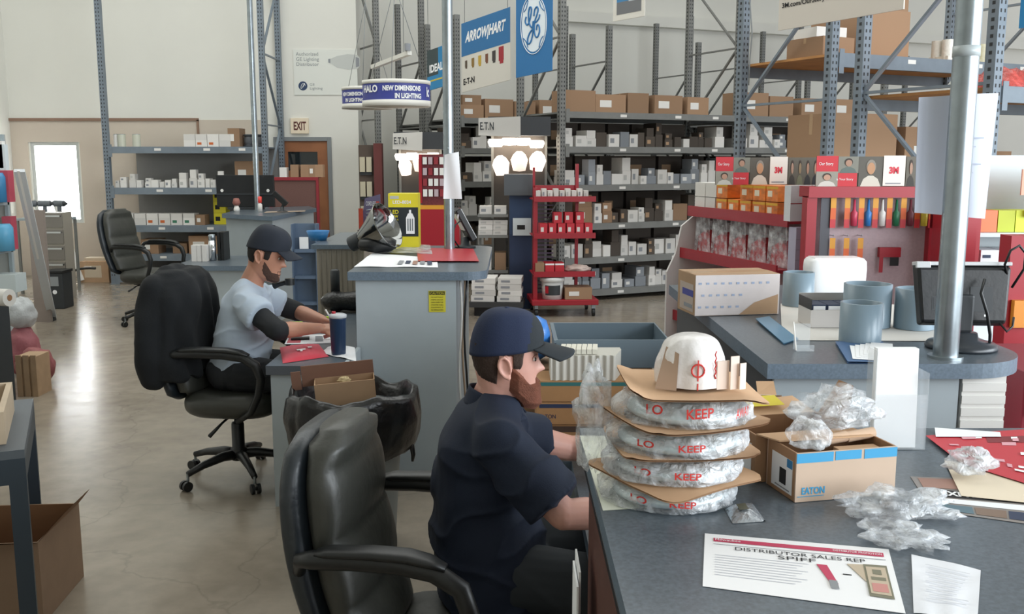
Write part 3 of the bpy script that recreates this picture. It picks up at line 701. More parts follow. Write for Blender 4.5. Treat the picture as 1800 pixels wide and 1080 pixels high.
def hand(b, m, w_, d, n, side, curl=.5, sc=1.0, spread=.1):
    """w_ wrist, d finger direction, n back-of-hand normal, side +1/-1 = thumb along +/- (d x n)"""
    w_ = Vector(w_); d = Vector(d).normalized(); n = Vector(n); n = (n-d*n.dot(d)).normalized(); s_ = d.cross(n)*side
    R = Matrix(((d.x,s_.x,n.x,w_.x),(d.y,s_.y,n.y,w_.y),(d.z,s_.z,n.z,w_.z),(0,0,0,1))) @ Matrix.Scale(sc, 4)
    P_ = lambda x, y, z: R @ Vector((x, y, z))
    for k, y in enumerate((.026,.009,-.009,-.025)): b.cap(P_(.0,y*.6,0), .014*sc, P_(.08-.006*abs(k-1),y,.002), .0105*sc, m, 10)
    b.ell((0,0,0), (.045,.036,.012), m, 12, 8, R @ Tr(.045,0,-.002))
    b.cap(P_(.01,.02,-.004), .015*sc, P_(.045,.03,-.008), .012*sc, m, 10)
    for k, (y, L_) in enumerate(((.029,.072),(.010,.080),(-.010,.074),(-.028,.058))):
        p = Vector((.083-.006*abs(k-1), y, .002)); a = -curl*.35; r_ = .0088-.0006*(k == 3)
        for q, (fl, da) in enumerate(((.45, curl*.5), (.32, curl*.9), (.23, curl*.6))):
            a2 = a-da*.6; v = Vector((math.cos(a2), spread*(1.5-k)*.6, math.sin(a2)))*L_*fl
            b.cap(R @ p, r_*sc, R @ (p+v), (r_-.0008)*sc, m, 10); p = p+v; a = a2-da*.3; r_ -= .0008
    p = Vector((.03,.036,-.008))
    for v, r_ in ((Vector((.028,.022,-.010)),.0105),(Vector((.026,.008,-.008)),.0095)):
        b.cap(R @ p, r_*sc, R @ (p+v), (r_-.001)*sc, m, 10); p = p+v
def headM(c, yaw, pitch, roll=0, sc=1): return Tr(*c) @ Matrix.Rotation(yaw, 4, 'Z') @ Matrix.Rotation(pitch, 4, 'Y') @ Matrix.Rotation(roll, 4, 'X') @ Matrix.Scale(sc, 4)
def shell(fn, nu, nv, m, closed_u=True, thick=.004, M=None, name='s', parent=None, flip=False):
    b = MB(); b.grid(fn, nu, nv, m, True, M, flip); o = b.obj(name, parent, solid=thick); return o
def baseball_cap(HM, m, mb, parent, zb=.028, zf=.052, h=.158, brim=.078, logo=None):
    def dome(u, v):
        th = 2*PI*u; zc = zb+(zf-zb)*(.5+.5*math.cos(th)); p0 = hp(th, zc, .0105); 
        q = (1-v)**.001 if v < 1 else 1; r = max(0.0, math.cos(v*PI/2))**.62
        if math.cos(th) > .2: r = min(1, r*(1+.05*math.cos(th)*math.sin(PI*v)))
        ap = Vector((-.008, 0, h)); z = zc+(h-zc)*math.sin(v*PI/2)
        seam = .0012*abs(math.sin(3*th))**8
        return Vector((ap.x+(p0.x-ap.x)*r*(1-seam*8), p0.y*r*(1-seam*8), z))
    b = MB(); b.grid(dome, 72, 22, m, True, HM); c = b.obj('cap', parent, solid=.003)
    MB().ell((-.008,0,h+.001), (.007,.007,.004), m, 12, 6, HM).obj('cap_button', c)
    def br(u, v):
        a = (u-.5)*1.9; zc = zb+(zf-zb)*(.5+.5*math.cos(a)); p0 = hp(a, zc, .009)
        out = brim*math.cos(a*.8)**.55*v
        return Vector((p0.x+out, p0.y*(1+.10*v), p0.z+.004-.20*out-.9*(p0.y**2)*v*3.2))
    b = MB(); b.grid(br, 28, 10, mb, True, HM); b.obj('brim', c, solid=.005)
    return c
def eyes(HM, parent, brow='#2a211c'):
    for s_ in (-1, 1):
        e = MB().ell((.0685,s_*.0300,.0120), (.0100,.0095,.0070), mat('eye_white', '#b9aca4', .2), 16, 10, HM).obj('eye', parent)
        MB().ell((.0760,s_*.0325,.0118), (.0036,.0058,.0058), mat('iris_dark', '#33281f', .15), 12, 8, HM).obj('iris', e)
        MB().grid(lambda u, v: hp(s_*(.14+.42*u), .0135+.011*v+.003*math.sin(PI*u)-.003, .0025), 10, 4, _M.get('skin_now') or mat('lid', '#c99a86', .5), True, HM).obj('eyelid', e, solid=.002)
        MB().grid(lambda u, v: hp(s_*(.12+.52*u), .034+.008*v+.006*math.sin(PI*u*.8), .0025+.002*math.sin(PI*v)), 12, 3, mat('brow_'+brow, brow, .9), True, HM).obj('eyebrow', parent, solid=.002)
def beard(HM, m, parent, thick=.018, drop=.018, top=None):
    top = top or (lambda a: -.040 if a < .35 else (-.056 if a < .8 else (-.056+(a-.8)*.085)))
    def fn(u, v):
        th = (u-.5)*2*1.50; a = abs(th); zt = top(a)+.004*wob((th*30, 0, 5)); z0 = -.112 if a < 1.0 else -.112+(a-1.0)*.085
        z = z0+(zt-z0)*v; e = min(1, (1-v)*5)*min(1, v*3+.45)*min(1, (1.52-a)*5)
        o_ = -.003+thick*e*(.55+.45*min(1,a/.7))*(1+.12*wob((th*16, z*60, 3)))
        if a < .45 and z > -.055: o_ = min(o_, .005)
        if abs(z+.062) < .006 and a < .28: o_ = -.002
        p = hp(th, z, o_); p.z -= drop*max(0,(1-v*1.7))*math.cos(min(1.5,a)*.9); p.x += .002*max(0,1-v*1.6)*math.cos(min(1.5,a))
        return p
    b = MB(); b.grid(fn, 140, 50, m, True, HM)
    # underside closing to the throat
    b.grid(lambda u, v: (lambda p: Vector((p.x*(1-v)+.0*v, p.y*(1-v), p.z-.004*math.sin(PI*v)+.02*v)))(fn(u, 0)), 60, 6, m, True, HM, True)
    return b.obj('beard', parent)
def hair(HM, m, parent, z0=-.06, off=.007, amin=1.12, zt=.055):
    def fn(u, v):
        th = amin+(2*PI-2*amin)*u; a = min(th, 2*PI-th)
        if a < 1.46: zb_ = -.012+.03*max(0, (1.22-a))*4
        elif a < 1.80: zb_ = .026
        else: zb_ = z0+(.026-z0)*max(0, 1-(a-1.80)/.16)**2
        zb_ += .004*wob((th*25, 0, 2)); z = zb_+(zt-zb_)*v
        e = min(1, v*5+.1)*min(1, max(0, a-amin)*9+.1)
        return hp(th, z, -.002+(off+.002)*e*(1+.2*wob((th*30, z*20, 1))))
    b = MB(); b.grid(fn, 150, 24, m, True, HM); return b.obj('hair', parent)
def person(label, J, skin, vox=.004):
    b = MB(); HM = J['HM']; head_mesh(b, HM, skin)
    sc = J.get('sc', 1)
    nb = Vector(J['neck']); hb = HM @ Vector((-.022,0,-.07)); b.cap(nb, .063, hb, .056, skin, 18); b.cap(hb, .055, HM @ Vector((-.03,0,-.02)), .06, skin, 18)
    b.cap(nb-Vector((0,0,.03)), .075, nb, .06, skin, 18)
    for c, r_ in J['torso']: b.ell(c, [x*.88 for x in r_], skin, 24, 16)
    for sd in 'rl':
        s1, e1, w1 = [Vector(J[k+sd]) for k in ('sh','el','wr')]
        b.cap(nb, .05, s1, .052, skin, 14); b.cap(s1, .054, e1, .041, skin, 16)
        mid = e1.lerp(w1, .3); b.cap(e1, .040, mid, .043, skin, 16); b.cap(mid, .043, w1, .026, skin, 16)
        dd, nn = J['hd'+sd]; hand(b, skin, w1, dd, nn, J['ts'+sd], J.get('curl', .6), sc=1.0)
        h1, k1, a1 = [Vector(J[k+sd]) for k in ('hip','kn','an')]
        b.cap(h1, .085, k1, .055, skin, 16); b.cap(k1, .053, a1, .036, skin, 16)
        f = Vector(J['ft'+sd]); b.cap(a1-Vector((0,0,.03)), .035, f, .03, skin, 12)
    o = bake(b, 'person', None, vox, 3)
    return tag(o, label, 'person')
def garment_top(J, m, parent, name, sleeve=(.62,), infl=.0, vox=.006, fold=None, sl_r=.075, collar=True):
    b = MB()
    for c, r_ in J['torso']: b.ell(c, r_, m, 24, 16)
    nb = Vector(J['neck'])
    for sd in 'rl':
        s1, e1 = Vector(J['sh'+sd]), Vector(J['el'+sd]); f = sleeve[0] if sd == 'r' or len(sleeve) == 1 else sleeve[1]
        b.cap(nb-Vector((0,0,.035)), J.get('trap',.072), s1, .074, m, 16)
        q = s1.lerp(e1, f); b.cap(s1, .073, q-(q-s1).normalized()*sl_r*.9, sl_r, m, 18)
        d_ = (q-s1).normalized(); b.cyl(q-d_*sl_r, q, sl_r, m, sl_r*1.04, 20)
    return bake(b, name, parent, vox, 26, fold)
def foldfn(seed, amp=.006, sc=(9, 9, 16)):
    def f(p):
        q = Vector((p.x*sc[0]+p.z*5, p.y*sc[1], p.z*sc[2]-p.x*6+seed))
        a = mnoise.noise(q*.8); c = 1-abs(mnoise.noise(q*.55+Vector((7,3,seed)))*2.2)
        return amp*(a*.8+max(0, c)**3*.9)
    return f
def trousers(J, m, parent, vox=.007, fold=None):
    b = MB(); b.ell(J['pelvis'], J['pelvis_r'], m, 22, 14)
    for sd in 'rl':
        h1, k1, a1 = [Vector(J[k+sd]) for k in ('hip','kn','an')]
        b.cap(h1, .1, k1, .073, m, 18); b.cap(k1, .072, a1-(a1-k1).normalized()*.03, .058, m, 18); b.cyl(a1-(a1-k1).normalized()*.1, a1, .058, m, .062, 18)
    return bake(b, 'trousers', parent, vox, 3, fold)
def shoes(J, parent, m):
    for sd in 'rl':
        a1 = Vector(J['an'+sd]); f = Vector(J['ft'+sd]); d = (f-a1); d.z = 0; d.normalize(); s_ = Vector((-d.y, d.x, 0))
        b = MB(); z0 = .0
        rr = []
        for x_, w_, h_ in [(-.06,.03,.05),(-.045,.036,.075),(.0,.037,.085),(.06,.042,.065),(.12,.047,.05),(.17,.042,.04),(.2,.025,.028)]:
            c = Vector((a1.x, a1.y, z0))+d*x_; rr.append((c+Vector((0,0,h_/2+.004)), s_*w_, Vector((0,0,h_/2))))
        loft(b, rr, m, 20, 2.6); o = b.obj('shoe', parent)
        P0 = [Vector((a1.x,a1.y,0))+d*x_+s_*y_ for x_, y_ in [(-.065,.02),(-.065,-.02),(-.03,-.042),(.08,-.05),(.16,-.045),(.205,-.02),(.205,.02),(.16,.045),(.08,.05),(-.03,.042)]]
        MB().prism([(p.x,p.y) for p in P0], .001, .022, M_black).obj('sole', o)
# ---------------- near man, navy polo
M_skin = mat('fair_skin', '#cf9d8e', .5, sss=.12, var=.05, vscale=18)
_M['skin_now'] = M_skin
hc = aY(891, 634, 2.66)
J = dict(HM=headM(hc, math.radians(7), math.radians(3), 0, .99))
def L3(px_, py_, Y): return tuple(aY(px_, py_, Y))
J['neck'] = L3(866, 704, 2.68); J['trap'] = .078
def spine(L, n=4):
    out = []
    for (c0, r0), (c1, r1) in zip(L, L[1:]):
        for k in range(n): t_ = k/n; out.append((tuple(Vector(c0).lerp(Vector(c1), t_)), tuple(Vector(r0).lerp(Vector(r1), t_))))
    return out+[L[-1]]
J['torso'] = spine([(L3(852, 738, 2.68), (.095,.165,.075)), (L3(848, 790, 2.68), (.128,.195,.11)), (L3(853, 860, 2.68), (.148,.21,.13)), (L3(857, 940, 2.67), (.160,.215,.14)), (L3(868, 1015, 2.66), (.165,.21,.13)), (L3(885, 1045, 2.66), (.16,.20,.10))])
J['shr'] = L3(880, 785, 2.48); J['elr'] = L3(990, 905, 2.40); J['wrr'] = (.335, 2.47, .80)
J['shl'] = L3(895, 765, 2.88); J['ell'] = L3(1000, 788, 2.98); J['wrl'] = (.40, 2.92, .83)
J['hdr'] = ((1,.35,-.12),(0,0,1)); J['hdl'] = ((1,-.3,-.12),(0,0,1)); J['tsr'] = 1; J['tsl'] = -1
J['pelvis'] = (-.05, 2.66, .58); J['pelvis_r'] = (.16,.2,.115)
J['hipr'] = (.0, 2.56, .575); J['hipl'] = (.0, 2.76, .575); J['knr'] = (.42, 2.50, .56); J['knl'] = (.42, 2.80, .56)
J['anr'] = (.36, 2.48, .12); J['anl'] = (.5, 2.82, .12); J['ftr'] = (.48, 2.48, .05); J['ftl'] = (.62, 2.82, .05)
p1 = person('bearded man in a navy polo and dark cap sitting at the near desk', J, M_skin, .0042)
M_navyc = mat('navy_polo_cloth', '#141f33', .85, sheen=0, bump=.1, bscale=300)
sh1 = garment_top(J, M_navyc, p1, 'polo_shirt', (.86,.5), fold=foldfn(2, .012), sl_r=.082, vox=.006)
nb = Vector(J['neck'])
HMn = J['HM']
b = MB()                                             # folded collar
def colr(u, v):
    a = .55+(2*PI-1.1)*u; c = nb+Vector((.0,0,-.004)); r0 = .062+.030*v
    return c+Vector((math.cos(a)*r0*1.05+.014*v, math.sin(a)*r0, .028-.05*v-.022*math.cos(a)+.004*math.sin(9*a)*v))
b.grid(colr, 40, 6, M_navyc); b.obj('collar', sh1, solid=.004)
trousers(J, mat('grey_trouser_cloth', '#30353a', .85), p1, fold=foldfn(9, .006)); shoes(J, p1, M_black)
M_cap1 = mat('front_lit_cap_cloth', '#20262b', .85, bump=.1, bscale=300); M_cap1n = mat('side_lit_cap_cloth', '#1a2642', .85, bump=.1, bscale=300)  # one cap cloth; front and side tones carry how light falls on it
capo = baseball_cap(HMn, M_cap1n, M_cap1, p1, zb=.016, zf=.050, h=.150, brim=.094)
capo.data.materials.append(M_cap1)
for p in capo.data.polygons:
    c = HMn.inverted() @ p.center
    if c.x > .035+.02*c.z/.1 : p.material_index = 1  # front of the crown gets the tone painted for its light
hair(HMn, mat('brown_hair', '#3a2b24', .9, bump=.25, bscale=160), p1, z0=-.060, off=.006)
beard(HMn, mat('auburn_beard', '#744635', .95, bump=.2, bscale=240, var=.2, vscale=25), p1, .017, .026)
MB().ell((.0895,0,-.0665), (.005,.017,.0045), mat('lip_skin', '#b0685f', .4), 12, 8, HMn).obj('lips', p1)
eyes(HMn, p1)
# ---------------- far man, pale grey t-shirt
M_skin2 = mat('tan_skin', '#b07f68', .5, sss=.1, var=.05, vscale=18)
_M['skin_now'] = M_skin2
hc = aY(469, 449, 5.13)
K = dict(HM=headM(hc, math.radians(-4), math.radians(20), 0, 1.08))
K['neck'] = L3(440, 503, 5.15)
K['torso'] = spine([(L3(436, 512, 5.15), (.09,.155,.07)), (L3(434, 540, 5.15), (.13,.20,.10)), (L3(430, 580, 5.15), (.148,.205,.12)), (L3(424, 620, 5.15), (.150,.20,.12)), (L3(420, 640, 5.15), (.150,.195,.10))])
K['shr'] = L3(432, 535, 4.96); K['elr'] = L3(487, 581, 4.83); K['wrr'] = L3(563, 577, 5.06)
K['shl'] = L3(462, 525, 5.36); K['ell'] = L3(522, 548, 5.46); K['wrl'] = L3(568, 563, 5.24)
K['hdr'] = ((1,.35,-.05),(0,-.5,1)); K['hdl'] = ((1,-.25,-.2),(0,.4,1)); K['tsr'] = 1; K['tsl'] = -1; K['curl'] = 1.1
K['pelvis'] = (-1.50, 5.13, .60); K['pelvis_r'] = (.15,.19,.11)
K['hipr'] = (-1.45, 5.03, .605); K['hipl'] = (-1.45, 5.24, .605); K['knr'] = (-1.04, 4.99, .575); K['knl'] = (-1.04, 5.3, .575)
K['anr'] = (-1.18, 4.97, .12); K['anl'] = (-1.02, 5.32, .12); K['ftr'] = (-1.06, 4.97, .05); K['ftl'] = (-.9, 5.32, .05)
p2 = person('man in a pale grey t-shirt and dark cap writing at the middle desk', K, M_skin2, .0045)
M_tee = mat('pale_grey_tee', '#a9b6c4', .85, sheen=.1)
ts = garment_top(K, M_tee, p2, 't_shirt', (.5,), fold=foldfn(5, .010), sl_r=.082, vox=.0065)
M_blks = mat('black_sleeve_cloth', '#14171b', .8)
for sd, e_ in (('r', .14), ('l', .1)):
    b = MB(); s1, e1, w1 = [Vector(K[k+sd]) for k in ('sh','el','wr')]
    b.cap(s1.lerp(e1, .3), .058, e1, .053, M_blks, 18); q = e1.lerp(w1, e_); b.cyl(e1, q, .053, M_blks, .05, 18)
    bake(b, 'undersleeve', p2, .006, 2, foldfn(3, .004))
for k, (fx, aa) in enumerate([(.30,.2),(.45,1.0),(.6,.1)]):      # forearm tattoo bands
    s_ = Vector(K['ell']).lerp(Vector(K['wrl']), .15+fx); d_ = (Vector(K['wrl'])-Vector(K['ell'])).normalized()
    MB().tube([s_+d_*.0+d_.orthogonal()*0+Vector((.0,.0,0))+(d_.cross(Vector((0,0,1))).normalized()*math.cos(t_)+Vector((0,0,1))*math.sin(t_))*(.0405-.008*fx)+d_*.01*math.sin(t_*2) for t_ in [x*.4+2.2 for x in range(8)]], .0035, mat('tattoo_ink', '#4a3a38', .8), 6).obj('tattoo', p2)
trousers(K, mat('dark_trouser_cloth', '#1d2024', .85), p2, fold=foldfn(4, .006)); shoes(K, p2, M_black)
HM2 = K['HM']
baseball_cap(HM2, mat('charcoal_cap_cloth', '#1d232e', .85), mat('charcoal_cap_cloth', '#1d232e'), p2, zb=.012, zf=.055, h=.150, brim=.075)
hair(HM2, mat('black_hair', '#1d1815', .9), p2, z0=-.05, off=.004)
beard(HM2, mat('short_stubble_beard', '#4a352c', .9, bump=.5, bscale=200), p2, .004, .002)
eyes(HM2, p2, '#1a1512')
# phone handset at his shoulder
b = MB(); h0 = aY(497, 498, 5.0); h1 = aY(526, 487, 5.02)
t = T('phone_handset', 'black telephone handset held between chin and shoulder of the man in grey', 'telephone', tuple(aY(500, 496, 5.2)))
MB().tube([(-.06,.02,-.02),(-.03,.01,-.012),(.0,0,-.004),(.03,-.005,.0)], [.022,.014,.014,.016], M_black, 12).obj('handle', t)
MB().cyl((.03,-.005,-.016),(.03,-.005,.02),.026,M_black,n=18).obj('earpiece', t)
# ================================================================= helpers for flat prints and films
class Q:                                  # bilinear patch: bottom-left, bottom-right, top-right, top-left
    def __init__(s, bl, br, tr, tl):
        s.p = [Vector(x) for x in (bl, br, tr, tl)]
        s.n = (s.p[1]-s.p[0]).cross(s.p[3]-s.p[0]).normalized()
    def __call__(s, u, v, o=0):
        a, b_, c, d = s.p; return (a*(1-u)+b_*u)*(1-v)+(d*(1-u)+c*u)*v+s.n*o
def qrect(b, q, u0, u1, v0, v1, m, o=.0006): return b.poly([q(u0,v0,o), q(u1,v0,o), q(u1,v1,o), q(u0,v1,o)], m)
def qtext(s_, m, parent, q, u0, u1, v0, v1, o=.0009, name='lettering', **k):
    me = textmesh(s_, m, 1.0, 1.0, **k)
    for v in me.vertices: v.co = q(u0+(u1-u0)*v.co.x, v0+(v1-v0)*v.co.y, o)
    ob = bpy.data.objects.new(name, me); COL.objects.link(ob)
    if parent: ob.parent = parent; ob.matrix_parent_inverse = parent.matrix_basis.inverted() if parent.parent is None else Matrix()
    return ob
def sheet(b, q, m, t=.0008, wav=0, n=10, seed=0):
    f = lambda u, v: q(u, v, wav*abs(mnoise.noise(Vector((u*2.3+seed, v*2.3, seed)))))
    b.grid(f, n, n, m); b.grid(lambda u, v: f(u, v)-q.n*t, n, n, m, True, None, True); return b
def film(name, label, c, r, seed, m, cat='bag', floor=None, group=None, amp=.35, n=34, parent=None):
    b = MB(); c = Vector(c); k = n//2+4; vs = []
    def f(u, v):
        a = 2*PI*u; e = PI*v; d = Vector((math.sin(e)*math.cos(a), math.sin(e)*math.sin(a), -math.cos(e)))
        w_ = 1+amp*mnoise.noise(d*2.1+Vector((seed,0,0)))*1.4+amp*.55*abs(mnoise.noise(d*6+Vector((0,seed,0))))*1.6
        p = c+Vector((d.x*r[0]*w_, d.y*r[1]*w_, d.z*r[2]*w_))
        if floor is not None and p.z < floor: p.z = floor
        return p
    b.grid(f, n, k, m, True); o = b.obj(name, parent)
    return tag(o, label, cat, group) if not parent else o
F_clear = plastic_film('clear_film', '#eef2f6', .62, .12)
F_milky = plastic_film('milky_film', '#e9edf2', .45, .25)
M_disc = mat('pale_reflector_metal', '#c3d3d8', .22, .35)
M_flap = mat('pale_kraft_sheet', '#c9a481', .85, var=.06, vscale=10)
ZC = CH
# ================================================================= NEAR COUNTER
# --- stack of wrapped reflectors
sc_ = Vector((.283, 1.655, ZC+.001))
M_redprint = mat('red_bag_print', '#cf3a34', .5)
def curved_text(s_, parent, c, r, z, w_, h, a0, tilt=0):
    me = textmesh(s_, M_redprint, w_, h, bold=.002)
    for v in me.vertices:
        a = a0+v.co.x/r; v.co = Vector((c.x+r*math.cos(a), c.y+r*math.sin(a), z+v.co.y+tilt*v.co.x))
    o = bpy.data.objects.new('bag_print', me); COL.objects.link(o); o.parent = parent; return o
zz = ZC+.001
for i in range(4):
    ox, oy = [(.0,.0),(.008,.004),(.012,-.002),(.026,.01)][i]; c = Vector((sc_.x+ox, sc_.y+oy, 0)); r_ = [.104,.107,.108,.106][i]; H_ = [.041,.043,.042,.047][i]
    lab = ['wrapped round reflector at the bottom of the stack on the front counter','wrapped round reflector second from the bottom of the counter stack','wrapped round reflector second from the top of the counter stack','wrapped round reflector at the top of the stack, under the white dome'][i]
    t = T('wrapped_reflector', lab, 'light reflector', (c.x, c.y, zz), 0, 'stack of wrapped reflectors')
    MB().lathe([(.0,.002),(r_*.9,.003),(r_,.010),(r_,.016),(r_*.93,.026),(r_*.72,H_-.012),(r_*.45,H_-.006),(.0,H_-.005)], M_disc, n=48).obj('reflector', t)
    b = MB(); sd = i*3.1
    def wf(u, v):
        a = 2*PI*u; d = Vector((math.cos(a), math.sin(a), 0)); nz = mnoise.noise(Vector((d.x*2.6+sd, d.y*2.6, v*2)))
        nz2 = mnoise.noise(Vector((d.x*9+sd, d.y*9, v*7)))
        left = max(0, -d.x)**2*.014
        R = r_+.006+left+.012*abs(nz)+.006*nz2
        prof = [(0,0.0005),(.985,.0008),(1.0,.008),(.99,.024),(.86,H_-.008),(.4,H_-.0025),(0,H_-.002)]
        k = v*6; j = min(5, int(k)); f_ = k-j
        pr = prof[j][0]*(1-f_)+prof[j+1][0]*f_; pz = prof[j][1]*(1-f_)+prof[j+1][1]*f_
        return Vector((d.x*R*pr, d.y*R*pr, max(.0004, min(H_-.001, pz+.004*nz2*(pr > .5)))))
    b.grid(wf, 90, 18, F_milky if i in (1,) else F_clear); bg_ = b.obj('plastic_wrap', t)
    for (s__, a0, w__, z__) in [('LO', -2.35, .035, .022),('KEEP', -1.75, .05, .02),('AWAY', -1.0, .04, .016)][:(3 if i == 3 else 2)]:
        o = curved_text(s__, bg_, Vector((0,0,0)), r_+.013, z__-.004*(i != 3), w__*.9, .017 if i == 3 else .012, a0, .05*(i-1.5)); o['label'] = 'red lettering on the plastic wrap'
    zz += H_
    # cardboard insert above this layer
    if True:
        hs = .118; ang = [.62,.1,.38,.02][i]; b = MB(); W_ = .004
        def cf(u, v, i=i, ang=ang, hs=hs):
            x = (u-.5)*2*hs; y = (v-.5)*2*hs; R = math.hypot(x, y)
            if R > hs*1.28: x *= hs*1.28/R; y *= hs*1.28/R
            X = x*math.cos(ang)-y*math.sin(ang); Y_ = x*math.sin(ang)+y*math.cos(ang)
            dz_ = 0 if R < .09 else (R-.09)*[-.10,.10,.12,.06][i]
            dz_ += max(0, -X-.09)*([.2,-.1,.1,.45][i]); 
            if i == 3: dz_ += -max(0, X-.08)*.35
            return Vector((X, Y_, .0012+dz_))
        b.grid(cf, 14, 14, M_flap); b.grid(lambda u, v: cf(u, v)-Vector((0,0,.003)), 14, 14, M_flap, True, None, True)
        o = b.obj('cardboard_sheet'); o.location = (c.x+.004, c.y, zz+.003)
        tag(o, ['cardboard separator sheet directly above the bottom reflector','cardboard separator sheet in the middle of the reflector stack','cardboard separator sheet below the topmost reflector','curled cardboard sheet carrying the white wrapped dome'][i], 'cardboard sheet', 'separator sheets of the reflector stack')
        zz += .006
# the dome on top
tz = zz+.0015; t = T('wrapped_dome', 'white plastic wrapped dome with a red ring mark on top of the stack', 'light dome', (sc_.x+.032, sc_.y+.01, tz))
M_dome = mat('white_wrapped_dome', '#e8e4e2', .25, bump=.35, bscale=30)
b = MB()
def df(u, v):
    a = 2*PI*u; e = v*PI/2; r_ = .062*math.cos(e)**.55*(1+.05*mnoise.noise(Vector((math.cos(a)*3, math.sin(a)*3, v*4)))+.02*math.sin(7*a)); z = .003+.086*math.sin(e)**.9
    return Vector((r_*math.cos(a), r_*math.sin(a), z))
b.grid(df, 60, 20, M_dome); b.box(-.04,.04,-.04,.04,.0005,.0025,M_dome); b.obj('dome', t)
b = MB(); b.tube([(.011*math.cos(x*.5)+.0, -.063-.0, .036+.011*math.sin(x*.5)) for x in range(14)], .0016, M_redprint, 6)
b.box(-.001,.001,-.0645,-.062,.018,.054,M_redprint); b.box(-.001,.001,-.0645,-.062,.002,.014,M_redprint); b.obj('ring_mark', t)
b = MB(); b.tube([(.03, -.055, .02+.006*k) if k % 2 else (.0325, -.054, .02+.006*k) for k in range(9)], .0012, M_redprint, 5); b.obj('red_lettering', t)
b = MB()
for k, (x_, w_, h_) in enumerate([(.046,.022,.05),(.066,.016,.058),(.080,.012,.046)]):
    b = MB(); b.prism([(x_-w_/2,-.052),(x_+w_/2,-.045),(x_+w_/2,-.042),(x_-w_/2,-.049)], .0005, h_, mat('cream_card', '#e6d3c6', .8)); b.obj('card_tab', t)
b = MB(); sheet(b, Q((-.070,-.045,.001),(-.036,-.062,.001),(-.030,-.046,.062),(-.048,-.02,.07)), mat('tan_band', '#b59a85', .6)); b.obj('paper_band', t)
film('plastic_bag', 'loose clear plastic bag bulging from the left of the reflector stack', (sc_.x-.135, sc_.y+.05, ZC+.12), (.03,.05,.09), 4, F_clear, floor=ZC+.01, amp=.3)
# white sheet under the stack
b = MB(); sheet(b, Q(aZ(1060,898,ZC+.0008), aZ(1180,890,ZC+.0008), aZ(1150,768,ZC+.0008), aZ(1019,766,ZC+.0008)), mat('pale_green_paper', '#dfe3d4', .8), .0004); tag(b.obj('paper_sheet'), 'pale sheet of paper lying under the left side of the reflector stack', 'paper')
# silver packet
q = Q(aZ(1288,921,ZC+.001), aZ(1346,917,ZC+.001), aZ(1322,884,ZC+.001), aZ(1272,893,ZC+.001))
b = MB(); b.grid(lambda u, v: q(u, v, .012*(math.sin(PI*u)*math.sin(PI*v))**.6), 12, 12, mat('foil_packet', '#aab0b6', .25, .6, bump=.4)); b.grid(lambda u, v: q(u, v, 0), 4, 4, mat('foil_packet', '#aab0b6'), True, None, True)
t = b.obj('foil_packet'); tag(t, 'small silver zip packet lying right of the reflector stack', 'packet')
b = MB(); b.grid(lambda u, v: q(.3+.3*u, .3+.35*v, .0135+.012*0), 4, 4, mat('packet_window', '#595a4c', .3)); b.obj('packet_window', t)
# --- small open cartons (breaker boxes)
M_bk = mat('breaker_box_card', '#c9b19c', .8, var=.03, vscale=12); M_bkd = mat('breaker_box_side', '#a47f5f', .85, var=.05, vscale=12); M_stripe = mat('bright_blue_stripe', '#3c9ccc', .5)
def open_box(name, label, cat, p0, ang, w_, d_, h_, m_out, m_in=None, m_side=None, t_=.0035, group=None):
    """p0 = front-left bottom corner"""
    m_in = m_in or M_kraftd; m_side = m_side or m_out
    r = T(name, label, cat, tuple(p0), ang, group)
    b = MB(); b.box(0, w_, 0, t_, 0, h_, m_out).box(0, w_, d_-t_, d_, 0, h_, m_out).box(0, t_, t_, d_-t_, 0, h_, m_side).box(w_-t_, w_, t_, d_-t_, 0, h_, m_side).box(t_, w_-t_, t_, d_-t_, 0, t_, m_in)
    b.box(t_, w_-t_, t_, t_+.0006, t_, h_, m_in).box(t_, w_-t_, d_-t_-.0006, d_-t_, t_, h_, m_in)
    b.obj('body', r); return r
BL, BR = aZ(1397,885,ZC), aZ(1572,870,ZC); a1 = math.atan2(BR.y-BL.y, BR.x-BL.x); W1 = (BR-BL).length
r = open_box('breaker_box', 'open brown breaker box with blue stripe and blue lettering at the front', 'box', (BL.x, BL.y, ZC+.001), a1, W1, .105, .088, M_bk, None, M_bkd, group=None)
MB().box(0, W1*.36, -.0008, -.0001, .070, .087, M_stripe).box(W1*.38, W1*.64, -.0008, -.0001, .071, .087, M_stripe).box(W1*.67, W1, -.0008, -.0001, .070, .087, M_stripe).obj('stripe', r)
text('EATON', M_stripe, r, Tr(.012, -.0008, .013) @ FRONT, width=.044, height=.013, bold=.003)
MB().box(.004, .055, -.0008, -.0002, .009, .0102, M_stripe).obj('tagline', r)
lb = MB().box(-.0008, -.0001, .012, .085, .008, .07, M_paper).obj('side_label', r)
MB().box(-.0016, -.0008, .033, .055, .020, .048, M_ink).box(-.0016, -.0008, .012, .03, .055, .07, M_blue).box(-.0016,-.0008,.02,.07,.012,.014,M_gink).obj('label_print', lb)
b = MB(); b.box(.1, W1-.015, .03, .05, .004, .079, M_flap); b.obj('inner_divider', r)
for k in range(2):
    o = MB().cyl((0,0,0), (.055,0,.006), .010, mat('pale_kraft_tube', '#d6b79c', .8), n=14).obj('fuse_tube'); o.matrix_world = Tr(BL.x, BL.y, ZC) @ Matrix.Rotation(a1, 4, 'Z') @ Tr(.085+.055*k, .074, .088-.004+.004*k)
    tag(o, ['left of two pale tubes lying across the open breaker box', 'right of two pale tubes lying across the open breaker box'][k], 'tube')
b2 = Vector((BL.x, BL.y, ZC))+Matrix.Rotation(a1, 3, 'Z') @ Vector((-.020, .112, 0))
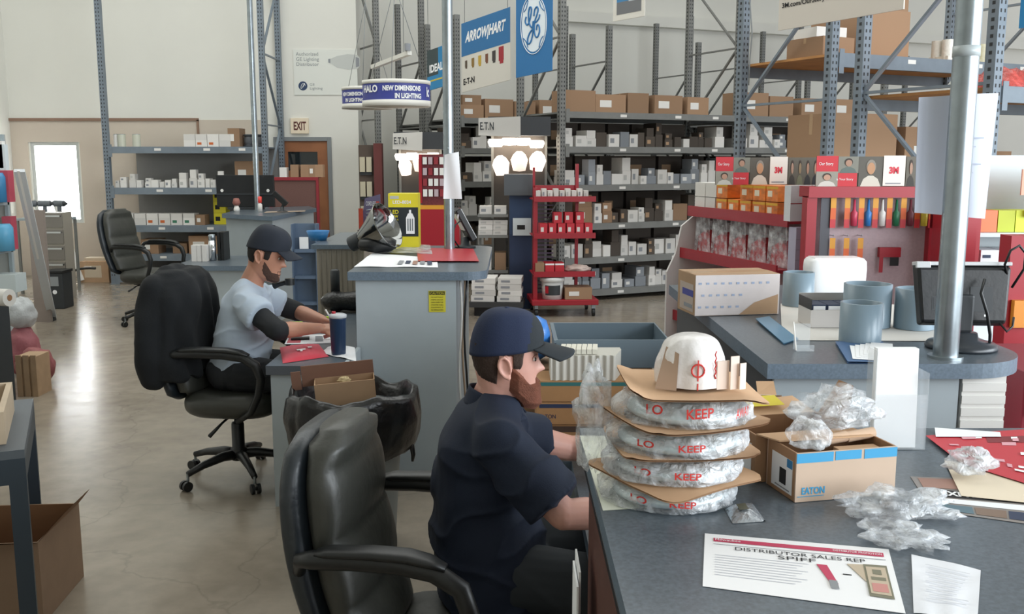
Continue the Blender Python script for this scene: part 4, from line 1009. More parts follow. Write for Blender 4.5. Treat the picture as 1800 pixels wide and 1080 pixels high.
r = open_box('breaker_box', 'plain brown breaker box with a white side label, behind the blue striped one', 'box', (b2.x, b2.y, ZC+.001), a1, W1, .13, .09, M_bkd)
lb = MB().box(-.0008, -.0001, .015, .11, .006, .07, M_paper).obj('side_label', r)
MB().box(-.0016, -.0008, .05, .075, .018, .046, M_ink).box(-.0016, -.0008, .085, .108, .058, .07, M_navy).obj('label_print', lb)
MB().prism([(0,0),(W1,0),(W1+.01,-.055),(.02,-.05)], .0905, .093, M_flap).obj('flap', r)
b = MB(); b.poly([(0.0,.13,.09),(W1,.13,.09),(W1-.01,.205,.105),(.03,.20,.10)], M_flap).poly([(.03,.20,.098),(W1-.01,.205,.103),(W1,.13,.088),(0,.13,.088)], M_flap); b.obj('flap', r)
b = MB(); b.poly([(W1,.02,.09),(W1,.12,.09),(W1+.03,.10,.16),(W1+.03,.05,.16)], M_bkd).poly([(W1+.032,.05,.158),(W1+.032,.10,.158),(W1+.002,.12,.088),(W1+.002,.02,.088)], M_bkd); b.obj('raised_flap', r)
yq = MB().box(.0,.075,.0,.045,0,.0008,mat('yellow_slip', '#d8c63a', .7)).obj('paper_slip'); yq.matrix_world = Tr(b2.x, b2.y, ZC) @ Matrix.Rotation(a1, 4, 'Z') @ Tr(.06, .145, .104) @ Matrix.Rotation(.2, 4, 'X'); tag(yq, 'yellow paper slip lying on the back flap of the rear breaker box', 'paper')
film('plastic_bag', 'round clear plastic bag bulging out of the left half of the striped box', (BL.x+.035, BL.y+.055, ZC+.105), (.034,.042,.03), 7, F_clear, floor=ZC+.09, amp=.2)
film('plastic_bag', 'crumpled clear plastic bag piled on the right of the breaker boxes', (BL.x+.12, BL.y+.16, ZC+.125), (.07,.05,.035), 12, F_clear, floor=ZC+.1, amp=.45)
# --- white open carton behind the stack
q0 = aZ(1334, 752, ZC)
r = open_box('white_box', 'small open white box with brown inside flaps behind the reflector stack', 'box', (q0.x, q0.y-.01, ZC+.001), -.12, .042, .06, .062, mat('white_box_card', '#dfe5ea', .6), M_kraft, t_=.002)
for k, P_ in enumerate([[(0,0,.062),(0,.06,.062),(-.05,.055,.072),(-.05,.008,.068)], [(0,.06,.062),(.042,.06,.062),(.04,.10,.085),(.0,.095,.085)], [(.042,0,.062),(0,0,.062),(-.002,-.026,.082),(.04,-.024,.082)]]):
    b = MB(); b.poly(P_, M_flap).poly([(x,y,z-.0015) for x,y,z in P_[::-1]], M_flap); b.obj('flap', r)
# --- acrylic brochure holder
bl, br_ = aZ(1543,792,ZC), aZ(1612,792,ZC); xw = br_.x-bl.x; yb = bl.y
t = T('brochure_holder', 'clear acrylic stand holding blank white leaflets at the counter back edge', 'leaflet holder', (bl.x-.008, yb, ZC+.001))
M_acr = bpy.data.materials.new('clear_acrylic'); M_acr.use_nodes = True
_n = M_acr.node_tree; _p = _n.nodes['Principled BSDF']; _p.inputs['Base Color'].default_value = srgb('#e3eaee'); _p.inputs['Roughness'].default_value = .04; _t = _n.nodes.new('ShaderNodeBsdfTransparent'); _x = _n.nodes.new('ShaderNodeMixShader'); _x.inputs[0].default_value = .82
_n.links.new(_p.outputs[0], _x.inputs[1]); _n.links.new(_t.outputs[0], _x.inputs[2]); _n.links.new(_x.outputs[0], _n.nodes['Material Output'].inputs['Surface'])
b = MB(); b.box(-.002, xw+.022, .0, .003, 0, .115, M_acr).box(-.004,-.002,0,.05,0,.205,M_acr).box(xw+.022,xw+.024,0,.05,0,.16,M_acr).box(-.004,xw+.024,0,.06,-.0,.002,M_acr); b.obj('holder', t)
b = MB(); b.add([(0,.006,.003),(xw+.006,.006,.003),(xw+.012,.03,.205),(.008,.03,.205),(0,.028,.003),(xw+.006,.028,.003),(xw+.012,.05,.205),(.008,.05,.205)], [(0,1,2,3),(5,4,7,6),(4,0,3,7),(1,5,6,2),(3,2,6,7),(4,5,1,0)], mat('bright_white_leaflets', '#f6f8f9', .6)); b.obj('leaflets', t)
# --- SPIFF flyer
def flyer(name, label, cat, c4, m, wav=.0, o=.0012, group=None):
    q = Q(*[aZ(x, y, ZC+o) for x, y in c4]); b = MB(); sheet(b, q, m, .0004, wav); ob = b.obj(name); return tag(ob, label, cat, group), q
f, q = flyer('flyer', 'white flyer with a red header bar and a banknote picture on the front counter', 'flyer', [(1235,1031),(1592,1079),(1562,966),(1239,938)], mat('flyer_paper', '#f3f3f4', .7))
M_magenta = mat('crimson_print', '#c2365a', .6)
q.n = Vector((0,0,1))
bb = MB(); qrect(bb, q, .05, .965, .845, .915, M_magenta); bb.obj('header_bar', f)
bb = MB(); qrect(bb, q, .05, .97, .79, .797, M_gink); bb.obj('rule', f)
qtext('Milwaukee', M_wht, f, q, .06, .20, .862, .905, .0012); qtext('DISTRIBUTOR PROMOTION', M_wht, f, q, .70, .955, .862, .895, .0012)
qtext('DISTRIBUTOR SALES REP', M_ink, f, q, .17, .86, .705, .765, .0009, bold=0); qtext('SPIFF', M_ink, f, q, .40, .60, .62, .685, .0009, bold=0)
M_fainti = mat('faint_ink', '#c9cbd2', .8)
bb = MB()
for k in range(9): qrect(bb, q, .06, .56-(k*37 % 11)*.008, .58-k*.045, .588-k*.045, M_fainti)
bb.obj('small_print', f)
bb = MB(); bb.poly([q(.60,.60,.0009), q(.66,.30,.0009), q(.70,.30,.0009), q(.655,.60,.0009)][::1], M_magenta); bb.poly([q(.652,.35,.0014), q(.66,.22,.0014), q(.70,.22,.0014), q(.695,.35,.0014)], mat('tool_grey', '#8c8f92', .6)); bb.obj('blade_picture', f)
bb = MB(); qrect(bb, q, .73, .775, .47, .485, M_ink); bb.obj('equals_dash', f)
M_note = mat('banknote_tan', '#c3b39c', .7); M_noted = mat('banknote_green_grey', '#7d7a66', .7)
bb = MB(); bb.poly([q(.76,.66,.0008), q(.84,.40,.0008), q(.90,.40,.0008), q(.88,.68,.0008)], M_note); bb.poly([q(.845,.18,.0010), q(.965,.17,.0010), q(.965,.69,.0010), q(.845,.68,.0010)], M_noted); bb.poly([q(.855,.22,.0013), q(.955,.21,.0013), q(.955,.65,.0013), q(.855,.64,.0013)], M_note)
qrect(bb, q, .872, .945, .43, .48, M_noted, .0015); qrect(bb, q, .885, .93, .52, .60, M_noted, .0015); qrect(bb, q, .868, .945, .25, .38, mat('seal_pink', '#c98c84', .7), .0015); bb.obj('banknote_picture', f)
f, q = flyer('receipt', 'small faintly printed white receipt right of the flyer', 'receipt', [(1606,1078),(1718,1095),(1724,1003),(1602,975)], mat('receipt_paper', '#e9ebf0', .75), .003)
q.n = Vector((0,0,1)); bb = MB()
for k in range(9): qrect(bb, q, .2+(k % 2)*.05, .85-(k*29 % 7)*.03, .82-k*.075, .832-k*.075, M_fainti, .0034)
bb.obj('small_print', f)
# --- magazines and flyers on the right
M_redfly = mat('red_flyer_print', '#c22f3b', .45)
f, q = flyer('magazine', 'cover with photo strips and white title lettering at the right counter edge', 'magazine', [(1640,898),(1830,925),(1830,845),(1600,838)], mat('magazine_grey', '#8a8480', .4), 0, .001)
q.n = Vector((0,0,1)); bb = MB(); qrect(bb, q, .15, 1, .42, .62, M_ink); qrect(bb, q, .1, 1, .26, .38, M_paper); qrect(bb, q, .1, .4, .05, .22, mat('photo_teal', '#54707c', .5)); qrect(bb, q, .42, .7, .05, .22, mat('photo_brown', '#7c6656', .5)); qrect(bb, q, .72, 1, .05, .22, M_navy); qrect(bb, q, .05, 1, .66, .95, mat('photo_rust', '#a07a6c', .5)); bb.obj('cover_print', f)
qtext('EXPRESS', M_wht, f, q, .17, .62, .45, .58, .0014, bold=.004)
f, q = flyer('flyer', 'cream flyer peeking out between the red flyer and the magazine', 'flyer', [(1690,872),(1840,888),(1840,830),(1660,810)], mat('cream_flyer', '#e6d8c0', .6), 0, .0034)
f, q = flyer('flyer', 'red flyer with white lettering at the right edge of the front counter', 'flyer', [(1690,815),(1850,865),(1850,752),(1627,766)], M_redfly, 0, .0058)
q.n = Vector((0,0,1)); rs = random.Random(5)
for k in range(16):
    bb = MB(); u, v = rs.uniform(.1,.85), rs.uniform(.12,.85); qrect(bb, q, u, u+rs.uniform(.05,.14), v, v+rs.uniform(.03,.07), M_wht if k % 3 else mat('pink_print', '#dba0aa', .6), .0006+.0001*k); bb.obj('print_block', f)
bb = MB(); qrect(bb, q, .45, .78, .72, .86, mat('dark_red_print', '#7c1f27', .5), .0005); bb.obj('print_block', f); qtext('SAVE BIG', M_wht, f, q, .15, .42, .3, .42, .0012, bold=.003)
f, q = flyer('paper_sheet', 'folded white sheet lying above the red flyer', 'paper', [(1645,768),(1760,768),(1758,760),(1643,752)], M_paper, 0, .008)
# plastic bags right
c = aZ(1575, 905, ZC); film('plastic_bag', 'crumpled clear plastic bag right of the blue striped breaker box', (c.x, c.y, ZC+.018), (.075,.045,.022), 21, F_clear, floor=ZC+.004, amp=.5)
c = aZ(1585, 950, ZC); film('plastic_bag', 'flattened clear plastic bag between the flyer and the magazine', (c.x, c.y, ZC+.008), (.05,.05,.009), 31, F_clear, floor=ZC+.004, amp=.5)
c = aZ(1705, 840, ZC); film('plastic_bag', 'small milky plastic bag lying on the red flyer', (c.x, c.y, ZC+.030), (.038,.03,.026), 41, F_milky, floor=ZC+.012, amp=.4)
# things in the open side of the counter, seen past the man's arm
for k, (px_, py_, m_, l_) in enumerate([(1035,905,M_paper,'white folded papers in the rack on the left side of the front counter'),(1030,935,mat('grey_envelope','#b6b2a8',.7),'grey envelopes in the rack below the folded papers'),(1045,1000,mat('yellow_envelope','#c9b661',.7),'yellow folder in the rack on the left side of the front counter'),(1030,985,M_red,'red folder beside the yellow one on the counter side')]):
    p = aZ(px_, py_, 1.0); yy = min(max(p.y, .9), 2.0)
    b = MB(); b.bc((0,0,-.1), (.004,.13,.16), m_, 0).bc((.006,.02,-.08), (.004,.12,.16), m_, 0); b.bc((.003,.01,-.17),(.012,.1,.01),m_,0)
    o = b.obj('paper_stack'); o.location = (nx0-.018, 1.9-.2*k, .90-.06*(k % 2)); tag(o, l_, 'papers')
# ================================================================= RIGHT COUNTER
M_ring = mat('grey_pvc', '#7f93a0', .32, spec=.6); M_ringi = mat('grey_pvc_inside', '#6b7a85', .5)
def pvc(label, px_, py_, r_, h_):
    c = aZ(px_, py_, ZC); t = T('pvc_ring', label, 'pipe piece', (c.x, c.y+r_, ZC+.0035), 0, None)
    MB().lathe([(r_,0),(r_,h_),(r_-.006,h_+.001),(r_-.008,h_),(r_-.008,0)], M_ring, n=48, caps=False).lathe([(r_-.008,0),(r_,0)], M_ring, n=48, caps=False).obj('pipe_wall', t); return t
c0 = aZ(1383,598,ZC+.001); 
b = MB(); sheet(b, Q(aZ(1375,598,ZC+.002), aZ(1660,600,ZC+.002), aZ(1640,536,ZC+.002), aZ(1372,534,ZC+.002)), mat('off_white_board', '#d5d2cc', .6), .0015); tag(b.obj('display_board'), 'thin off-white board lying under the grey rings on the right counter', 'board')
pvc('grey pipe ring beside the brown taped carton, leftmost of the rings', 1410, 542, .062, .135)
pvc('front grey pipe ring with bright highlight next to the white open box', 1524, 609, .066, .128)
pvc('wide grey pipe ring behind the front ring', 1537, 581, .082, .15)
pvc('grey pipe ring half hidden behind the pole and the monitor', 1620, 584, .068, .14)
# taped carton
p = aZ(1221, 557, ZC); p2 = aZ(1368, 553, ZC); a = math.atan2(p2.y-p.y, p2.x-p.x); wd = (p2-p).length
t = T('taped_carton', 'long brown carton wrapped in whitish printed tape on the right counter', 'box', (p.x, p.y, ZC+.001), a)
M_tapew = mat('printed_white_tape', '#cfc6c4', .45, var=.03, vscale=20)
MB().box(0, wd, 0, .2, 0, .158, M_kraft).obj('carton', t, bevel=.003)
b = MB(); b.box(.0, wd-.0, -.0012, -.0002, .002, .156, M_tapew); fr = b.obj('front_tape', t)
b = MB(); b.prism([(wd-.16,.0),(wd-.005,.0),(wd-.005,.075),(wd-.1,.045)], -.0, .0006, M_kraft, Matrix(((1,0,0,0),(0,0,-1,-.0014),(0,1,0,.003),(0,0,0,1)))); b.obj('tape_gap', fr)
b = MB(); rs = random.Random(3)
for k in range(30):
    u = (k % 10)*.03+.012+(k//10 % 2)*.012; v = .03+(k//10)*.045
    if u > wd-.17+ v*.4 and v < .08: continue
    b.box(u, u+.012, -.0022, -.0013, v, v+.008, mat('pale_blue_print', '#9aa7c0', .6))
b.obj('tape_print', fr)
MB().box(-.0012, -.0002, .02, .17, .012, .118, mat('clear_label', '#b8a79a', .5)).box(-.002, -.0012, .02, .14, .07, .095, mat('violet_stripe', '#474a94', .6)).box(-.002,-.0012,.03,.12,.025,.04,M_gink).obj('side_label', t)
b = MB().box(.002, wd-.002, .06, .12, .158, .1588, M_tape); b.obj('top_tape', t)
# white rounded bin
p = aZ(1474, 528, ZC)
t = T('white_tub', 'bright white rounded plastic tub at the back of the right counter', 'tub', (p.x, p.y+.07, ZC+.001))
b = MB(); loft(b, [((0,0,z_), (.125*k_,0,0), (0,.07*k_,0)) for z_, k_ in [(0,.93),(.01,.97),(.13,1.0),(.16,.98),(.172,.9)]], mat('glossy_white_plastic', '#f4f5f6', .25), 40, 5); b.obj('tub_body', t)
MB().box(-.1,.1,-.05,.05,.172,.176,mat('glossy_white_plastic', '#f4f5f6')).obj('lid', t)
# open white box with wiring devices
p = aZ(1424, 578, ZC); t = open_box('device_box', 'open white cardboard box holding boxed wiring devices', 'box', (p.x, p.y, ZC+.0035), .02, .17, .14, .062, mat('offwhite_box', '#cfcac6', .7), M_kraftd)
b = MB(); b.box(-.0, .17, .138, .14, .062, .105, mat('offwhite_box', '#cfcac6')).box(0,.003,.0,.14,.062,.10,M_dark); b.obj('raised_rear_flap', t)
for k in range(3):
    MBx = MB().box(0,.05,0,.11,0,.075,M_navy).box(.004,.046,-.0008,-.0001,.052,.07,M_wht); o = MBx.obj('device_carton'); o.matrix_world = Tr(p.x+.008+k*.053, p.y+.012, ZC+.0085)
    tag(o, ['left','middle','right'][k]+' dark blue device carton standing in the open white box', 'box', 'device cartons in the white box'); text('COOPER', M_wht, o, Tr(.005, -.0012, .034) @ FRONT, width=.04, height=.009)
# blue folder and acrylic holder
b = MB(); sheet(b, Q(aZ(1378,604,ZC+.006), aZ(1404,596,ZC+.006), aZ(1352,556,ZC+.012), aZ(1328,560,ZC+.012)), mat('blue_folder', '#5d8cab', .3), .004); tag(b.obj('folder'), 'narrow light blue folder lying beside the off-white board', 'folder')
p = aZ(1400, 619, ZC); t = T('card_holder', 'small empty clear acrylic card holder near the counter edge', 'card holder', (p.x, p.y, ZC+.001))
MB().box(0,.055,0,.002,0,.02,M_acr).box(0,.055,0,.045,0,.002,M_acr).obj('tray', t)
b = MB(); b.add([(0,.01,.002),(.004,.01,.002),(.004,.05,.085),(0,.05,.085),(0,.012,.002),(.004,.012,.002),(.004,.053,.085),(0,.053,.085)], [(0,1,2,3),(5,4,7,6),(4,0,3,7),(1,5,6,2),(3,2,6,7)], M_white, True); b.box(.004,.055,.048,.05,.002,.08,M_acr); b.obj('back_rest', t)
# blue tray with papers
q = Q(aZ(1490,640,ZC+.001), aZ(1562,641,ZC+.001), aZ(1552,604,ZC+.001), aZ(1468,604,ZC+.001))
b = MB(); sheet(b, q, mat('blue_binder', '#4a6a94', .4), .006, 0); q.n = Vector((0,0,1)); t = b.obj('binder'); t.location.z = .007; tag(t, 'blue binder with white papers on top, near the front edge of the right counter', 'binder')
b = MB()
for k in range(5): b.poly([q(.15+.1*k,.1+.06*k,.002+.0006*k), q(.95+.05*k,.02+.05*k,.002+.0006*k), q(1.1+.02*k,.6+.05*k,.002+.0006*k), q(.25+.12*k,.75+.03*k,.002+.0006*k)], M_paper)
b.obj('papers', t)
# payment monitor seen from behind
mc = aZ(1701, 622, ZC); mz = ZC+.001
t = T('monitor', 'black point-of-sale monitor seen from behind on the right counter', 'monitor', (mc.x+.02, mc.y+.09, mz), math.radians(-4))
MB().lathe([(.105,0),(.108,.006),(.10,.018),(.05,.028),(.045,.05),(.0,.052)], mat('blueish_black_plastic', '#2d3238', .35), n=40).obj('stand_base', t)
MB().box(-.03,.03,-.012,.03,.05,.17,M_dark).obj('stand_neck', t, bevel=.008)
MM = Tr(0,.02,.165) @ Matrix.Scale(.86, 4) @ Matrix.Rotation(math.radians(-8), 4, 'X')
b = MB(); b.add([(-.15,-.022,-.10),(.15,-.022,-.10),(.165,-.022,.10),(-.165,-.022,.10),(-.155,.025,-.115),(.155,.025,-.115),(.175,.025,.115),(-.175,.025,.115)], [(0,1,2,3),(5,4,7,6),(4,0,3,7),(1,5,6,2),(3,2,6,7),(4,5,1,0)], M_black, False, MM); hs_ = b.obj('housing', t, bevel=.008)
MB().box(-.172,.172,-.015,.028,.108,.122,mat('silver_trim', '#cfd2d3', .3)).box(-.172,-.12,-.024,-.01,.098,.122,mat('silver_trim', '#cfd2d3')).obj('top_bezel', t, bevel=.003).matrix_local = MM
b = MB()
for k in range(5): b.box(-.11+k*.012,-.105+k*.012,-.0235,-.022,-.05,-.01,M_dark,MM)
b.box(-.115,-.05,-.0228,-.0221,-.055,-.005,M_dark,MM); b.obj('vent_grille', hs_)
MB().box(.02,.1,-.0245,-.022,-.06,.03,M_dark,MM).obj('mount_plate', hs_)
MB().box(.07,.085,-.024,-.0225,-.078,-.07,M_wht,MM).obj('maker_mark', hs_)
b = MB(); b.tube([(.05,-.02,.22),(.03,-.05,.18),(.05,-.055,.12),(.07,-.04,.05),(.075,-.03,.012),(.06,.0,.02)], .005, M_black, 8); b.obj('cable', t)
b = MB(); b.tube([(.135,.02,.22),(.115,.0,.265),(.125,-.01,.31),(.15,-.01,.325),(.175,.0,.30),(.178,.01,.25),(.15,.02,.19)], .004, M_black, 8); b.obj('cable', t)
b = MB(); b.tube([(.1,-.03,.085),(.12,-.04,.06),(.14,-.03,.075),(.15,-.01,.10)], .0035, M_black, 8); b.obj('cable', t)
# paper sheets taped to the pole
q = Q(aY(1637,378,2.80), aY(1766,389,2.80), aY(1797,158,2.80), aY(1650,166,2.80))
b = MB(); f = lambda u, v: q(u, v, .0)+Vector((0, .012+.115*abs(u-.36)**1.4*.0+ .0, 0))
b.grid(lambda u, v: Vector(q(u, v))+Vector((0,.118+.02*math.sin(PI*u*2+v),0)), 14, 10, mat('hanging_paper', '#c3c8d4', .7)); b.grid(lambda u, v: Vector(q(u, v))+Vector((0,.1195+.02*math.sin(PI*u*2+v),0)), 14, 10, mat('hanging_paper', '#c3c8d4'), True, None, True)
pp = b.obj('paper_poster'); tag(pp, 'large plain white paper sheet fastened behind the right pole', 'paper')
b = MB()
for k in range(7): b.poly([Vector(q(.52,.72-k*.07))+Vector((0,.094,0)), Vector(q(.52+.28*((k*5) % 3+1)/3,.72-k*.07))+Vector((0,.094,0)), Vector(q(.52+.28*((k*5) % 3+1)/3,.71-k*.07))+Vector((0,.094,0)), Vector(q(.52,.71-k*.07))+Vector((0,.094,0))], mat('faint_blue_ink', '#b4bac9', .8))
b.obj('small_print', pp)
MB().lathe([(.0365,0),(.0372,0),(.0372,.03),(.0365,.03)], mat('clear_tape_band','#b9c2c4',.3), n=28, M=Tr(1.302,2.85,2.02), caps=False).obj('tape_band', pp)
# --- bowl and crumpled bag on the display base: see displays
# --- near desk goods
t = T('computer_tower', 'beige edged computer tower with a dark vent grille under the right counter edge', 'computer', (.60, 3.45, .7315))
MB().box(-.04,.10,0,.14,0,.30,M_dark).obj('case', t)
b = MB()
for k in range(11): b.box(-.03,.04,-.004,-.0005,.03+k*.024,.042+k*.024,M_gink)
b.box(-.03,.04,-.0015,-.0003,.03,.3,M_dark); b.obj('vent_grille', t); MB().box(.055,.075,-.006,-.0005,.0,.30,mat('ivory_strip', '#cbbf9c', .6)).obj('ivory_strip', t)
# eaton boxes and bin of light panels
def flatbox(label, x0, x1, y0, d_, z0, h_, stripe, txt):
    t = T('long_carton', label, 'box', (x0, y0, z0))
    MB().box(0,x1-x0,0,d_,0,h_,mat('golden_kraft', '#a37b52', .85, var=.05)).obj('carton', t, bevel=.002)
    MB().box(.012,x1-x0,-.0012,-.0002,h_*.76,h_*.93,stripe).obj('stripe', t)
    if txt: text(txt, M_navy, t, Tr(.012,-.001,h_*.28) @ FRONT, width=.055, height=.014)
yb_ = 3.15
def zat(py_): return aY(1000, py_, yb_).z
xl, xr = aY(944,700,yb_).x, aY(1105,700,yb_).x
flatbox('long brown carton with a blue stripe at the bottom, on the near desk', xl-.004, xr, yb_, .16, zat(747), zat(708)-zat(747), M_navy, 'EATON')
flatbox('long brown carton with a teal stripe lying on the blue striped one', xl, xr+.01, yb_, .16, zat(708)+.002, zat(671)-zat(708), mat('teal_stripe', '#2b6a6a', .6), None)
flatbox('dark brown carton under the two striped cartons on the near desk', xl+.02, xr-.02, yb_+.012, .14, .7315, zat(747)-.7325, mat('dark_stripe', '#4c3a30', .8), None)
# ribbed white block (folded panels) on the cartons
zb_ = zat(671)+.0025; t = T('white_tray_bin', 'ribbed translucent white tray block standing on the striped cartons', 'tray', (aY(968,640,yb_).x, yb_+.005, zb_))
b = MB(); W_ = aY(1082,640,yb_).x-aY(968,640,yb_).x; n = 60
P_ = [(W_*i/n, .004*math.sin(i/n*2*PI*9)) for i in range(n+1)]+[(W_+.03, .10), (W_+.03,.14), (.0,.14)]
b.prism(P_, 0, .085, mat('milky_plastic', '#cdcac0', .45, trans=.1)); b.obj('ribbed_wall', t)
for k in range(7):
    o = MB().box(0,.016,0,.10,0,.016,mat('ivory_bar', '#dcd9cb', .6)).obj('folded_leaflet'); o.location = (aY(985,620,yb_).x+k*.018, yb_+.02, zb_+.0865); o.rotation_euler = (.0,0,-.1)
    tag(o, ORD[k]+' ivory bar from the left lying on the ribbed tray', 'bar', 'ivory bars on the ribbed tray')
# grey tote tray further back
zt_ = .80; q = [aZ(955,640,zt_), aZ(1150,632,zt_), aZ(1150,578,zt_), aZ(1010,568,zt_)]
t = T('grey_tote', 'empty grey plastic tote tray beyond the ribbed block', 'tote', (.155, 3.34, 1.002))
M_tote = mat('grey_tote_plastic', '#66757f', .45)
w_ = .40; d_ = .36
carton('kraft', Tr(.235, 3.52, .7315), (0,0,0), (.52,.36,.268), 0, 'plain brown carton under the grey tote and the blue pouch', v=1)
b = MB(); b.box(0,w_,0,.006,0,.10,M_tote).box(0,w_,d_-.006,d_,0,.10,M_tote).box(0,.006,.006,d_-.006,0,.10,M_tote).box(w_-.006,w_,.006,d_-.006,0,.10,M_tote).box(.006,w_-.006,.006,d_-.006,0,.006,M_tote); b.box(-.008,0,-.008,d_+.008,.09,.10,M_tote).box(0,w_,d_,d_+.008,.09,.10,M_tote); b.obj('tray_body', t)
# blue parcel behind the cap: roll of blue film
p = aY(940, 548, 3.25)
t = T('blue_pouch', 'glossy blue and white plastic pouch beyond the cap of the seated man', 'pouch', (.062, 3.46, 1.0)); t.scale = (1.15, 1.3, 1.45)
b = MB(); loft(b, [((x_,0,.075), (0,0,.0), (0,0,0)) if False else ((x_, 0, .06), (0, .06*k_, 0), (0, 0, .055*k_)) for x_, k_ in [(-.07,.1),(-.055,.7),(-.02,1),(.03,1.0),(.055,.8),(.066,.3)]], mat('glossy_blue_plastic', '#3d7cc8', .25, bump=.2), 24, 2.6); b.obj('pouch_body', t)
b = MB(); loft(b, [((x_, -.004, .088), (0, .05*k_, 0), (0, 0, .032*k_)) for x_, k_ in [(-.1,.1),(-.08,.6),(-.03,1),(.01,1.0),(.03,.6)]], mat('glossy_white_film', '#dfe4ec', .2, bump=.4), 20, 2.4); b.obj('white_end', t)
# keyboard for the near man
t = T('keyboard', 'black keyboard under the hands of the man in the navy polo', 'keyboard', (.36, 2.50, .7315))
MB().box(0,.16,0,.42,0,.018,M_black).obj('base', t, bevel=.003)
b = MB()
for i in range(5):
    for j in range(14): b.box(.012+i*.028,.036+i*.028,.012+j*.028,.036+j*.028,.0185,.026,M_dark)
b.obj('keys', t)['kind'] = 'stuff'
# green strap
b = MB(); b.tube([aY(1268,648,2.45), aY(1285,664,2.40), aY(1292,672,2.36)], .004, mat('green_strap', '#2f9c58', .5), 8)
# red sheet on the near desk
b = MB(); q = Q(aZ(985,800,.7325), aZ(1120,800,.7325), aZ(1120,757,.7325), aZ(975,762,.7325)); sheet(b, q, M_red, .0008); tag(b.obj('folder'), 'red folder lying on the near desk under the brown cartons', 'folder')
# ================================================================= JACKET on the second chair
jm = mat('black_fleece', '#111417', .98, bump=.15, bscale=120)
b = MB(); rr = []
for i in range(15):
    u = i/14; z = 1.15-.55*u; x = -.275+.05*u-.01; w_ = [.19,.235,.26][min(2, i)] if i < 3 else .26+.06*u; th = .09+.035*min(1, u*4) if i else .06
    rr.append(((x-.03*u,0,z), (th+.012,0,0), (0,w_,0)))
loft(b, rr, jm, 36, 2.6)
b.cap((-.33,-.2,1.06), .085, (-.345,-.27,.80), .075, jm, 16); b.cap((-.345,-.27,.80), .075, (-.33,-.29,.60), .055, jm, 16)
b.cap((-.33,.2,1.06), .085, (-.34,.28,.78), .07, jm, 16); b.cap((-.34,.28,.78), .07, (-.33,.30,.60), .05, jm, 16)
b.cap((-.32,-.08,1.12), .055, (-.32,.08,1.12), .055, jm, 16)
jk = bake(b, 'jacket', None, .009, 3, lambda p: .016*math.sin(p.y*38+mnoise.noise(Vector((p.y*4, 0, p.z*3)))*5)*max(.2,min(1, (1.15-p.z)*4))+.010*mnoise.noise(Vector((p.x*12,p.y*12,p.z*7))))
jk.matrix_world = Tr(*ch2.location) @ Matrix.Rotation(ch2.rotation_euler.z, 4, 'Z') @ Tr(.0,0,.0)
tag(jk, 'black jacket draped over the backrest of the chair under the man in grey', 'jacket')
# ================================================================= TRASH BIN
bc_ = Vector((-.70, 4.15, 0)); t = T('trash_bin', 'grey trash bin lined with a black garbage bag in front of the middle counter', 'bin', tuple(bc_))
MB().lathe([(.0,.001),(.17,.001),(.175,.02),(.215,.63),(.222,.65),(.215,.65),(.165,.02),(0,.02)], mat('grey_bin_plastic', '#8b9394', .5), n=40).obj('bin_body', t)
M_bag = mat('black_bin_bag', '#0e0f11', .3, spec=.6, bump=.9, bscale=11)
b = MB()
def bagf(u, v):
    a = 2*PI*u; d = Vector((math.cos(a), math.sin(a), 0)); nz = mnoise.noise(Vector((d.x*3, d.y*3, v*2.2))); n2 = abs(mnoise.noise(Vector((d.x*7, d.y*7, v*3+5))))
    pr = [(.175,.44),(.205,.60),(.232,.70),(.252,.735),(.272,.715),(.285,.62),(.272,.52),(.25,.49)]
    k = v*7; j = min(6, int(k)); f_ = k-j; r_ = pr[j][0]*(1-f_)+pr[j+1][0]*f_; z = pr[j][1]*(1-f_)+pr[j+1][1]*f_
    r_ *= 1+.06*nz*min(1, v*1.5)+.05*n2*min(1, v*1.5); z += (.02*nz+.012*math.sin(a*5))*(1 if v > .3 else 0)-.05*max(0, v-.8)*5*abs(math.sin(a*1.5+.5))
    return Vector((d.x*r_*1.03, d.y*r_, z))
b.grid(bagf, 90, 30, M_bag); b.grid(lambda u, v: Vector((math.cos(2*PI*u)*.18*v, math.sin(2*PI*u)*.175*v, .44-.03*(1-v))), 24, 4, M_bag); b.obj('garbage_bag', t)
b = MB(); b.tube([(.245,-.05,.50),(.262,-.06,.49),(.268,-.062,.45),(.264,-.06,.42)], [.012,.012,.01,.006], M_bag, 8); b.obj('bag_knot', t)
r = open_box('cardboard_box', 'flattened open brown carton sticking out of the trash bin', 'box', (bc_.x-.15, bc_.y-.06, .66), .16, .26, .09, .105, M_kraft, M_kraft)
r.rotation_euler = (.12, -.07, .16)
b = MB(); b.box(-.055,.26,.092,.096,.07,.165,mat('brown_flap_dark', '#7d5b4b', .85)); b.obj('flap', r)
b = MB(); b.box(-.10,-.058,.085,.089,.06,.145,mat('brown_flap_dark', '#7d5b4b', .85)); tag(b.obj('side_flap', r))
o = film('crumpled_paper', 'small cream crumpled scrap lying in the carton in the bin', (bc_.x-.035, bc_.y-.02, .775), (.025,.012,.014), 3, mat('cream_scrap', '#cdb98f', .8), 'paper scrap')
# ================================================================= MIDDLE COUNTER TOP
def zc(px_, py_): return aZ(px_, py_, CH)
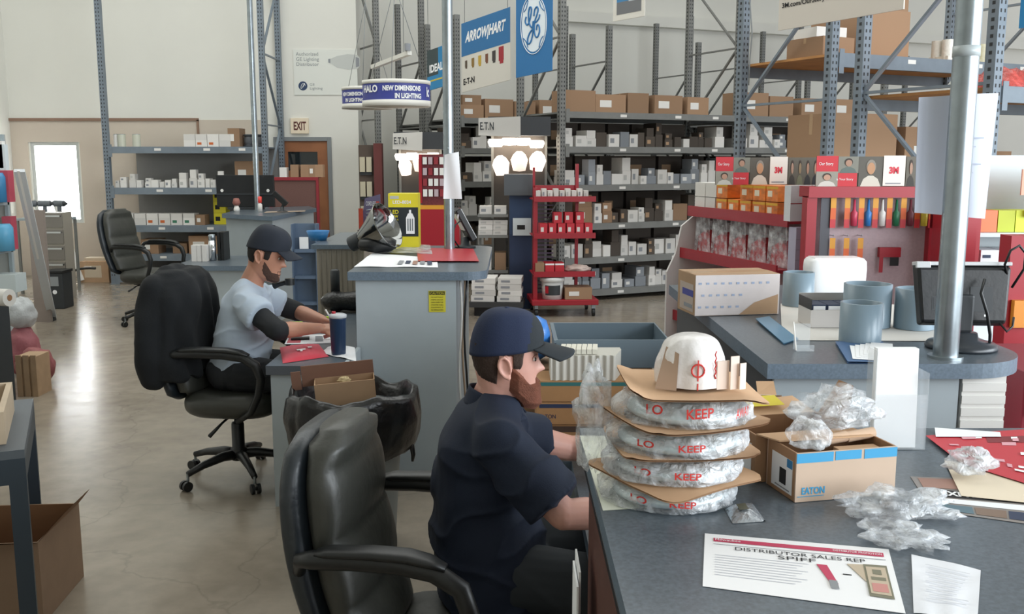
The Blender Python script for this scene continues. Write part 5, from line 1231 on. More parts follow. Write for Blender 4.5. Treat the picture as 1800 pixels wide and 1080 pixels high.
# LED lamp carton
p = zc(684, 438); p2 = zc(736, 438); wd = p2.x-p.x; hh = .365
M_char = mat('charcoal_print', '#22292e', .5)
t = T('led_lamp_carton', 'yellow and black LED lamp carton standing on the middle counter', 'box', (p.x, p.y, CH+.001), .0)
MB().box(0,wd,0,.16,0,hh,M_yel).obj('carton', t)
MB().box(.0,wd,-.0012,-.0002,.082,.275,M_char).obj('black_band', t)
text('LED', M_yel, t, Tr(.012,-.002,.232) @ FRONT, width=.055, height=.026, bold=.002)
text('100W', M_yel, t, Tr(.014,-.002,.206) @ FRONT, width=.05, height=.018, bold=.002)
text('15,000 LM', M_yel, t, Tr(.014,-.002,.186) @ FRONT, width=.05, height=.012)
text('DIRECT WIRE\nRETROFIT LAMP\nFOR 400W MH\nOR HPS', M_wht, t, Tr(.014,-.002,.115) @ FRONT, width=.055, height=.06)
text('LED-8024', M_wht, t, Tr(.03,-.002,.298) @ FRONT, width=.12, height=.022, bold=.002)
MB().box(.012,.07,-.0012,-.0002,.33,.35,mat('pale_print','#b9bdb4',.6)).obj('logo_bar', t)
b = MB(); lx = wd*.73
b.box(lx-.028,lx+.028,-.004,-.0014,.10,.205,M_wht); b.prism([(lx-.028,.205),(lx+.028,.205),(lx+.014,.235),(lx-.014,.235)], 0, .003, M_wht, Matrix(((1,0,0,0),(0,0,-1,-.0012),(0,1,0,0),(0,0,0,1)))); b.box(lx-.007,lx+.007,-.004,-.0014,.235,.258,M_wht)
for k in range(3): b.box(lx-.019+k*.015,lx-.011+k*.015,-.0048,-.004,.12,.20,mat('lamp_slot','#6f767a',.5))
b.obj('lamp_picture', t)
# dome reflector lamp
p = zc(650, 452); t = T('high_bay_lamp', 'chrome bell shaped high bay lamp on a black base at the middle counter corner', 'lamp', (p.x+.0, p.y+.25, CH+.001))
RM = Tr(.0,0,.135) @ Matrix.Rotation(math.radians(62), 4, 'Y') @ Matrix.Rotation(.3, 4, 'X')
b = MB(); b.lathe([(.04,-.12),(.06,-.09),(.09,-.02),(.13,.05),(.15,.09),(.154,.10),(.15,.10),(.125,.05),(.085,-.02),(.05,-.09)], mat('smoked_chrome', '#8b8d8c', .08, 1), n=40, M=RM, caps=False); b.obj('bell_reflector', t)
b = MB(); loft(b, [((x_,0,.055), (0,.1*k_,0), (0,0,.054*k_)) for x_, k_ in [(-.11,.25),(-.09,.7),(0,1),(.09,.9),(.13,.5)]], M_black, 22, 2.6); b.obj('wrapped_base', t)
MB().cyl((0,0,-.19),(0,0,-.11),.05,M_dark,n=20,M=RM).obj('socket_housing', t)
# newspapers, magazines
b = MB(); sheet(b, Q(zc(622,470)+Vector((0,0,.002)), zc(770,471)+Vector((0,0,.002)), zc(768,456)+Vector((0,0,.003)), zc(655,446)+Vector((0,0,.003))), M_paper, .001, .006); nw = b.obj('newspaper'); tag(nw, 'white printed leaflets spread along the front of the middle counter', 'paper')
b = MB(); q = Q(zc(690,470)+Vector((0,0,.0085)), zc(766,471)+Vector((0,0,.0085)), zc(764,458)+Vector((0,0,.0085)), zc(700,457)+Vector((0,0,.0085)))
for k in range(5): qrect(b, q, .08+k*.18, .2+k*.18, .2+.1*(k%2), .7, [M_gink, M_navy, mat('photo_rust', '#a07a6c', .5)][k % 3])
b.obj('printed_pictures', nw)
b = MB(); sheet(b, Q(zc(735,462)+Vector((0,0,.010)), zc(842,462)+Vector((0,0,.010)), zc(832,440)+Vector((0,0,.010)), zc(732,438)+Vector((0,0,.010))), mat('red_magazine', '#c03b45', .3), .004); tag(b.obj('magazine'), 'glossy red magazines lying in front of the pole on the middle counter', 'magazine')
b = MB(); sheet(b, Q(zc(655,447)+Vector((0,0,.012)), zc(760,450)+Vector((0,0,.012)), zc(756,434)+Vector((0,0,.012)), zc(672,433)+Vector((0,0,.012))), F_clear, .002, .008); tag(b.obj('plastic_sleeve'), 'clear plastic sleeve lying left of the yellow LED carton', 'sleeve')
# POS unit behind the pole
p = zc(818, 436); t = T('payment_terminal', 'tilted black and white payment terminal with cables behind the middle pole', 'terminal', (p.x, p.y, CH+.001), .3)
MB().lathe([(.07,0),(.07,.012),(.03,.02),(.022,.07),(0,.072)], M_dark, n=24).obj('stand', t)
MT = Tr(0,0,.15) @ Matrix.Rotation(-.5, 4, 'Y')
MB().box(-.025,.015,-.07,.07,-.11,.13,M_black,MT).obj('housing', t, bevel=.008)
b = MB(); b.box(.015,.019,-.06,.06,-.1,.12,M_paper,MT).box(-.03,-.025,-.05,.05,-.02,.10,M_paper,MT); b.obj('white_labels', t)
b = MB(); b.tube([(-.03,-.06,.2),(-.09,-.09,.16),(-.11,-.08,.08),(-.06,-.07,.01)], .005, M_black, 8).tube([(-.02,.0,.24),(-.06,-.05,.26),(-.07,-.08,.2)], .004, M_wht, 8); b.obj('cable', t)
# paper on the middle pole
q = Q(aY(779,350,6.25), aY(812,350,6.25), aY(806,267,6.25), aY(781,272,6.25))
b = MB(); b.grid(lambda u, v: Vector(q(u,v))+Vector((0,.035+.01*math.sin(u*5+v*2),0)), 8, 8, M_paper); b.grid(lambda u, v: Vector(q(u,v))+Vector((0,.0365+.01*math.sin(u*5+v*2),0)), 8, 8, M_paper, True, None, True)
hp_ = b.obj('paper_note'); hp_.location.y = -.02; tag(hp_, 'white paper notes hanging on the middle pole', 'paper')
MB().tube([(-.41,6.245,1.80),(-.41,6.31,1.80)], .004, M_steel, 6).obj('clip', hp_)
# cords down the right side of the middle counter
b = MB()
for k, (dx_, dy_) in enumerate([(.02,.05),(.035,.12),(.05,.03)]):
    x0 = c2x1+dx_; pts = [(x0+.008*math.sin(z*9+k), c2y0+dy_+.01*math.cos(z*7+k), 1.09-z) for z in [i*.1 for i in range(11)]]
    b = MB().tube(pts, .006, [M_white, mat('tan_cable', '#a58f79', .5), M_black][k], 8); tag(b.obj('power_cable'), ['white cable running down the right side of the middle counter','tan cable running down the right side of the middle counter','black cable running down the right side of the middle counter'][k], 'cable')
# ================================================================= desk of the man in grey
zd = .73
def zd_(px_, py_, o=0): return aZ(px_, py_, zd)+Vector((0,0,o))
p = zd_(613, 615); t = T('tumbler', 'dark blue travel tumbler at the right end of the low desk', 'cup', (-.895, 4.90, zd+.001))
MB().lathe([(.0,0),(.034,0),(.037,.01),(.043,.19),(.044,.195)], mat('navy_tumbler', '#1d3350', .35), n=28).obj('cup_body', t)
MB().lathe([(.0445,.195),(.046,.2),(.046,.21),(.03,.216),(0,.217)], mat('tumbler_lid', '#b8bcc0', .3), n=28).obj('lid', t)
MB().cyl((-.02,0,.216),(-.02,0,.226),.010,M_red,n=12).obj('lid_slider', t)
b = MB(); q = Q(zd_(497,640), zd_(578,628), zd_(560,606), zd_(492,612)); q.n = Vector((0,0,1))
b.grid(lambda u, v: q(u, v, .003+.022*(math.sin(PI*min(1,max(0,u)))*math.sin(PI*v))**.4*(1+.3*wob((u*5,v*5,2)))), 24, 14, mat('crimson_cloth', '#c5223d', .8, sheen=.2)); b.grid(lambda u, v: q(u, v, .001), 4, 4, mat('crimson_cloth', '#c5223d'), True, None, True)
t = b.obj('folded_shirt'); tag(t, 'folded crimson shirt with a white mark on the low desk', 'shirt')
b = MB(); qrect(b, q, .35,.55,.34,.42, M_wht, .030); qrect(b, q, .62,.72,.44,.52, M_wht, .030); qrect(b, q, .42,.47,.26,.34, M_wht, .030); b.obj('white_logo', t)
b = MB(); sheet(b, Q(zd_(560,622,.002), zd_(626,636,.002), zd_(624,612,.002), zd_(585,608,.002)), M_paper, .0006, .01); tag(b.obj('paper_sheet'), 'curled white papers between the crimson shirt and the counter', 'paper')
b = MB(); q = Q(zd_(500,606,.002), zd_(598,604,.002), zd_(592,588,.002), zd_(508,590,.002)); sheet(b, q, M_paper, .001); t = b.obj('magazine'); tag(t, 'open magazine with pink and white pages under the hands of the man in grey', 'magazine')
b = MB(); q.n = Vector((0,0,1)); qrect(b, q, .03,.28,.1,.9, mat('pink_page', '#c9616b', .6)); qrect(b, q, .55,.7,.2,.8, M_gink); b.obj('page_print', t)
b = MB(); b.bc(zd_(528,598,.010), (.10,.045,.010), M_black, .2); tag(b.obj('phone'), 'black smartphone lying on the open magazine', 'phone')
b = MB(); p = zd_(582,598,.016); b.tube([p+Vector((-.04,0,0)), p+Vector((0,.02,.012)), p+Vector((.05,-.01,0))], .011, mat('pinkish_plush', '#b06a63', .8), 8); tag(b.obj('tape_dispenser'), 'small reddish desk item beside the tumbler', 'desk item')
b = MB(); b.cyl(K['wrr'] and (Vector(K['wrl'])+Vector((.07,-.06,-.01))), Vector(K['wrl'])+Vector((.03,-.08,.07)), .005, M_white, n=8); tag(b.obj('pen'), 'pen held between the hands of the man in grey', 'pen')
for k, (px_, l_) in enumerate([(541,'neon marker lying left of the pair behind the hands of the man in grey'),(583,'neon marker lying right of the pair behind the hands of the man in grey')]):
    p = aZ(px_, 541+2*k, zd+.01); p.y = min(p.y, 6.2-.2*k); p = aY(px_, 545, 6.1)
    o = MB().cyl((-.05,0,.012),(.03,0,.012),.011,mat('neon_green', '#b9d92f', .4),n=12).cyl((.03,0,.012),(.055,0,.012),.009,M_black,n=12).obj('marker'); o.location = (p.x, 5.8+.2*k, zd+.001); tag(o, l_, 'marker')
b = MB(); loft(b, [((x_,0,.07), (0,.09*k_,0), (0,0,.068*k_*(1+.12*math.sin(x_*60)))) for x_, k_ in [(-.15,.35),(-.12,.8),(-.06,1),(0,.85),(.06,1),(.12,.85),(.15,.4)]], mat('black_pouch', '#131416', .35, bump=.5), 22, 2.4); o = b.obj('tool_bag'); o.location = (-1.09, 6.3, zd+.001); o.matrix_world = Tr(-1.11, 6.33, zd+.0015); tag(o, 'black pouch lying at the rear of the low desk', 'bag')
# back cabinet between the middle and far counters
t = T('service_counter', 'beige ribbed cabinet with a grey top left behind the middle counter', 'counter')
bx0, bx1 = aY(549,470,6.75).x, aY(640,470,6.75).x
slab([(bx0,6.72),(bx1,6.72),(bx1,7.9),(bx0,7.9)], CH, t, edge=M_slabedge, t=.03)
b = MB()
M_beige = mat('beige_ribbed_panel', '#a39d92', .6)
b.box(bx0+.03,bx1,6.76,7.8,0,CH-.03,M_beige)
for k in range(9): b.box(bx0+.05+k*.036,bx0+.062+k*.036,6.752,6.76,.02,CH-.04,mat('beige_rib', '#8f897f', .6))
b.obj('cabinet', t)
# clamshell display
p = aZ(580, 466, CH); t = T('product_display', 'clear pack with purple and red card in a black box beside the chrome lamp', 'display pack', (p.x-.0, 6.95, CH+.001))
w_ = .165; MB().box(-w_/2,w_/2,0,.1,0,.085,M_black).obj('tray', t)
b = MB(); b.add([(-w_/2+.01,.02,.05),(w_/2-.005,.02,.05),(w_/2-.005,.05,.34),(-w_/2+.05,.05,.31),(-w_/2+.01,.035,.05),(w_/2-.005,.035,.05),(w_/2-.005,.065,.34),(-w_/2+.05,.065,.31)], [(0,1,2,3),(5,4,7,6),(4,0,3,7),(1,5,6,2),(3,2,6,7)], mat('purple_card', '#5d5674', .45)); cdp = b.obj('backing_card', t)
b = MB(); b.box(w_/2-.03,w_/2-.008,.015,.019,.09,.29,mat('red_orange_print', '#b2432e', .5)).box(-w_/2+.008,-w_/2+.04,.012,.016,.07,.24,mat('red_orange_print', '#b2432e')); b.obj('print_patch', cdp)
text('CORDLESS', M_wht, cdp, Tr(-.02,.012,.26) @ FRONT, width=.07, height=.03)
b = MB()
for k in range(6): b.tube([(-.02+.0*k,.012,.11+.023*k),(.0,.004,.115+.023*k),(.02,.012,.118+.023*k)], .004, M_steel, 6)
b.tube([(-.03,.01,.08),(.0,-.01,.095),(.03,.01,.08)], .016, M_wht, 8); b.obj('drill_bits', t)
# fire-extinguisher-like cans on the lower shelf
for k, (px_, m_, l_) in enumerate([(539, M_red, 'black and red spray can standing beside the ribbed cabinet')]):
    t = T('spray_can', l_, 'can', (aY(px_,500,6.5).x-.02, 6.35, zd+.001)); t.location.x = -1.17
    MB().lathe([(0,0),(.033,0),(.033,.13),(.0,.131)], mat('red_can', '#a8323c', .35), n=20).obj('can_body', t); MB().lathe([(.031,.131),(.031,.27),(.02,.28),(0,.281)], M_dark, n=20).obj('dark_top', t); MB().box(-.02,.02,-.034,-.032,.04,.09,M_paper).obj('label', t)
# blue organiser hanging at the far counter right
t = T('leaflet_rack', 'slim blue grey leaflet rack beside the far counter', 'rack', (aY(538,400,9.9).x, 9.9, 0)); 
M_bgrey = mat('blue_grey_rack', '#5d6f86', .5)
b = MB(); b.box(-.13,.13,0,.02,0,1.08,M_bgrey); b.box(-.13,-.115,-.12,0,0,1.08,M_bgrey).box(.115,.13,-.12,0,0,1.08,M_bgrey); b.obj('frame', t)
for k in range(3):
    MB().box(-.11,.11,-.1,-.0,.25+.27*k,.28+.27*k,M_bgrey).obj('tray', t)
o = MB().box(-.06,.03,-.06,-.04,0,.12,M_paper).obj('leaflet'); o.location = (t.location.x, 9.9, .825); tag(o, 'white leaflet standing in the blue grey rack', 'leaflet')
o = MB().lathe([(0,0),(.06,0),(.085,.07),(.08,.07),(0,.01)], mat('blue_bowl_plastic', '#2a77b4', .35), n=24).obj('bowl'); o.location = (aY(551,455,7.2).x+.06, 7.1, CH+.001); tag(o, 'blue plastic bowl on the ribbed cabinet', 'bowl')
# ================================================================= FAR COUNTER TOP
fz = CH+.001
t = T('display_screen', 'large black backed screen standing on the far counter', 'screen', (aY(431,340,11.5).x, 11.5, fz))
w_ = (aY(484,340,11.5).x-aY(383,340,11.5).x); hh = aY(431,308,11.5).z-CH
MB().box(-w_/2,w_/2,0,.05,.03,hh,mat('matte_black_panel', '#17191b', .6)).obj('panel', t, bevel=.004)
b = MB(); b.box(-w_/2,w_/2,-.006,-.001,hh*.42,hh*.47,M_dark); b.obj('cross_bar', t); 
for s_ in (-1,1): MB().cyl((s_*w_*.4,-.008,hh*.55),(s_*w_*.4,-.001,hh*.55),.018,M_white,n=12).obj('knob', t)
MB().box(-.2,.2,-.06,.1,0,.03,M_dark).obj('base', t)
carton('white', Tr(aY(387,300,11.5).x, 11.52, fz+hh), (0,0,0), (.06,.04,.045), 0, 'tiny white box on top of the black screen', v=0)
t = T('pegboard_display', 'brown pegboard display with a dark red frame before the exit door', 'display board', (aY(517,340,12.35).x, 12.35, 0))
w_ = aY(560,340,12.35).x-aY(473,340,12.35).x; hz = aY(517,313,12.35).z
M_maroon = mat('maroon_frame', '#8f2a33', .5)
MB().box(-w_/2+.03,w_/2-.03,.0,.02,.1,hz-.03,mat('brown_pegboard', '#6b4b44', .7, var=.1, vscale=90)).obj('pegboard', t)
MB().box(-w_/2,-w_/2+.03,-.02,.03,0,hz,M_maroon).box(w_/2-.03,w_/2,-.02,.03,0,hz,M_maroon).box(-w_/2+.03,w_/2-.03,-.02,.03,hz-.03,hz,M_maroon).box(-w_/2+.03,w_/2-.03,-.02,.03,0,.1,M_maroon).obj('frame', t)
MB().box(-w_/2,w_/2,-.02,.20,hz,hz+.01,M_maroon).obj('top_shelf', t)
for k, (px_, c_) in enumerate([(499,'white'),(519,'kraft'),(537,'kraft'),(551,'kraft'),(562,'kraft')]):
    carton(c_, Tr(aY(px_,300,12.4).x, 12.41, hz+.011), (0,0,0), (.10 if k else .09,.12,.155 if k else .12), 0, ['white carton','first brown carton after the white one','second brown carton after the white one','third brown carton after the white one','last brown carton at the right end'][k]+' on top of the red framed pegboard', v=[0,1,1,2,1][k])
t = T('phone_terminal', 'dark desk phone standing tilted on the far counter', 'telephone', (aY(494,360,10.9).x, 10.95, fz))
MB().lathe([(.06,0),(.06,.01),(.02,.02),(.02,.06),(0,.06)], M_dark, n=20).obj('stand', t)
MB().box(-.10,.10,-.02,.02,-.03,.03,M_black,Tr(-.02,0,.15) @ Matrix.Rotation(.75, 4, 'Y')).obj('screen', t, bevel=.006); MB().tube([(.0,.0,.05),(.02,0,.1),(.0,0,.14)],.015,M_dark,8).obj('arm', t)
t = T('spray_bottle', 'small white bottle with a bright red cap on the far counter', 'bottle', (aY(458,365,11.0).x+.0, 10.98, fz)); MB().lathe([(0,0),(.025,0),(.025,.08),(.012,.1),(0,.1)], M_white, n=16).obj('bottle', t); MB().lathe([(.014,.1),(.022,.105),(.022,.17),(.0,.175)], mat('bright_red_cap', '#e2463c', .4), n=16).obj('cap', t)
t = T('candy_jar', 'small reddish jar on the left of the far counter', 'jar', (aY(416,366,11.0).x, 11.0, fz)); MB().lathe([(0,0),(.03,0),(.035,.03),(.02,.07),(0,.07)], M_white, n=16).obj('jar_body', t); MB().lathe([(.03,.071),(.045,.10),(.03,.15),(0,.155)], mat('dull_red_sweets', '#8e5a50', .6), n=14).obj('contents', t)
o = MB(); sheet(o, Q(Vector((-2.75,10.75,fz+.003)), Vector((-2.35,11.0,fz+.003)), Vector((-2.38,11.2,fz+.003)), Vector((-2.78,11.0,fz+.003))), mat('tan_paper', '#b9a592', .7), .002); tag(o.obj('paper_sheet'), 'tan paper at the right end of the far counter', 'paper')
# low things on the far desk
for k, (px_, l_) in enumerate([(344,'first white box from the left on the far desk'),(353,'second white box from the left on the far desk'),(361,'third white box from the left on the far desk')]):
    carton('white', Tr(aY(px_,450,9.55).x, 9.55, .7315), (0,0,0), (.055,.09,.16), 0, l_, 'white boxes on the far desk', v=0)
t = T('thermos', 'steel thermos flask on the far desk beside the white boxes', 'flask', (aY(374,450,9.6).x, 9.6, .7315)); MB().lathe([(0,0),(.036,0),(.036,.2),(.0,.2)], M_chrome, n=20).obj('body', t); MB().lathe([(.034,.2),(.034,.25),(.028,.26),(0,.261)], M_steel, n=20).obj('lid', t)
for k in range(2):
    o = MB().box(0,.03,0,.2,0,.28,M_black).obj('ring_binder'); o.location = (aY(386,450,9.6).x+.036*k-.02, 9.6, .7315); tag(o, ['left','right'][k]+' black binder standing against the far grey counter', 'binder')
# ================================================================= DISPLAYS
M_redd = mat('display_red', '#9e1a28', .42)
# --- gondola A: sloping red shelves seen from its side
A0 = Vector((1.16, 6.35)); A1 = Vector((1.50, 5.24)); dA = (A1-A0); LA = dA.length; aA = math.atan2(dA.y, dA.x)
WA = Tr(A0.x, A0.y, 0) @ Matrix.Rotation(aA, 4, 'Z')           # local x runs toward the camera, local -y faces left
tA = T('display_shelf', 'red display shelf unit with white end panels holding orange boxes and red packs', 'display shelf', (A0.x, A0.y, 0), aA)
MB().box(0, LA, .30, .33, 0, 1.58, mat('pinkish_back_panel', '#b9a0a4', .6)).obj('back_panel', tA)
for s_, nm_ in ((0,'end_panel'),(LA-.02,'end_panel')):
    b = MB(); b.prism([(-.16,0),(.33,0),(.33,1.5),(.12,1.5),(.02,1.36),(-.06,1.30),(-.10,1.12),(-.16,1.0)] if s_ == 0 else [(-.05,0),(.33,0),(.33,1.5),(.2,1.5),(.1,1.0),(-.05,.9)], 0, .02, mat('display_white', '#d8d4d2', .5), Matrix(((0,0,1,s_),(1,0,0,0),(0,1,0,0),(0,0,0,1)))); b.obj(nm_, tA)
for k, (z, d0) in enumerate([(1.40,.0),(1.13,-.06),(.72,-.1),(.35,-.14)]):
    b = MB(); b.box(.02, LA-.02, d0, .30, z-.02, z, M_redd).box(.0, LA, d0-.012, d0, z-.035, z+.03, M_redd); b.obj('shelf', tA)
n = 0
M_amber = mat('amber_box', '#d99324', .45, var=.25, vscale=14)
orangebox = unit_carton('c', mat('orange_box_print', '#d9772b', .45, var=.3, vscale=3, rnd=.15), mat('cream_print', '#e9ddc6', .6), None, mat('gold_print', '#d9a92c', .5))
CM['orangebox'] = [orangebox]
for k in range(9):
    for lv in range(2):
        if lv and k == 3: continue
        x = .10+k*.142
        if x > LA-.08: continue
        carton('orangebox' if k > 1 else 'white', WA, (x, .12, 1.4012+.092*lv), (.128,.2,.088), random.uniform(-.05,.05), f'{ORD[k]} {"upper" if lv else "lower"} {"orange printed" if k > 1 else "white"} box from the rear on the red top shelf', 'boxes on the red top shelf', name='printed_box' if k > 1 else 'white_box', v=0)
M_pack = mat('red_pack_goods', '#b8363c', .5, var=.2, vscale=30)
for k in range(5):
    x = .145+k*.218
    if x > LA-.06: continue
    t = T('hanging_pack', f'{ORD[k]} clear pack of red goods from the rear on the lower red shelf', 'pack', tuple(WA @ Vector((x, .06, 1.132))), aA, 'clear packs on the lower red shelf')
    b = MB(); b.prism([(-.09,0),(.09,0),(.07,.12),(.02,.15),(-.07,.11)], -.025, .025, M_pack, Matrix(((1,0,0,0),(0,0,1,0),(0,1,0,0),(0,0,0,1)))); b.obj('goods', t)
    b = MB(); b.grid(lambda u, v: Vector(((u-.5)*.215*(1-.2*v), -.036-.012*wob((u*4+k, v*4, k)), .235*v)), 8, 8, F_clear); b.grid(lambda u, v: Vector(((u-.5)*.215*(1-.2*v), .036+.012*wob((u*4+k, v*4, k+3)), .205*v)), 8, 8, F_clear); b.obj('clear_bag', t)
t = T('wrapped_carton', 'pale lilac wrapped carton at the near end of the lower red shelf', 'box', tuple(WA @ Vector((LA+.03-.0, .10, 1.14))), aA); 
b = MB(); b.box(.0,.07,-.12,.18,-.03,.23,mat('lilac_wrap', '#b5b0c4', .4)); b.obj('carton', t)
b = MB()
for k in range(4): b.box(.0701,.071,-.12,.18,.0+k*.055,.002+k*.055,M_gink)
b.obj('fold_lines', t)
t2 = T('white_box', 'white printed boxes with red lines at the near end of the red top shelf', 'box', tuple(WA @ Vector((LA+.005, .08, 1.4015))), aA)
b = MB(); b.box(0,.06,-.12,.14,0,.19,mat('off_white_print', '#dcdcdf', .5)); b.obj('carton', t2)
b = MB(); b.box(.0601,.061,-.12,.14,.092,.097,M_redd).box(.0601,.061,.005,.010,0,.19,M_redd); b.obj('red_lines', t2)
# --- header cards with portraits
def portrait(b, x0, x1, z0, z1, bgc, skin, cloth, y=-.004, hair='#3b2d24'):
    b.box(x0, x1, y, y+.001, z0, z1, mat('ph_'+bgc, bgc, .5)); cx_ = (x0+x1)/2; h = z1-z0; w_ = x1-x0
    b.prism([(cx_-w_*.42, z0),(cx_+w_*.42, z0),(cx_+w_*.3, z0+h*.25),(cx_+w_*.1, z0+h*.36),(cx_-w_*.1, z0+h*.36),(cx_-w_*.3, z0+h*.25)], 0, .001, mat('ph_'+cloth, cloth, .6), Matrix(((1,0,0,0),(0,0,-1,y),(0,1,0,0),(0,0,0,1))))
    e = lambda rx, rz, oz, n=14: [(cx_+rx*math.cos(2*PI*i/n), z0+h*oz+rz*math.sin(2*PI*i/n)) for i in range(n)]
    MM_ = lambda yy: Matrix(((1,0,0,0),(0,0,-1,yy),(0,1,0,0),(0,0,0,1)))
    b.prism(e(w_*.2, h*.24, .66), 0, .001, mat('ph_'+hair, hair, .6), MM_(y-.001)); b.prism(e(w_*.16, h*.2, .60), 0, .001, mat('ph_'+skin, skin, .6), MM_(y-.002))
def header(label, X0, X1, Y_, z0, z1):
    w_ = X1-X0; h = z1-z0; t = T('header_card', label, 'sign', (X0, Y_, z0))
    MB().box(0, w_, 0, .006, 0, h, mat('header_backing', '#5d5548', .6)).obj('backing', t)
    b = MB(); b.box(.0, w_*.17, -.002, 0, h*.5, h*1.02, M_rink); b.box(w_*.14, w_*.32, -.003, -.001, 0, h*.45, M_rink); c = b.obj('red_panels', t)
    text('Our Story', M_wht, c, Tr(w_*.02, -.0035, h*.68) @ FRONT, width=w_*.11, height=h*.13); text('is Your Story', M_wht, c, Tr(w_*.16, -.0045, h*.18) @ FRONT, width=w_*.13, height=h*.1)
    b = MB(); portrait(b, 0, w_*.17, 0, h*.5, '#8f8a7d', '#b98f78', '#c9c5bc'); b.obj('portrait', t)
    b = MB(); portrait(b, w_*.17, w_*.33, h*.45, h, '#79786c', '#a8826c', '#5d6a64', -.003); b.obj('portrait', t)
    b = MB(); portrait(b, w_*.33, w_*.52, 0, h, '#4f4a3f', '#b88a66', '#cfc8ba', -.004, '#8a8378'); b.obj('portrait', t)
    for k, (cl_, sk_) in enumerate([('#39352f','#a88773'),('#6d6e55','#8f7a5c'),('#2d2b2b','#a9816a'),('#26262b','#c09079')]):
        b = MB(); portrait(b, w_*(.70+.075*k), w_*(.775+.075*k), 0, h, '#5a5447', sk_, cl_, -.003); b.obj('portrait', t)
    cd_ = MB().box(w_*.52, w_*.69, -.008, -.006, h*.02, h*1.03, mat('cream_card_print', '#e5dfd6', .6)).obj('logo_card', t)
    text('3M', mat('logo_red', '#cf2a3e', .5), cd_, Tr(w_*.565, -.009, h*.42) @ FRONT, width=w_*.075, height=h*.24, bold=.006)
    MB().box(w_*.54, w_*.66, -.009, -.008, h*.08, h*.12, M_gink).obj('tagline', cd_)
    return t
Yh = 5.75; zb0, zb1 = aY(1350, 325, Yh).z, aY(1350, 277, Yh).z
header('long picture header card standing behind the orange boxes, left of the two headers', aY(1258,300,Yh).x, aY(1440,300,Yh).x, Yh, zb0-.0, zb1)
# --- gondola B with pegs
Yb = 5.0; X0, X1 = aY(1421,400,Yb).x, aY(1640,400,Yb).x; zt = aY(1500,328,Yb).z
tB = T('pegboard_display', 'red framed display board with hooks of orange carded tools behind the right counter', 'display board', (X0, Yb, 0)); W_ = X1-X0
MB().box(.03, W_-.03, .02, .05, .1, zt-.06, mat('lilac_pegboard', '#b7a3a8', .6, var=.06, vscale=80)).obj('pegboard', tB)
MB().box(-.02,.03,-.03,.06,0,zt-.05,M_redd).obj('side_post', tB); MB().box(W_-.03,W_+.02,-.03,.06,0,zt-.05,M_redd).obj('side_post', tB)
MB().box(-.02,W_+.02,-.05,.12,zt-.055,zt,M_redd).obj('top_shelf', tB)
MB().box(.03,W_-.03,-.04,.06,0,.1,M_redd).obj('base', tB)
header('picture header card above the pegboard, right of the two headers', X0+.02, X1+.03, Yb-.02, zt+.001, zt+.152)
hb = MB().box(0,.05,0,.004,-.42,0,mat('black_strip_card', '#4e4f56', .5))
carded = {}
def carded_tool(x, z, hgt, tool, lab, grp):
    key = tool
    if key not in carded:
        t = T('carded_tool', lab, 'tool card', (x, Yb-.03, z), 0, grp)
        b = MB(); b.box(-.014,.014,0,.002,-hgt*.35,0,mat('amber_card', '#d9982c', .5)).box(-.014,.014,0,.002,-hgt*.72,-hgt*.35,mat('orange_card', '#d8622a', .5)).box(-.014,.014,0,.002,-hgt,-hgt*.72,mat('red_card', '#c4323a', .5)); b.obj('card', t)
        MB().tube([(0,.048,.012),(0,-.01,.012),(0,-.012,.02)], .002, M_steel, 6).obj('hook', t)
        if tool: MB().lathe([(0,-hgt*.95),(.016,-hgt*.93),(.018,-hgt*.5),(.008,-hgt*.42),(.005,-.01),(0,-.01)], mat('tool_'+tool, tool, .4), n=12, M=Tr(.035,0,0)).obj('tool_handle', t)
        carded[key] = t; return t
    t = copy_tree(carded[key]); t.location = (x, Yb-.03, z); tag(t, lab); return t
cols = [None,'#c0405a','#2f76b8','#d8d6d2','#1f6b4a','#6b2f3a','#c9b53a',None]; cn = ['no tool','pink','blue','white','green','maroon','yellow','no tool']
for k in range(8):
    px_ = 1460+k*24.5
    carded_tool(aY(px_,400,Yb).x, aY(px_,347,Yb).z, .155, cols[k], f'orange card with a {cn[k]} handle, upper pegboard row, {ORD[k]} from left' if cols[k] else f'plain orange card, upper pegboard row, {"leftmost" if k == 0 else "rightmost"}', 'carded tools on the pegboard')
for k in range(3):
    carded_tool(aY(1460+k*24.5,430,Yb).x, aY(1460,418,Yb).z, .155, None, f'plain orange card, lower pegboard row, {ORD[k]} from left', 'carded tools on the pegboard')
o = hb.obj('strip_card'); o.location = (aY(1442,345,Yb).x, Yb-.02, aY(1442,347,Yb).z); tag(o, 'tall dark strip card at the left edge of the pegboard', 'card')
o = MB().box(0,.11,0,.03,0,.05,M_redd).box(.055,.10,-.003,0,-.045,0,M_ink).box(0,.02,-.001,.0,-.08,.0,M_redd).obj('red_tool_pack'); o.location = (aY(1545,440,Yb).x, Yb-.012, aY(1545,452,Yb).z); tag(o, 'red and black boxed tool hanging low on the pegboard', 'tool pack')
# --- gondola C right of B: red columns with white dispensers
Yc = 4.75; X0c, X1c = aY(1656,420,Yc).x, aY(1716,420,Yc).x
tC = T('dispenser_column', 'red display column with white product bins behind the right pole', 'display stand', (X0c, Yc, 0)); W_ = X1c-X0c
MB().box(0,W_,0,.12,0,1.52,M_redd).obj('column', tC)
MB().box(W_*.42,W_*.62,-.01,0,1.0,1.52,M_black).obj('dark_slot', tC)
MB().box(-.01,W_*.5,-.08,-.012,1.30,1.36,M_white).obj('dispenser', tC)
MB().box(.0,W_*.4,-.004,-.0005,1.37,1.5,mat('photo_print_tan', '#b79a86', .5)).obj('picture_panel', tC)
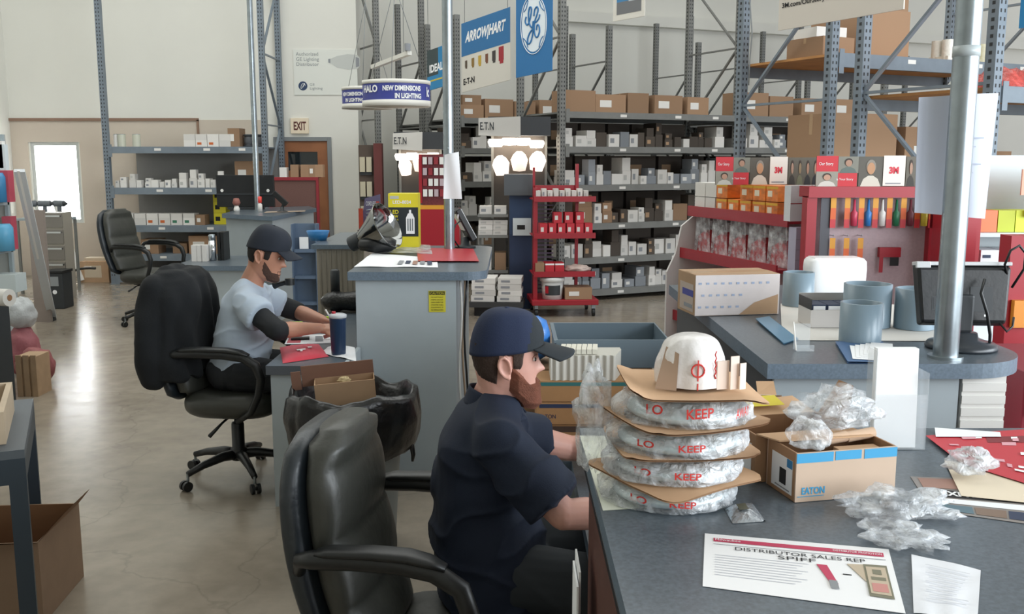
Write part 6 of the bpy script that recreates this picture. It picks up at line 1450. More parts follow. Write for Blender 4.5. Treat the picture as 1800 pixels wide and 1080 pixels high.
# --- D: far right white packs, neon vests
Yd = 4.9; X0d, X1d = aY(1722,430,Yd).x, 3.2
tD = T('display_shelf', 'white display shelving with red panels at the right edge of the photo', 'display shelf', (X0d, Yd, 0)); W_ = X1d-X0d
MB().box(0,W_,.3,.32,0,1.75,mat('cool_white_panel', '#cfd9dc', .5)).obj('back_panel', tD)
for z in (.35,.75,1.10,1.36): MB().box(0,W_,0,.3,z-.02,z,mat('cool_white_panel', '#cfd9dc')).obj('shelf', tD)
MB().box(-.02,0,0,.32,0,1.75,M_redd).obj('side_panel', tD)
MB().box(.20,W_,.02,.03,1.55,1.68,mat('skin_photo_print', '#d8a58c', .5)).box(.24,W_,.02,.03,1.44,1.55,M_redd).obj('header_print', tD)
for k in range(7):
    m_ = [mat('bag_white', '#dfe6ea', .4)]*7
    o = MB().box(0,.10,0,.2,0,.17,mat('bag_white', '#dfe6ea', .4)).box(.01,.05,-.002,-.0005,.13,.145,M_navy).obj('white_pack'); o.location = (X0d+.02+k*.115, Yd+.02, 1.1012); tag(o, f'{ORD[k]} white pack from the left under the neon packs on the right display', 'pack', 'white packs on the right display')
for k, (c_, n_) in enumerate([('#e77a4d','orange'),('#b7c22e','olive'),('#d4e23a','neon yellow'),('#d9e87a','pale yellow')]):
    o = MB().box(0,.085,0,.15,0,.11,mat('neon_'+n_.replace(' ','_'), c_, .5)).obj('folded_vest'); o.location = (X0d+.02+k*.09, Yd+.05, 1.3612); tag(o, f'folded {n_} safety vest on the right display', 'vest', 'folded safety vests')
# --- red cabinet bottom right
tE = T('red_cabinet', 'tall red cabinet at the right edge beyond the rounded counter', 'cabinet', (1.68, 3.1, 0))
MB().box(0,.9,0,.5,0,1.04,mat('crimson_cabinet', '#801e2e', .45)).obj('body', tE, bevel=.004); MB().box(.05,.85,-.003,-.0005,.05,.5,mat('crimson_cabinet_dark', '#6e1a28', .5)).obj('door', tE)
MB().box(.02,.12,-.03,-.001,.9,1.03,M_white).obj('label_holder', tE)
tE = T('red_display_stand', 'red standing display with coloured packs behind the monitor', 'display stand', (aY(1772,500,4.2).x, 4.2, 0)); MB().box(0,.5,0,.1,0,1.5-.1,M_redd).obj('panel', tE)
MB().box(.02,.10,-.03,-.001,1.0,1.12,mat('yellow_red_pack', '#d98a2c', .5)).obj('pack', tE)
# small white bowl & crumpled bag behind the taped carton
o = MB().lathe([(0,0),(.05,0),(.058,.045),(.052,.045),(.045,.006),(0,.006)], mat('glossy_white_plastic', '#f4f5f6'), n=32).obj('bowl'); p = aZ(1269,474,CH); o.location = (p.x, 4.45, CH+.001); o.location = (aY(1269,470,4.40).x, 4.38, CH+.001); tag(o, 'small white bowl behind the taped carton', 'bowl')
# ================================================================= RED ROLLING MERCHANDISER
tx = aY(937,500,10.75).x; tM = T('rolling_merchandiser', 'red wire merchandiser on casters in front of the long grey rack', 'display stand', (tx, 10.62, 0), math.radians(5)); W_ = .60
MB().box(0,.045,0,.04,.12,1.42,M_redd).obj('post', tM); MB().box(.50,.535,.25,.285,.12,1.68,M_redd).obj('post', tM); MB().box(.03,.055,.35,.38,.12,1.64,M_redd).obj('post', tM)
MB().box(.05,.52,.29,.31,1.36,1.44,M_redd).obj('cross_bar', tM)
MB().box(-.02,.72,-.08,.50,.13,.19,M_redd).obj('base_platform', tM, bevel=.006)
for x_, y_ in ((.03,-.03),(.67,-.03),(.03,.45),(.67,.45)): MB().cyl((x_-.015,y_,.045),(x_+.015,y_,.045),.044,M_black,n=18).box(x_-.02,x_+.02,y_-.02,y_+.02,.088,.13,M_steel).obj('caster', tM)
for z in (.475,.90,1.30): MB().box(0,.68,-.05,.42,z-.014,z,M_redd).box(0,.68,-.06,-.05,z-.03,z+.03,M_redd).obj('shelf', tM)
b = MB()
for k in range(24): b.box(.06,.26,.30,.31,.22+.045*k,.235+.045*k,mat('violet_grille', '#5b4a63', .5))
b.obj('back_grille', tM)['kind'] = 'stuff'
WMm2 = Tr(tx, 10.62, 0) @ Matrix.Rotation(math.radians(5), 4, 'Z')
for k in range(9): carton('white', WMm2, (.05+k*.066, .05, 1.3012), (.05,.12,.09+.02*(k % 2)), 0, f'{ORD[k]} small white pack from left on the merchandiser top shelf', 'packs on the merchandiser top shelf', v=k % 3)
for k in range(6): carton('red', WMm2, (.11+k*.10, .06, .9012), (.085,.15,.13), 0, f'{ORD[k]} lower red box from left on the merchandiser middle shelf', 'red boxes on the merchandiser', v=0)
for k in range(3): carton('red', WMm2, (.27+k*.12, .08, 1.033), (.09,.13,.12), .05*k, f'{ORD[k]} upper red box from left on the merchandiser middle shelf', 'red boxes on the merchandiser', v=0)
for k in range(3): carton(['kraft','red','red'][k], WMm2, (.07+k*.11, .08, .4762), (.1,.2,.12), 0, ['brown box','left red box','right red box'][k]+' on the merchandiser lower shelf', v=1)
o = film('plastic_bag', 'clear bag of small parts on the merchandiser lower shelf', tuple(WMm2 @ Vector((.50,.06,.525))), (.14,.09,.045), 9, mat('clear_bag_of_parts', '#cbb7ae', .25, bump=.6), floor=.478, amp=.2)
t = T('bucket', 'white lidded plastic bucket with a dark label on the merchandiser base', 'bucket', tuple(WMm2 @ Vector((.22,.06,.191))))
MB().lathe([(0,0),(.112,0),(.122,.20),(0,.20)], mat('bucket_white', '#dcdddb', .35), n=36).obj('body', t); MB().lathe([(.122,.195),(.138,.20),(.138,.235),(.13,.24),(.11,.245),(.0,.243)], mat('bucket_white', '#dcdddb'), n=36).obj('lid', t)
b = MB(); b.grid(lambda u, v: Vector((math.cos(-PI/2-.75+1.5*u)*(.1195+.005*v), math.sin(-PI/2-.75+1.5*u)*(.1195+.005*v), .05+.11*v)), 14, 4, mat('bucket_label', '#33383c', .5)); b.grid(lambda u, v: Vector((math.cos(-PI/2-.75+.35*u)*(.1205+.005*v), math.sin(-PI/2-.75+.35*u)*(.1205+.005*v), .07+.08*v)), 6, 4, M_red); b.obj('label', t)
carton('kraft', WMm2, (.50,.08,.1912), (.30,.26,.13), 0, 'brown cardboard box beside the bucket on the merchandiser base', v=0)
# --- blue kiosk
kx = aY(915,450,11.2).x; t = T('kiosk', 'navy blue kiosk with a white slip panel left of the red merchandiser', 'kiosk', (kx, 11.15, 0)); 
MB().box(-.13,.13,0,.3,0,.86,M_navy).obj('base_cabinet', t, bevel=.004); MB().box(-.13,.13,.02,.28,.86,1.32,mat('mid_blue_panel', '#2b4060', .5)).obj('upper_panel', t)
MB().box(-.19,.15,-.02,.3,1.32,1.56,mat('grey_head', '#565b60', .5)).obj('head_unit', t)
b = MB().box(-.09,.12,-.012,-.001,.86,1.06,mat('cool_white_panel', '#cfd9dc')).obj('slip_panel', t); text('INFO', M_ink, b, Tr(-.04,-.014,.93) @ FRONT, width=.09, height=.05) if False else MB().box(-.04,.05,-.014,-.012,.93,.98,M_ink).obj('display_window', b)
# --- two lit fixture displays
def lit_display(label, px0, px1, pyt, pyb, Y_, signpx, logo):
    x0, x1 = aY(px0,250,Y_).x, aY(px1,250,Y_).x; zt_ = aY(px0,pyt,Y_).z; zb_ = aY(px0,pyb,Y_).z; w_ = x1-x0
    t = T('lighting_display', label, 'light display', (x0, Y_, 0))
    MB().box(0,w_,.02,.3,zt_-.22,zt_,mat('dark_canopy', '#3c3f43', .6)).obj('canopy', t)
    MB().box(.03,.06,.27,.30,0,zt_-.22,M_rack).box(w_-.06,w_-.03,.27,.30,0,zt_-.22,M_rack).box(.06,w_-.06,.28,.295,.1,zt_-.22,mat('display_back_dark', '#4a4541', .7)).obj('stand_back', t)
    s0 = aY(signpx[0],240,Y_-.1).x-x0; s1 = aY(signpx[1],240,Y_-.1).x-x0
    sg = MB().add([(s0,-.05,zt_-.02),(s1,-.05,zt_+.0),(s1+.0,-.12,zt_-.24),(s0,-.12,zt_-.22),(s0,-.04,zt_-.02),(s1,-.04,zt_),(s1,-.11,zt_-.24),(s0,-.11,zt_-.22)], [(3,2,1,0),(4,5,6,7),(0,1,5,4),(1,2,6,5),(2,3,7,6),(3,0,4,7)], mat('sign_grey_white', '#b9b6b0', .6)).obj('sign_board', t)
    text(logo, M_dark, sg, Tr(s0+.02,-.125,zt_-.16) @ FRONT, width=.16, height=.09, bold=.002)
    lm = mat('lit_fixture_glow', '#fff4e4', .5, emit='#fff0dc', estr=9)
    rs = random.Random(int(px0))
    for k in range(4):
        xx = w_*(.12+.22*k); z_ = zt_-.24-rs.uniform(0,.04)
        f_ = T('ceiling_fixture', 'x', 'lamp', (x0+xx, Y_+.12+.05*(k % 2), z_-.001)) if False else MB().lathe([(0,-.09),(w_*.10,-.085),(w_*.13,-.03),(w_*.11,0),(0,0)], lm, n=18, M=Tr(xx,.13+.05*(k % 2),z_)).obj('lit_globe', t)
    for k in range(3):
        MB().lathe([(0,-.14),(w_*.10,-.13),(w_*.14,.0),(w_*.10,.06),(w_*.04,.10),(0,.10)], M=Tr(w_*(.2+.3*k),.12+.03*k,zb_+.06-.05*(k==0)) @ Matrix.Rotation(.15*(k-1), 4, 'Y'), n=18, m=mat(['lit_white_fixture','lit_amber_fixture','lit_white_fixture'][k], '#f3ece4', .5, emit='#ffe9d6', estr=2.2 if k != 1 else .8)).obj('shade', t)
    return t
lit_display('right one of two fixture displays with glowing lamps under a dark canopy', 858, 968, 205, 290, 11.56, (841,915), 'E.T.N')
lit_display('left one of two fixture displays with glowing lamps, behind the middle pole', 692, 778, 232, 292, 12.6, (690,742), 'E.T.N')
# --- red hook display and red cabinet behind the yellow carton
rx_ = aY(736,300,9.6).x; t = T('hook_display', 'red hook display full of small parts above a red panel beside the middle pole', 'display stand', (rx_, 9.6, 0)); w_ = aY(781,300,9.6).x-rx_
MB().box(0,.03,0,.04,1.3,1.78,M_redd).obj('post', t); MB().box(.03,w_,.03,.05,1.28,1.78,mat('dark_red_mesh', '#6d2a30', .6, var=.3, vscale=60)).obj('mesh_panel', t)
MB().box(0,w_+.14,.0,.3,0,1.24,M_redd).obj('cabinet', t); MB().box(0,w_,.0,.1,1.24,1.28,mat('amber_card', '#d9982c')).obj('shelf_edge', t)
k = 0
for i in range(4):
    for j in range(4):
        o = MB().box(-.02,.02,0,.02,-.07,0,[M_white, mat('lilac_card', '#b9a6ac', .6), M_maroon, M_white][(i+j) % 4]).obj('small_pack'); o.location = (rx_+.06+i*.055, 9.6-.001, 1.75-.105*j); tag(o, f'small pack in row {["one","two","three","four"][j]} of the red hook display, {ORD[i]} from left', 'pack', 'small packs on the red hook display')
# --- dark display with ivory fixtures right of the door
ex = aY(632,350,13.2).x; t = T('fixture_board', 'tall dark board holding ivory outdoor fixtures right of the exit door', 'display board', (ex, 13.2, 0)); w_ = aY(660,350,13.2).x-ex; zt_ = aY(640,255,13.2).z
MB().box(0,w_,0,.05,.1,zt_,mat('dark_brown_board', '#50443c', .7)).obj('board', t); MB().box(w_,w_+.11,-.1,.06,0,zt_+.02,mat('maroon_post', '#5e2b2a', .6)).obj('side_post', t); MB().box(0,w_,-.06,.06,0,.1,M_dark).obj('base', t)
for k in range(5):
    z = zt_-.36-.33*k; o = MB().box(.02,.09,-.05,-.001,0,.2,mat('ivory_fixture', '#b9b29c', .5)).box(.11,.18,-.05,-.001,0,.2,mat('ivory_fixture', '#b9b29c')).box(.02,.18,-.03,-.001,-.04,.0,M_dark).obj('wall_fixture'); o.location = (ex, 13.199, z); tag(o, f'pair of ivory outdoor fixtures, {ORD[k]} from the top of the dark board', 'fixture', 'ivory fixtures on the dark board')
# --- low endcap shelf with flat white cartons
q0 = aZ(836,522,.12); e0 = aZ(838,520,.18); e1 = aZ(905,545,.18)
tP = T('low_shelf', 'low black shelf plinth with stacks of flat white cartons beside the kiosk', 'shelf', (e0.x-.07, 10.62, 0), -.06); MB().box(0,.60,0,.42,.10,.16,mat('dark_shelf_metal', '#3a3b3c', .5)).obj('shelf_board', tP); MB().box(.05,.55,.05,.38,0,.10,M_black).obj('plinth', tP)
WP = Tr(e0.x-.07, 10.62, 0) @ Matrix.Rotation(-.06, 4, 'Z')
for s_, (x_, n_, g_) in enumerate([(.15,4,'left'),(.44,4,'right')]):
    for k in range(n_): carton('white', WP, (x_+.01*(k % 2), .21, .1612+.066*k), (.26,.36,.064), .02*(k % 3-1), f'{ORD[k]} flat white carton from the bottom of the {g_} stack on the low shelf', f'{g_} stack of flat white cartons on the low shelf', name='flat_carton', v=1)
# --- mid shelf island behind the middle pole: white cartons piled
tQ = T('island_shelf', 'grey island shelf piled with pale cartons between the middle pole and the kiosk', 'shelf', (aY(840,420,11.2).x, 11.16, 0), 0); 
for z in (.45,.86,1.10): MB().box(0,.35,0,.36,z-.03,z,M_rack).obj('shelf_board', tQ)
for x_ in (0,.32): MB().box(x_,x_+.03,.36,.39,0,1.13,M_rack).obj('post', tQ)
WQ = Tr(*tQ.location)
for c_ in range(2):
    for k in range([3,3][c_]): carton('white', WQ, (.09+c_*.17, .17, .8612+.058*k if k*.058 < .17 else .8612+.058*k), (.165,.26,.056), .02*(k % 3-1), f'{ORD[k]} pale carton from the bottom, pile {ORD[c_]} from left on the island shelf', 'pale cartons piled on the island shelf', name='flat_carton', v=2) if .8612+.058*k+.056 < 1.07 else None
for c_ in range(2): carton('white', WQ, (.09+c_*.17, .18, 1.1012), (.14,.25,.09), 0, f'{ORD[c_]} pale carton from left on top of the island shelf', 'pale cartons on top of the island shelf', v=1)
for c_ in range(2): carton(['white','kraft'][c_], WQ, (.09+c_*.17, .18, .4512), (.13,.25,.2), 0, ['left white','right brown'][c_]+' carton on the lowest island shelf', v=1)
# ================================================================= HANGING SIGNS
def wire(b, p, h=8.4, r=.003): b.tube([p, (p[0], p[1], h)], r, mat('wire_steel', '#8f9396', .4, .6), 6)
M_signb = mat('banner_blue', '#2c6fa5', .55); M_banner = mat('banner_white', '#d9d5cb', .65); M_bannerb2 = mat('banner_blue_bright', '#2f83b5', .55)
def banner(name, label, cor, Y0, Y1, t_=.012, wires=True):
    """cor pixels TL, TR, BR, BL; left edge at depth Y0, right edge at depth Y1"""
    tl, bl = aY(*cor[0], Y0), aY(*cor[3], Y0); tr, br = aY(*cor[1], Y1), aY(*cor[2], Y1)
    bl.x = (tl.x+bl.x)/2; tl.x = bl.x; br.x = (tr.x+br.x)/2; tr.x = br.x
    q = Q(bl, br, tr, tl); t = T(name, label, 'sign', tuple((bl+br)/2)); off = (bl+br)/2
    q = Q(bl-off, br-off, tr-off, tl-off); return t, q
def board(t, q, m, nm='board', th=.012):
    b = MB(); b.add([q(0,0),q(1,0),q(1,1),q(0,1),q(0,0,-th),q(1,0,-th),q(1,1,-th),q(0,1,-th)], [(0,1,2,3),(5,4,7,6),(4,0,3,7),(1,5,6,2),(3,2,6,7),(4,5,1,0)], m)
    top = q(.05,1,-th/2); 
    return b.obj(nm, t)
def hangers(t, q):
    b = MB()
    for u in (.06,.94):
        p = q(u, 1, -.006); b.tube([p, (p.x, p.y, 8.4-t.location.z)], .003, mat('wire_steel', '#8f9396', .4, .6), 6)
        b.obj('hanging_wire', t); b = MB()
# arrow hart banner
t, q = banner('hanging_banner', 'blue and white hanging banner with white company lettering and tool pictures', [(811,42),(893,12),(901,140),(812,163)], 11.4, 10.6)
bd = board(t, q, M_banner); hangers(t, q)
b = MB(); qrect(b, q, 0,1,.52,1, M_signb, .0015); b.obj('blue_field', bd)
qtext('ARROW|HART', M_wht, bd, q, .08,.92,.66,.86,.003, bold=.004, shear=.3).matrix_parent_inverse = Matrix()
qtext('E-T-N', M_ink, bd, q, .04,.28,.10,.19,.003, bold=.003).matrix_parent_inverse = Matrix()
for k, (c_, s_) in enumerate([('#5b4d3f',.7),('#8a6b2d',.8),('#c4a23c',.9),('#7b4c34',.8),('#3f3a38',1),('#a32a33',1.4)]):
    b = MB(); u = .10+.145*k; qrect(b, q, u-.035*s_, u+.035*s_, .40-.07*s_, .40+.07*s_, mat('tool_pic_'+c_[1:], c_, .6), .002); qrect(b, q, u-.02*s_, u+.03*s_, .40-.10*s_, .40-.07*s_, mat('tool_pic_'+c_[1:], c_, .6), .002); b.obj('tool_picture', bd)
# GE banner
t, q = banner('hanging_banner', 'tall blue hanging banner with a white round monogram', [(907,-60),(972,-60),(969,124),(907,137)], 10.4, 10.1)
bd = board(t, q, M_signb); hangers(t, q)
def qcurve(b, q, pts, r, m, o=.004):
    P = [pts[0]]+list(pts)+[pts[-1]]; pts = []
    for i in range(1, len(P)-2):
        for k in range(5):
            t = k/5; pts.append(tuple(.5*(2*P[i][c]+(P[i+1][c]-P[i-1][c])*t+(2*P[i-1][c]-5*P[i][c]+4*P[i+1][c]-P[i+2][c])*t*t+(3*P[i][c]-P[i-1][c]-3*P[i+1][c]+P[i+2][c])*t**3) for c in (0,1)))
    pts.append(P[-2])
    b.tube([q(u, v, o) for u, v in pts], r, m, 6)
cu, cv, ru, rv = .5, .465, .33, .255
b = MB(); n = 40; b.poly([q(cu+ru*math.cos(2*PI*i/n), cv+rv*math.sin(2*PI*i/n), .002) for i in range(n)], mat('pale_blue_disc', '#dfe8ee', .6)); b.obj('round_field', bd)
b = MB(); qcurve(b, q, [(cu+ru*1.08*math.cos(2*PI*i/n), cv+rv*1.08*math.sin(2*PI*i/n)) for i in range(n+1)], .004, M_wht); b.obj('ring', bd)
for k in range(4):
    a = k*PI/2+PI/4; b = MB(); qcurve(b, q, [(cu+ru*(.98-.12*math.sin(i*.4))*math.cos(a+i*.08-.3), cv+rv*(.98-.12*math.sin(i*.4))*math.sin(a+i*.08-.3)) for i in range(8)], .005, M_signb); b.obj('flourish', bd)
S_ = lambda pts: [(cu+x*ru, cv+y*rv) for x, y in pts]
b = MB(); qcurve(b, q, S_([(-.62,.30),(-.70,.12),(-.55,.0),(-.38,.08),(-.22,.35),(-.18,.58),(-.32,.62),(-.42,.40),(-.36,.05),(-.10,-.12),(-.02,.12),(-.05,-.3),(-.22,-.62),(-.45,-.68),(-.48,-.5),(-.28,-.28),(.02,-.15)]), .009, M_signb); b.obj('script_letter', bd)
b = MB(); qcurve(b, q, S_([(.02,.30),(.10,.52),(.28,.62),(.38,.50),(.26,.30),(.12,.12),(.05,-.15),(.14,-.42),(.34,-.48),(.50,-.30),(.46,-.08),(.30,-.05),(.24,-.22)]), .009, M_signb); b.obj('script_letter', bd)
b = MB(); qcurve(b, q, S_([(.05,.05),(.25,.08),(.45,.20),(.52,.34)]), .008, M_signb); b.obj('script_letter', bd)
# dark/blue banner behind pole
t, q = banner('hanging_banner', 'dark and turquoise banner partly hidden behind the middle pole', [(750,90),(779,80),(779,152),(752,160)], 12.2, 12.0)
bd = board(t, q, mat('banner_dark_green', '#3d4a4c', .6)); b = MB(); qrect(b, q, 0,1,0,.34, M_bannerb2, .0015); qrect(b, q, .7,1,.34,1, M_bannerb2, .0015); b.obj('turquoise_band', bd); b = MB(); qrect(b, q, .2,.95,.2,.24, mat('gold_print2', '#c9b84e', .6), .0025); b.obj('gold_line', bd)
qtext('IDEAL', M_wht, bd, q, .15,1.0,.42,.62,.003, bold=.004).matrix_parent_inverse = Matrix(); hangers(t, q)
# framed picture sign at the top
t, q = banner('hanging_sign', 'white framed hanging picture sign at the top edge of the photo', [(1078,-45),(1134,-60),(1133,28),(1078,38)], 9.0, 8.8)
bd = board(t, q, M_banner); b = MB(); qrect(b, q, .12,.9,.12,.38, mat('grey_photo', '#6f7072', .5), .002); qrect(b, q, .12,.9,.38,.98, mat('blue_photo', '#3f7fae', .5), .002); qrect(b, q, .5,.9,.36,.62, mat('light_photo', '#b9c0c4', .5), .0025); b.obj('picture', bd); hangers(t, q)
# 3M banner
t, q = banner('hanging_banner', 'wide white banner with red and black web lettering at the top right', [(1371,-40),(1592,-90),(1590,16),(1368,54)], 6.9, 6.1)
bd = board(t, q, mat('banner_offwhite', '#d6cfc4', .65)); hangers(t, q)
qtext('Visit Innovation and', M_rink, bd, q, .03,.5,.56,.66,.003, bold=.002).matrix_parent_inverse = Matrix()
qtext('3M.com/OurStoryIsYourStory', M_ink, bd, q, .03,.64,.38,.50,.003, bold=.002).matrix_parent_inverse = Matrix()
# blue sign sliver at the right edge
t, q = banner('hanging_banner', 'blue banner cut by the right edge of the photo', [(1793,-40),(1880,-40),(1880,40),(1795,50)], 6.2, 6.0); board(t, q, M_bannerb2); hangers(t, q)
# GE lighting wall poster
zt_, zb_ = aY(515,87,WY-.02).z, aY(515,167,WY-.02).z; x0, x1 = aY(516,130,WY-.02).x, aY(628,130,WY-.02).x
t = T('wall_poster', 'pale poster with a lamp picture and small round emblem above the exit sign', 'poster', ((x0), WY-.014, zb_)); w_ = x1-x0; h_ = zt_-zb_
bd = MB().box(0,w_,0,.012,0,h_,mat('poster_pale', '#dfe1da', .7)).obj('sheet', t)
M_lgrey = mat('poster_grey_ink', '#8b9193', .8)
text('Authorized\nGE Lighting\nDistributor', M_lgrey, bd, Tr(.04,-.002,h_*.64) @ FRONT, width=w_*.36, height=h_*.30)
text('GE\nLighting', M_lgrey, bd, Tr(.23,-.002,h_*.10) @ FRONT, width=w_*.2, height=h_*.16)
b = MB(); b.cyl((.13,-.003,h_*.2),(.13,-.0005,h_*.2),.065,mat('emblem_navy', '#2f4363', .6),n=28); em = b.obj('emblem', bd)
b = MB(); b.tube([(.13+.036*math.cos(i*.7)*(1-i*.03),-.006,h_*.2+.04*math.sin(i*.9)) for i in range(12)], .004, M_wht, 6); b.obj('script_mark', em)
b = MB(); MP = Matrix(((1,0,0,w_*.55),(0,0,-1,-.0005),(0,1,0,h_*.76),(0,0,0,1)))
b.prism([(0,-.03),(.05,-.05),(.12,-.10),(.28,-.13),(.42,-.12),(.46,-.08),(.46,.04),(.42,.08),(.28,.09),(.12,.06),(.05,.03),(0,.02)], 0, .002, mat('lamp_picture_grey', '#c3c6c2', .6), MP); b.prism([(0,-.03),(.03,-.04),(.03,.025),(0,.02)], .002, .004, M_gink, MP); b.prism([(.40,-.10),(.45,-.08),(.45,.03),(.40,.05)], .002, .004, M_gink, MP); b.obj('lamp_picture', bd)
# exit sign
x0, x1 = aY(512,220,WY).x, aY(543,220,WY).x; z1_, z0_ = aY(520,208,WY).z, aY(520,235,WY).z
t = T('exit_sign', 'cream lit EXIT sign with dark red letters above the brown door', 'exit sign', (x0, WY-.001, z0_)); w_ = x1-x0; h_ = z1_-z0_
bd = MB().box(0,w_,-.05,0,0,h_,mat('exit_cream', '#d9cbb4', .5, emit='#e0d0b5', estr=.12)).obj('box', t, bevel=.004); text('EXIT', mat('exit_red', '#5a2420', .6), bd, Tr(w_*.18,-.052,h_*.22) @ FRONT, width=w_*.7, height=h_*.55, bold=.003)
# HALO rings
M_ringw = mat('ring_white', '#dcdad2', .45); M_halo = mat('halo_violet_blue', '#3a4290', .5)
def halo(label, px0, px1, pyt, pyb, Y_, parts):
    x0, x1 = aY(px0,170,Y_).x, aY(px1,170,Y_).x; r_ = (x1-x0)/2; zt_, zb_ = aY(px0,pyt,Y_-r_*.0).z, aY(px0,pyb,Y_).z
    t = T('hanging_ring_sign', label, 'sign', ((x0+x1)/2, Y_, zb_)); h_ = zt_-zb_
    MB().lathe([(r_-.02,0),(r_,0),(r_,h_*.22),(r_-.02,h_*.22)], M_ringw, n=64, caps=False).obj('lower_rim', t)
    MB().lathe([(r_-.02,h_*.85),(r_,h_*.85),(r_,h_),(r_-.02,h_)], M_ringw, n=64, caps=False).obj('upper_rim', t)
    MB().lathe([(r_-.006,h_*.2),(r_-.006,h_*.88)], M_halo, n=64, caps=False).lathe([(r_-.012,h_*.88),(r_-.012,h_*.2)], M_ringw, n=64, caps=False).obj('band', t)
    MB().lathe([(0,0.012),(r_-.02,.012),(r_-.02,0.002),(0,.002)], mat('ring_underside', '#b9b4a8', .5), n=48, caps=False).obj('diffuser', t)
    for s_, a0, w_, v0, hh in parts:
        me = textmesh(s_, M_wht, w_, h_*hh, bold=.004)
        for v in me.vertices:
            a = a0+v.co.x/r_; v.co = Vector(((r_+.002)*math.cos(a), (r_+.002)*math.sin(a), h_*v0+v.co.y))
        o = bpy.data.objects.new('lettering', me); COL.objects.link(o); o.parent = t
    for k in range(3):
        a = 2*PI*k/3+.5; MB().tube([(r_*.97*math.cos(a), r_*.97*math.sin(a), h_), (0,0,h_+.9), (0,0,8.4-zb_)], .003, mat('wire_steel', '#8f9396'), 6).obj('hanging_wire', t)
    return t, r_
halo('large hanging ring sign with violet band and white lettering', 637, 757, 143, 188, 9.6, [('HALO', -2.62, .20, .50, .28),('NEW DIMENSIONS', -1.85, .38, .55, .2),('IN LIGHTING', -1.50, .27, .26, .2),('ic', -.42, .05, .35, .4)])
halo('smaller hanging ring sign behind and left of the large ring', 601, 690, 154, 192, 10.9, [('NEW DIMENSIONS', -2.6, .30, .55, .18),('IN LIGHTING', -2.4, .24, .28, .18)])
# hanging track bar
t = T('track_light_bar', 'pale hanging track bar above the ring signs', 'track light', tuple(aY(690,105,10.2))); a_, b_ = aY(655,118,10.5)-aY(690,105,10.2), aY(720,93,9.9)-aY(690,105,10.2)
MB().beam(a_, b_, .05, .04, M_ringw).obj('bar', t); MB().tube([a_.lerp(b_,.85), a_.lerp(b_,.85)+Vector((0,0,8.4-t.location.z))], .003, mat('wire_steel', '#8f9396'), 6).obj('hanging_wire', t); MB().cyl(b_+Vector((-.02,0,.02)), b_+Vector((-.02,0,.09)), .03, M_gink, n=12).obj('lamp_head', t)
b = MB(); b.tube([aY(1317,-80,8.6), aY(1318,0,8.6), aY(1322,60,8.6), aY(1318,105,8.6), aY(1316,150,8.6)], .006, mat('grey_cable', '#85898a', .5), 6); tag(b.obj('dangling_cable'), 'thin grey cable dangling beside the blue-grey rack upright', 'cable')
# ================================================================= LEFT SIDE
# --- work table with tray
MT2 = Matrix.Rotation(math.radians(24), 4, 'Z'); t = T('work_table', 'dark steel framed work table cut off at the left edge of the photo', 'table', (-1.665, 3.19, 0), math.radians(24))
M_tfr = mat('blue_black_steel', '#27333d', .45)
h_ = .75; D = .78; Wd = 1.5
MB().box(-Wd,0,0,D,h_-.03,h_,mat('dark_table_top', '#4f565c', .5)).obj('table_top', t)
for x_, y_ in ((-.055,0),(-.055,D-.055),(-Wd,0),(-Wd,D-.055)): MB().box(x_,x_+.055,y_,y_+.055,0,h_-.03,M_tfr).obj('leg', t)
MB().box(-Wd+.055,-.055,0,.04,h_-.12,h_-.03,M_tfr).obj('apron', t); MB().box(-.045,-.0,.055,D-.055,h_-.11,h_-.03,M_tfr).obj('apron', t)

Wt = Tr(-1.665,3.19,0) @ MT2
o = T('wooden_tray', 'pale open wooden tray on the dark work table', 'tray', tuple(Wt @ Vector((-.36,.09,h_+.001))), math.radians(24))
M_wdp = mat('pale_plywood', '#b9a78f', .7, var=.08, vscale=8)
MB().box(-.5,.3,0,.02,0,.115,M_wdp).box(-.5,.3,.48,.5,0,.115,M_wdp).box(.28,.3,.02,.48,0,.115,M_wdp).box(-.5,-.48,.02,.48,0,.115,M_wdp).box(-.48,.28,.02,.48,0,.01,mat('tray_floor', '#8c6f58', .8)).obj('tray_body', o)
# open cartons on the floor
p = aZ(128, 1010, 0)
r = open_box('cardboard_box', 'large open brown cardboard box on the floor beside the table leg', 'box', (-2.26, 3.38, .001), .08, .5, .42, .32, mat('dull_kraft', '#8d745e', .85, var=.05), mat('kraft_inside', '#8a6648'), t_=.006)
b = MB(); b.poly([(0,0,.32),(.5,0,.32),(.52,-.10,.36),(-.02,-.09,.35)], M_kraftd).poly([(-.02,-.09,.347),(.52,-.10,.357),(.5,0,.317),(0,0,.317)], M_kraftd); b.obj('flap', r)
b = MB(); b.poly([(.5,0,.32),(.5,.42,.32),(.57,.36,.40),(.57,.08,.40)], M_kraftd).poly([(.568,.08,.40),(.568,.36,.40),(.498,.42,.32),(.498,0,.32)], M_kraftd); b.obj('flap', r)
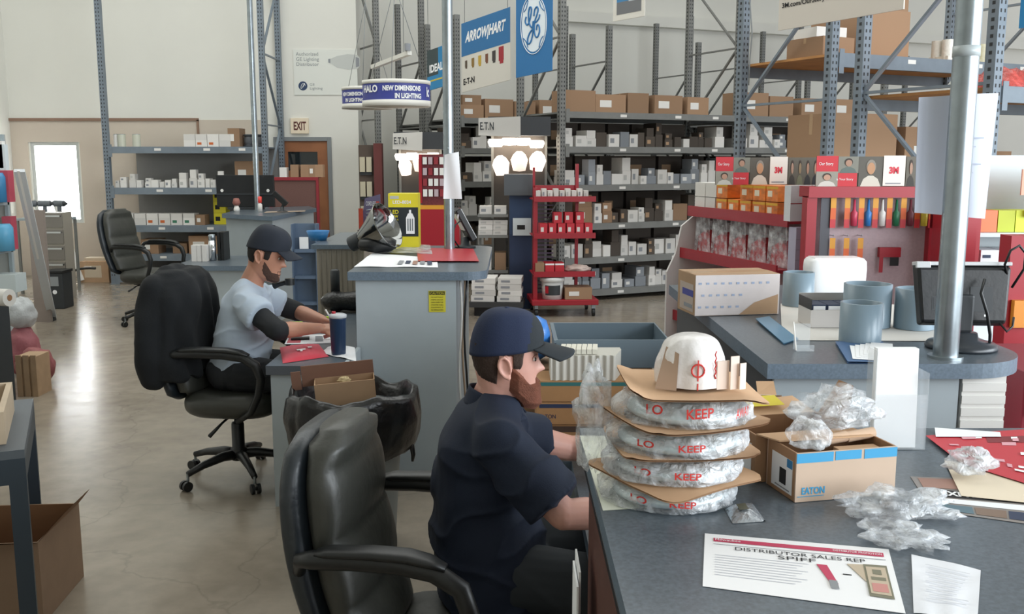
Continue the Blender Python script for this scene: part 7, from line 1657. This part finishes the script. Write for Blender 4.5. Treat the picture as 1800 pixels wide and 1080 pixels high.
# --- blue cabinet
M_bc = mat('steel_blue_cabinet', '#34566f', .4); t = T('tool_cabinet', 'steel blue tool cabinet at the left edge beyond the work table', 'cabinet', (-4.3, 6.0, 0))
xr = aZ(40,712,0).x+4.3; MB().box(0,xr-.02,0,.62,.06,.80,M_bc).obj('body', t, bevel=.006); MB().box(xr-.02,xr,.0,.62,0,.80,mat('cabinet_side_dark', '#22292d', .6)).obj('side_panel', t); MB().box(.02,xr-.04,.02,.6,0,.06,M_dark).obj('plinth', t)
for k in range(3): d_ = MB().box(.03,xr-.05,-.012,-.001,.10+.235*k,.32+.235*k,M_bc).obj('drawer', t); MB().box(.2,xr-.2,-.022,-.012,.27+.235*k,.285+.235*k,M_steel).obj('handle', d_)
t = T('paper_roll', 'white paper roll lying on the blue cabinet', 'roll', tuple(aY(10,512,6.2)-Vector((0,0,0)))); t.location = (aY(-14,510,6.15).x, 6.15, .80+.058)
MB().cyl((-.25,0.06,0),(.14,-.06,0),.055,mat('paper_roll_white', '#c9c7c1', .7),n=24).obj('roll', t); MB().cyl((.138,-.0595,0),(.142,-.0607,0),.02,M_kraftd,n=16).obj('core', t)
# --- left gondola along the wall
gx1 = aY(22,430,8.85).x; t = T('display_shelf', 'cluttered left wall shelving with blue and red products beyond the blue cabinet', 'display shelf', (gx1-1.2, 8.5, 0)); M_gsh = mat('cool_grey_shelf', '#98a5aa', .5)
for z in (.15,.55,.92,1.35): MB().box(0,1.2,0,.35,z-.03,z,M_gsh).obj('shelf', t)
MB().box(0,1.2,.35,.37,0,1.95,mat('gondola_back', '#a7a9a6', .6)).obj('back_panel', t); MB().box(1.17,1.2,.32,.35,0,1.95,M_gsh).obj('side_post', t)
def gput(px_, Y_, z, dims, m, label, cat, name, grp=None, shape='box'):
    x = aY(px_, 400, Y_).x; b = MB()
    if shape == 'box': b.box(-dims[0]/2,dims[0]/2,-dims[1]/2,dims[1]/2,0,dims[2],m)
    else: b.lathe([(0,0),(dims[0]/2,0),(dims[0]/2,dims[2]*.85),(dims[0]*.35,dims[2]),(0,dims[2])], m, n=20)
    o = b.obj(name); o.location = (x, Y_, z+.0012); return tag(o, label, cat, grp)
M_lb = mat('product_blue', '#3d83b3', .4); M_lr = mat('product_red', '#b5485a', .45)
gput(4, 8.66, 1.35, (.14,.14,.26), M_lb, 'blue tub with a red band on the upper left wall shelf', 'tub', 'product_tub', None, 'cyl'); gput(16, 8.7, 1.35, (.10,.1,.28), M_lr, 'red pack beside the blue tub on the upper left wall shelf', 'pack', 'red_pack')
gput(6, 8.62, .92, (.16,.14,.24), mat('product_blue_light', '#5aa0c4', .4), 'light blue tub with a white cap on the middle left wall shelf', 'tub', 'product_tub', None, 'cyl'); gput(17, 8.75, .92, (.08,.1,.3), M_lr, 'red pack right of the light blue tub on the left shelf', 'pack', 'red_pack')
gput(4, 8.66, .55, (.26,.2,.16), mat('pale_grey_bin', '#b9c3c4', .5), 'pale grey bin under the light blue tub', 'bin', 'storage_bin'); gput(2, 8.66, .15, (.24,.2,.22), mat('clear_crate', '#b4bcbf', .4), 'clear plastic crate of hardware on the lowest left shelf', 'crate', 'crate')
for k, (px_, z_, m_, l_) in enumerate([(4,1.65,M_white,'tall white pack high on the left wall'),(8,1.62,mat('cool_white_panel', '#cfd9dc'),'upper white pack high on the left wall'),(-4,1.5,M_white,'lower white pack at the very left edge')]): gput(px_, 8.81, z_, (.14,.06,.24), m_, l_, 'pack', 'hanging_pack')
# bags & red items on floor
for k, (px_, Y_, m_, r_, l_) in enumerate([(30,7.7,mat('dull_red_bag','#9a5a60',.6,bump=.4),(.13,.14,.2),'dull red bag on the floor left of the leaning white board'),(34,7.7,mat('grey_white_bag','#b0b3b3',.5,bump=.5),(.11,.12,.13),'grey white bag piled on the dull red bag'),(52,7.35,mat('rusty_red_bag','#8d4f50',.6,bump=.4),(.14,.12,.14),'rusty red bag at the foot of the leaning board')]):
    film('sack', l_, (aY(px_,500,Y_).x, Y_, [.2,.50,.14][k]), r_, 50+k, m_, floor=[0.002,.39,.002][k], amp=.12)
t = T('wooden_crate', 'narrow tan wooden crate on the floor beyond the blue cabinet', 'crate', (aY(27,620,6.95).x, 6.95, 0)); 
MB().box(0,.15,0,.2,0,.30,mat('tan_wood', '#a5896b', .7, var=.1)).obj('crate_body', t)
for x_ in (.0,.055,.11): MB().box(x_,x_+.04,-.012,-.001,0,.31,mat('tan_wood', '#a5896b')).obj('slat', t)
# leaning white board/tube
b0 = aZ(92,562,0); bt = aY(34,300,8.4); 
t = T('leaning_board', 'long white board leaning against the left shelving', 'board', (b0.x, b0.y, 0)); top = Vector((aY(33,300,8.35).x-b0.x, 8.36-b0.y, aY(33,300,8.36).z)); MB().beam((0,0,.032), top, .085, .03, mat('white_profile', '#c9cdd0', .5)).obj('board', t)
MB().beam((0,-.018,.034), top+Vector((0,-.018,0)), .02, .012, M_white).obj('edge_lip', t)
# steel stack (folded trays) against the wall
sx_ = aY(96,450,11.9).x; t = T('drawer_cabinet', 'brushed steel multi drawer stand left of the back window', 'cabinet', (sx_-.17, 11.9, 0)); 
MB().box(0,.30,0,.25,.0,1.08,mat('brown_steel', '#a09a8e', .4)).obj('body', t)
for k in range(4): d_ = MB().box(.0,.30,-.012,-.001,.30+.2*k,.47+.2*k,mat('glossy_dark_drawer', '#8b8782', .2, .8)).obj('drawer', t); MB().box(.02,.28,-.035,-.012,.43+.2*k,.45+.2*k,M_chrome).obj('handle', d_)
t = T('paper_shredder', 'black floor standing bin with a grey label by the steel drawer stand', 'bin', (aY(102,540,11.2).x-.10, 11.15, 0)); MB().box(0,.20,0,.25,0,.42,M_dark).obj('body', t, bevel=.01); MB().box(-.01,.21,-.01,.26,.42,.45,M_black).obj('lid', t, bevel=.006); MB().box(.05,.15,-.003,-.0005,.27,.38,mat('grey_label', '#8f9496', .6)).obj('label', t); MB().cyl((.1,-.004,.2),(.1,-.0005,.2),.025,M_wht,n=20).obj('round_badge', t)
t = T('panel', 'tall flat brown panel standing left of the steel drawer stand', 'panel', (aY(66,430,10.3).x-.06, 10.25, 0)); MB().box(0,.17,0,.04,0,1.2,mat('taupe_panel', '#91857d', .6)).obj('panel_board', t); MB().box(0,.17,.04,.12,0,.03,M_dark).obj('foot', t)
# power tools heap before the window
for k, (px_, py_, r_, l_) in enumerate([(50,352,(.13,.1,.07),'grey tool on top of the cluttered stand, left'),(72,362,(.12,.1,.08),'grey tool on top of the cluttered stand, middle'),(92,380,(.10,.1,.06),'grey tool on top of the cluttered stand, right')]):
    pass
t = T('tool_stand', 'dark cluttered tool stand silhouetted before the bright window', 'stand', (aY(64,400,12.4).x-.26, 12.4, 0)); MB().box(0,.6,0,.4,.95,.98,M_gsh).obj('top_board', t); 
for x_ in (0,.57): MB().box(x_,x_+.03,0,.03,0,.95,M_rack).box(x_,x_+.03,.37,.40,0,.95,M_rack).obj('post', t)
for k in range(3):
    o = T('power_drill', ['left','middle','right'][k]+' grey cordless drill standing on the stand before the window', 'power tool', (t.location.x+.12+.18*k, 12.55+.02*k, .9815), .5-.4*k)
    M_pt = mat('dusty_tool_grey', '#63686d', .5)
    MB().box(-.035,.05,-.04,.04,0,.05,M_dark).obj('battery', o, bevel=.006); MB().box(-.018,.03,-.018,.018,.05,.15,M_pt).obj('handle', o, bevel=.008)
    MB().cyl((-.07,0,.18),(.08,0,.18),.04,M_pt,n=18).obj('motor_body', o); MB().cyl((.08,0,.18),(.13,0,.18),.03,M_dark,.014,16).obj('chuck', o)
t = T('white_tube', 'short white pipe leaning by the window below the tools', 'pipe', (aY(134,420,13.5).x, 13.6, 0)); MB().cyl((0,0,.03),(-.36,.1,1.15),.035,M_white,n=16).obj('pipe', t)
# cardboard box and hose near the wall
t = T('floor_carton', 'brown carton with a cream label on the floor below the tan wall', 'box', (aY(158,485,13.9).x, 13.6, .001)); MB().box(0,.40,0,.35,0,.30,M_kraft).obj('carton', t); MB().box(.06,.30,-.003,-.0005,.07,.24,mat('cream_label', '#c9b9a2', .7)).obj('label', t); MB().box(.02,.38,.1,.3,.30,.34,mat('cream_label', '#c9b9a2')).obj('folded_lid', t)
b = MB(); b.tube([(x_, 13.35+.05*math.sin(x_*9), .02+.22*max(0, math.sin((x_+6.5)*2.3))) for x_ in [-6.6+.07*i for i in range(13)]], .018, mat('dark_hose', '#3c3a38', .5), 8); tag(b.obj('hose'), 'dark hose curving over the floor carton', 'hose')
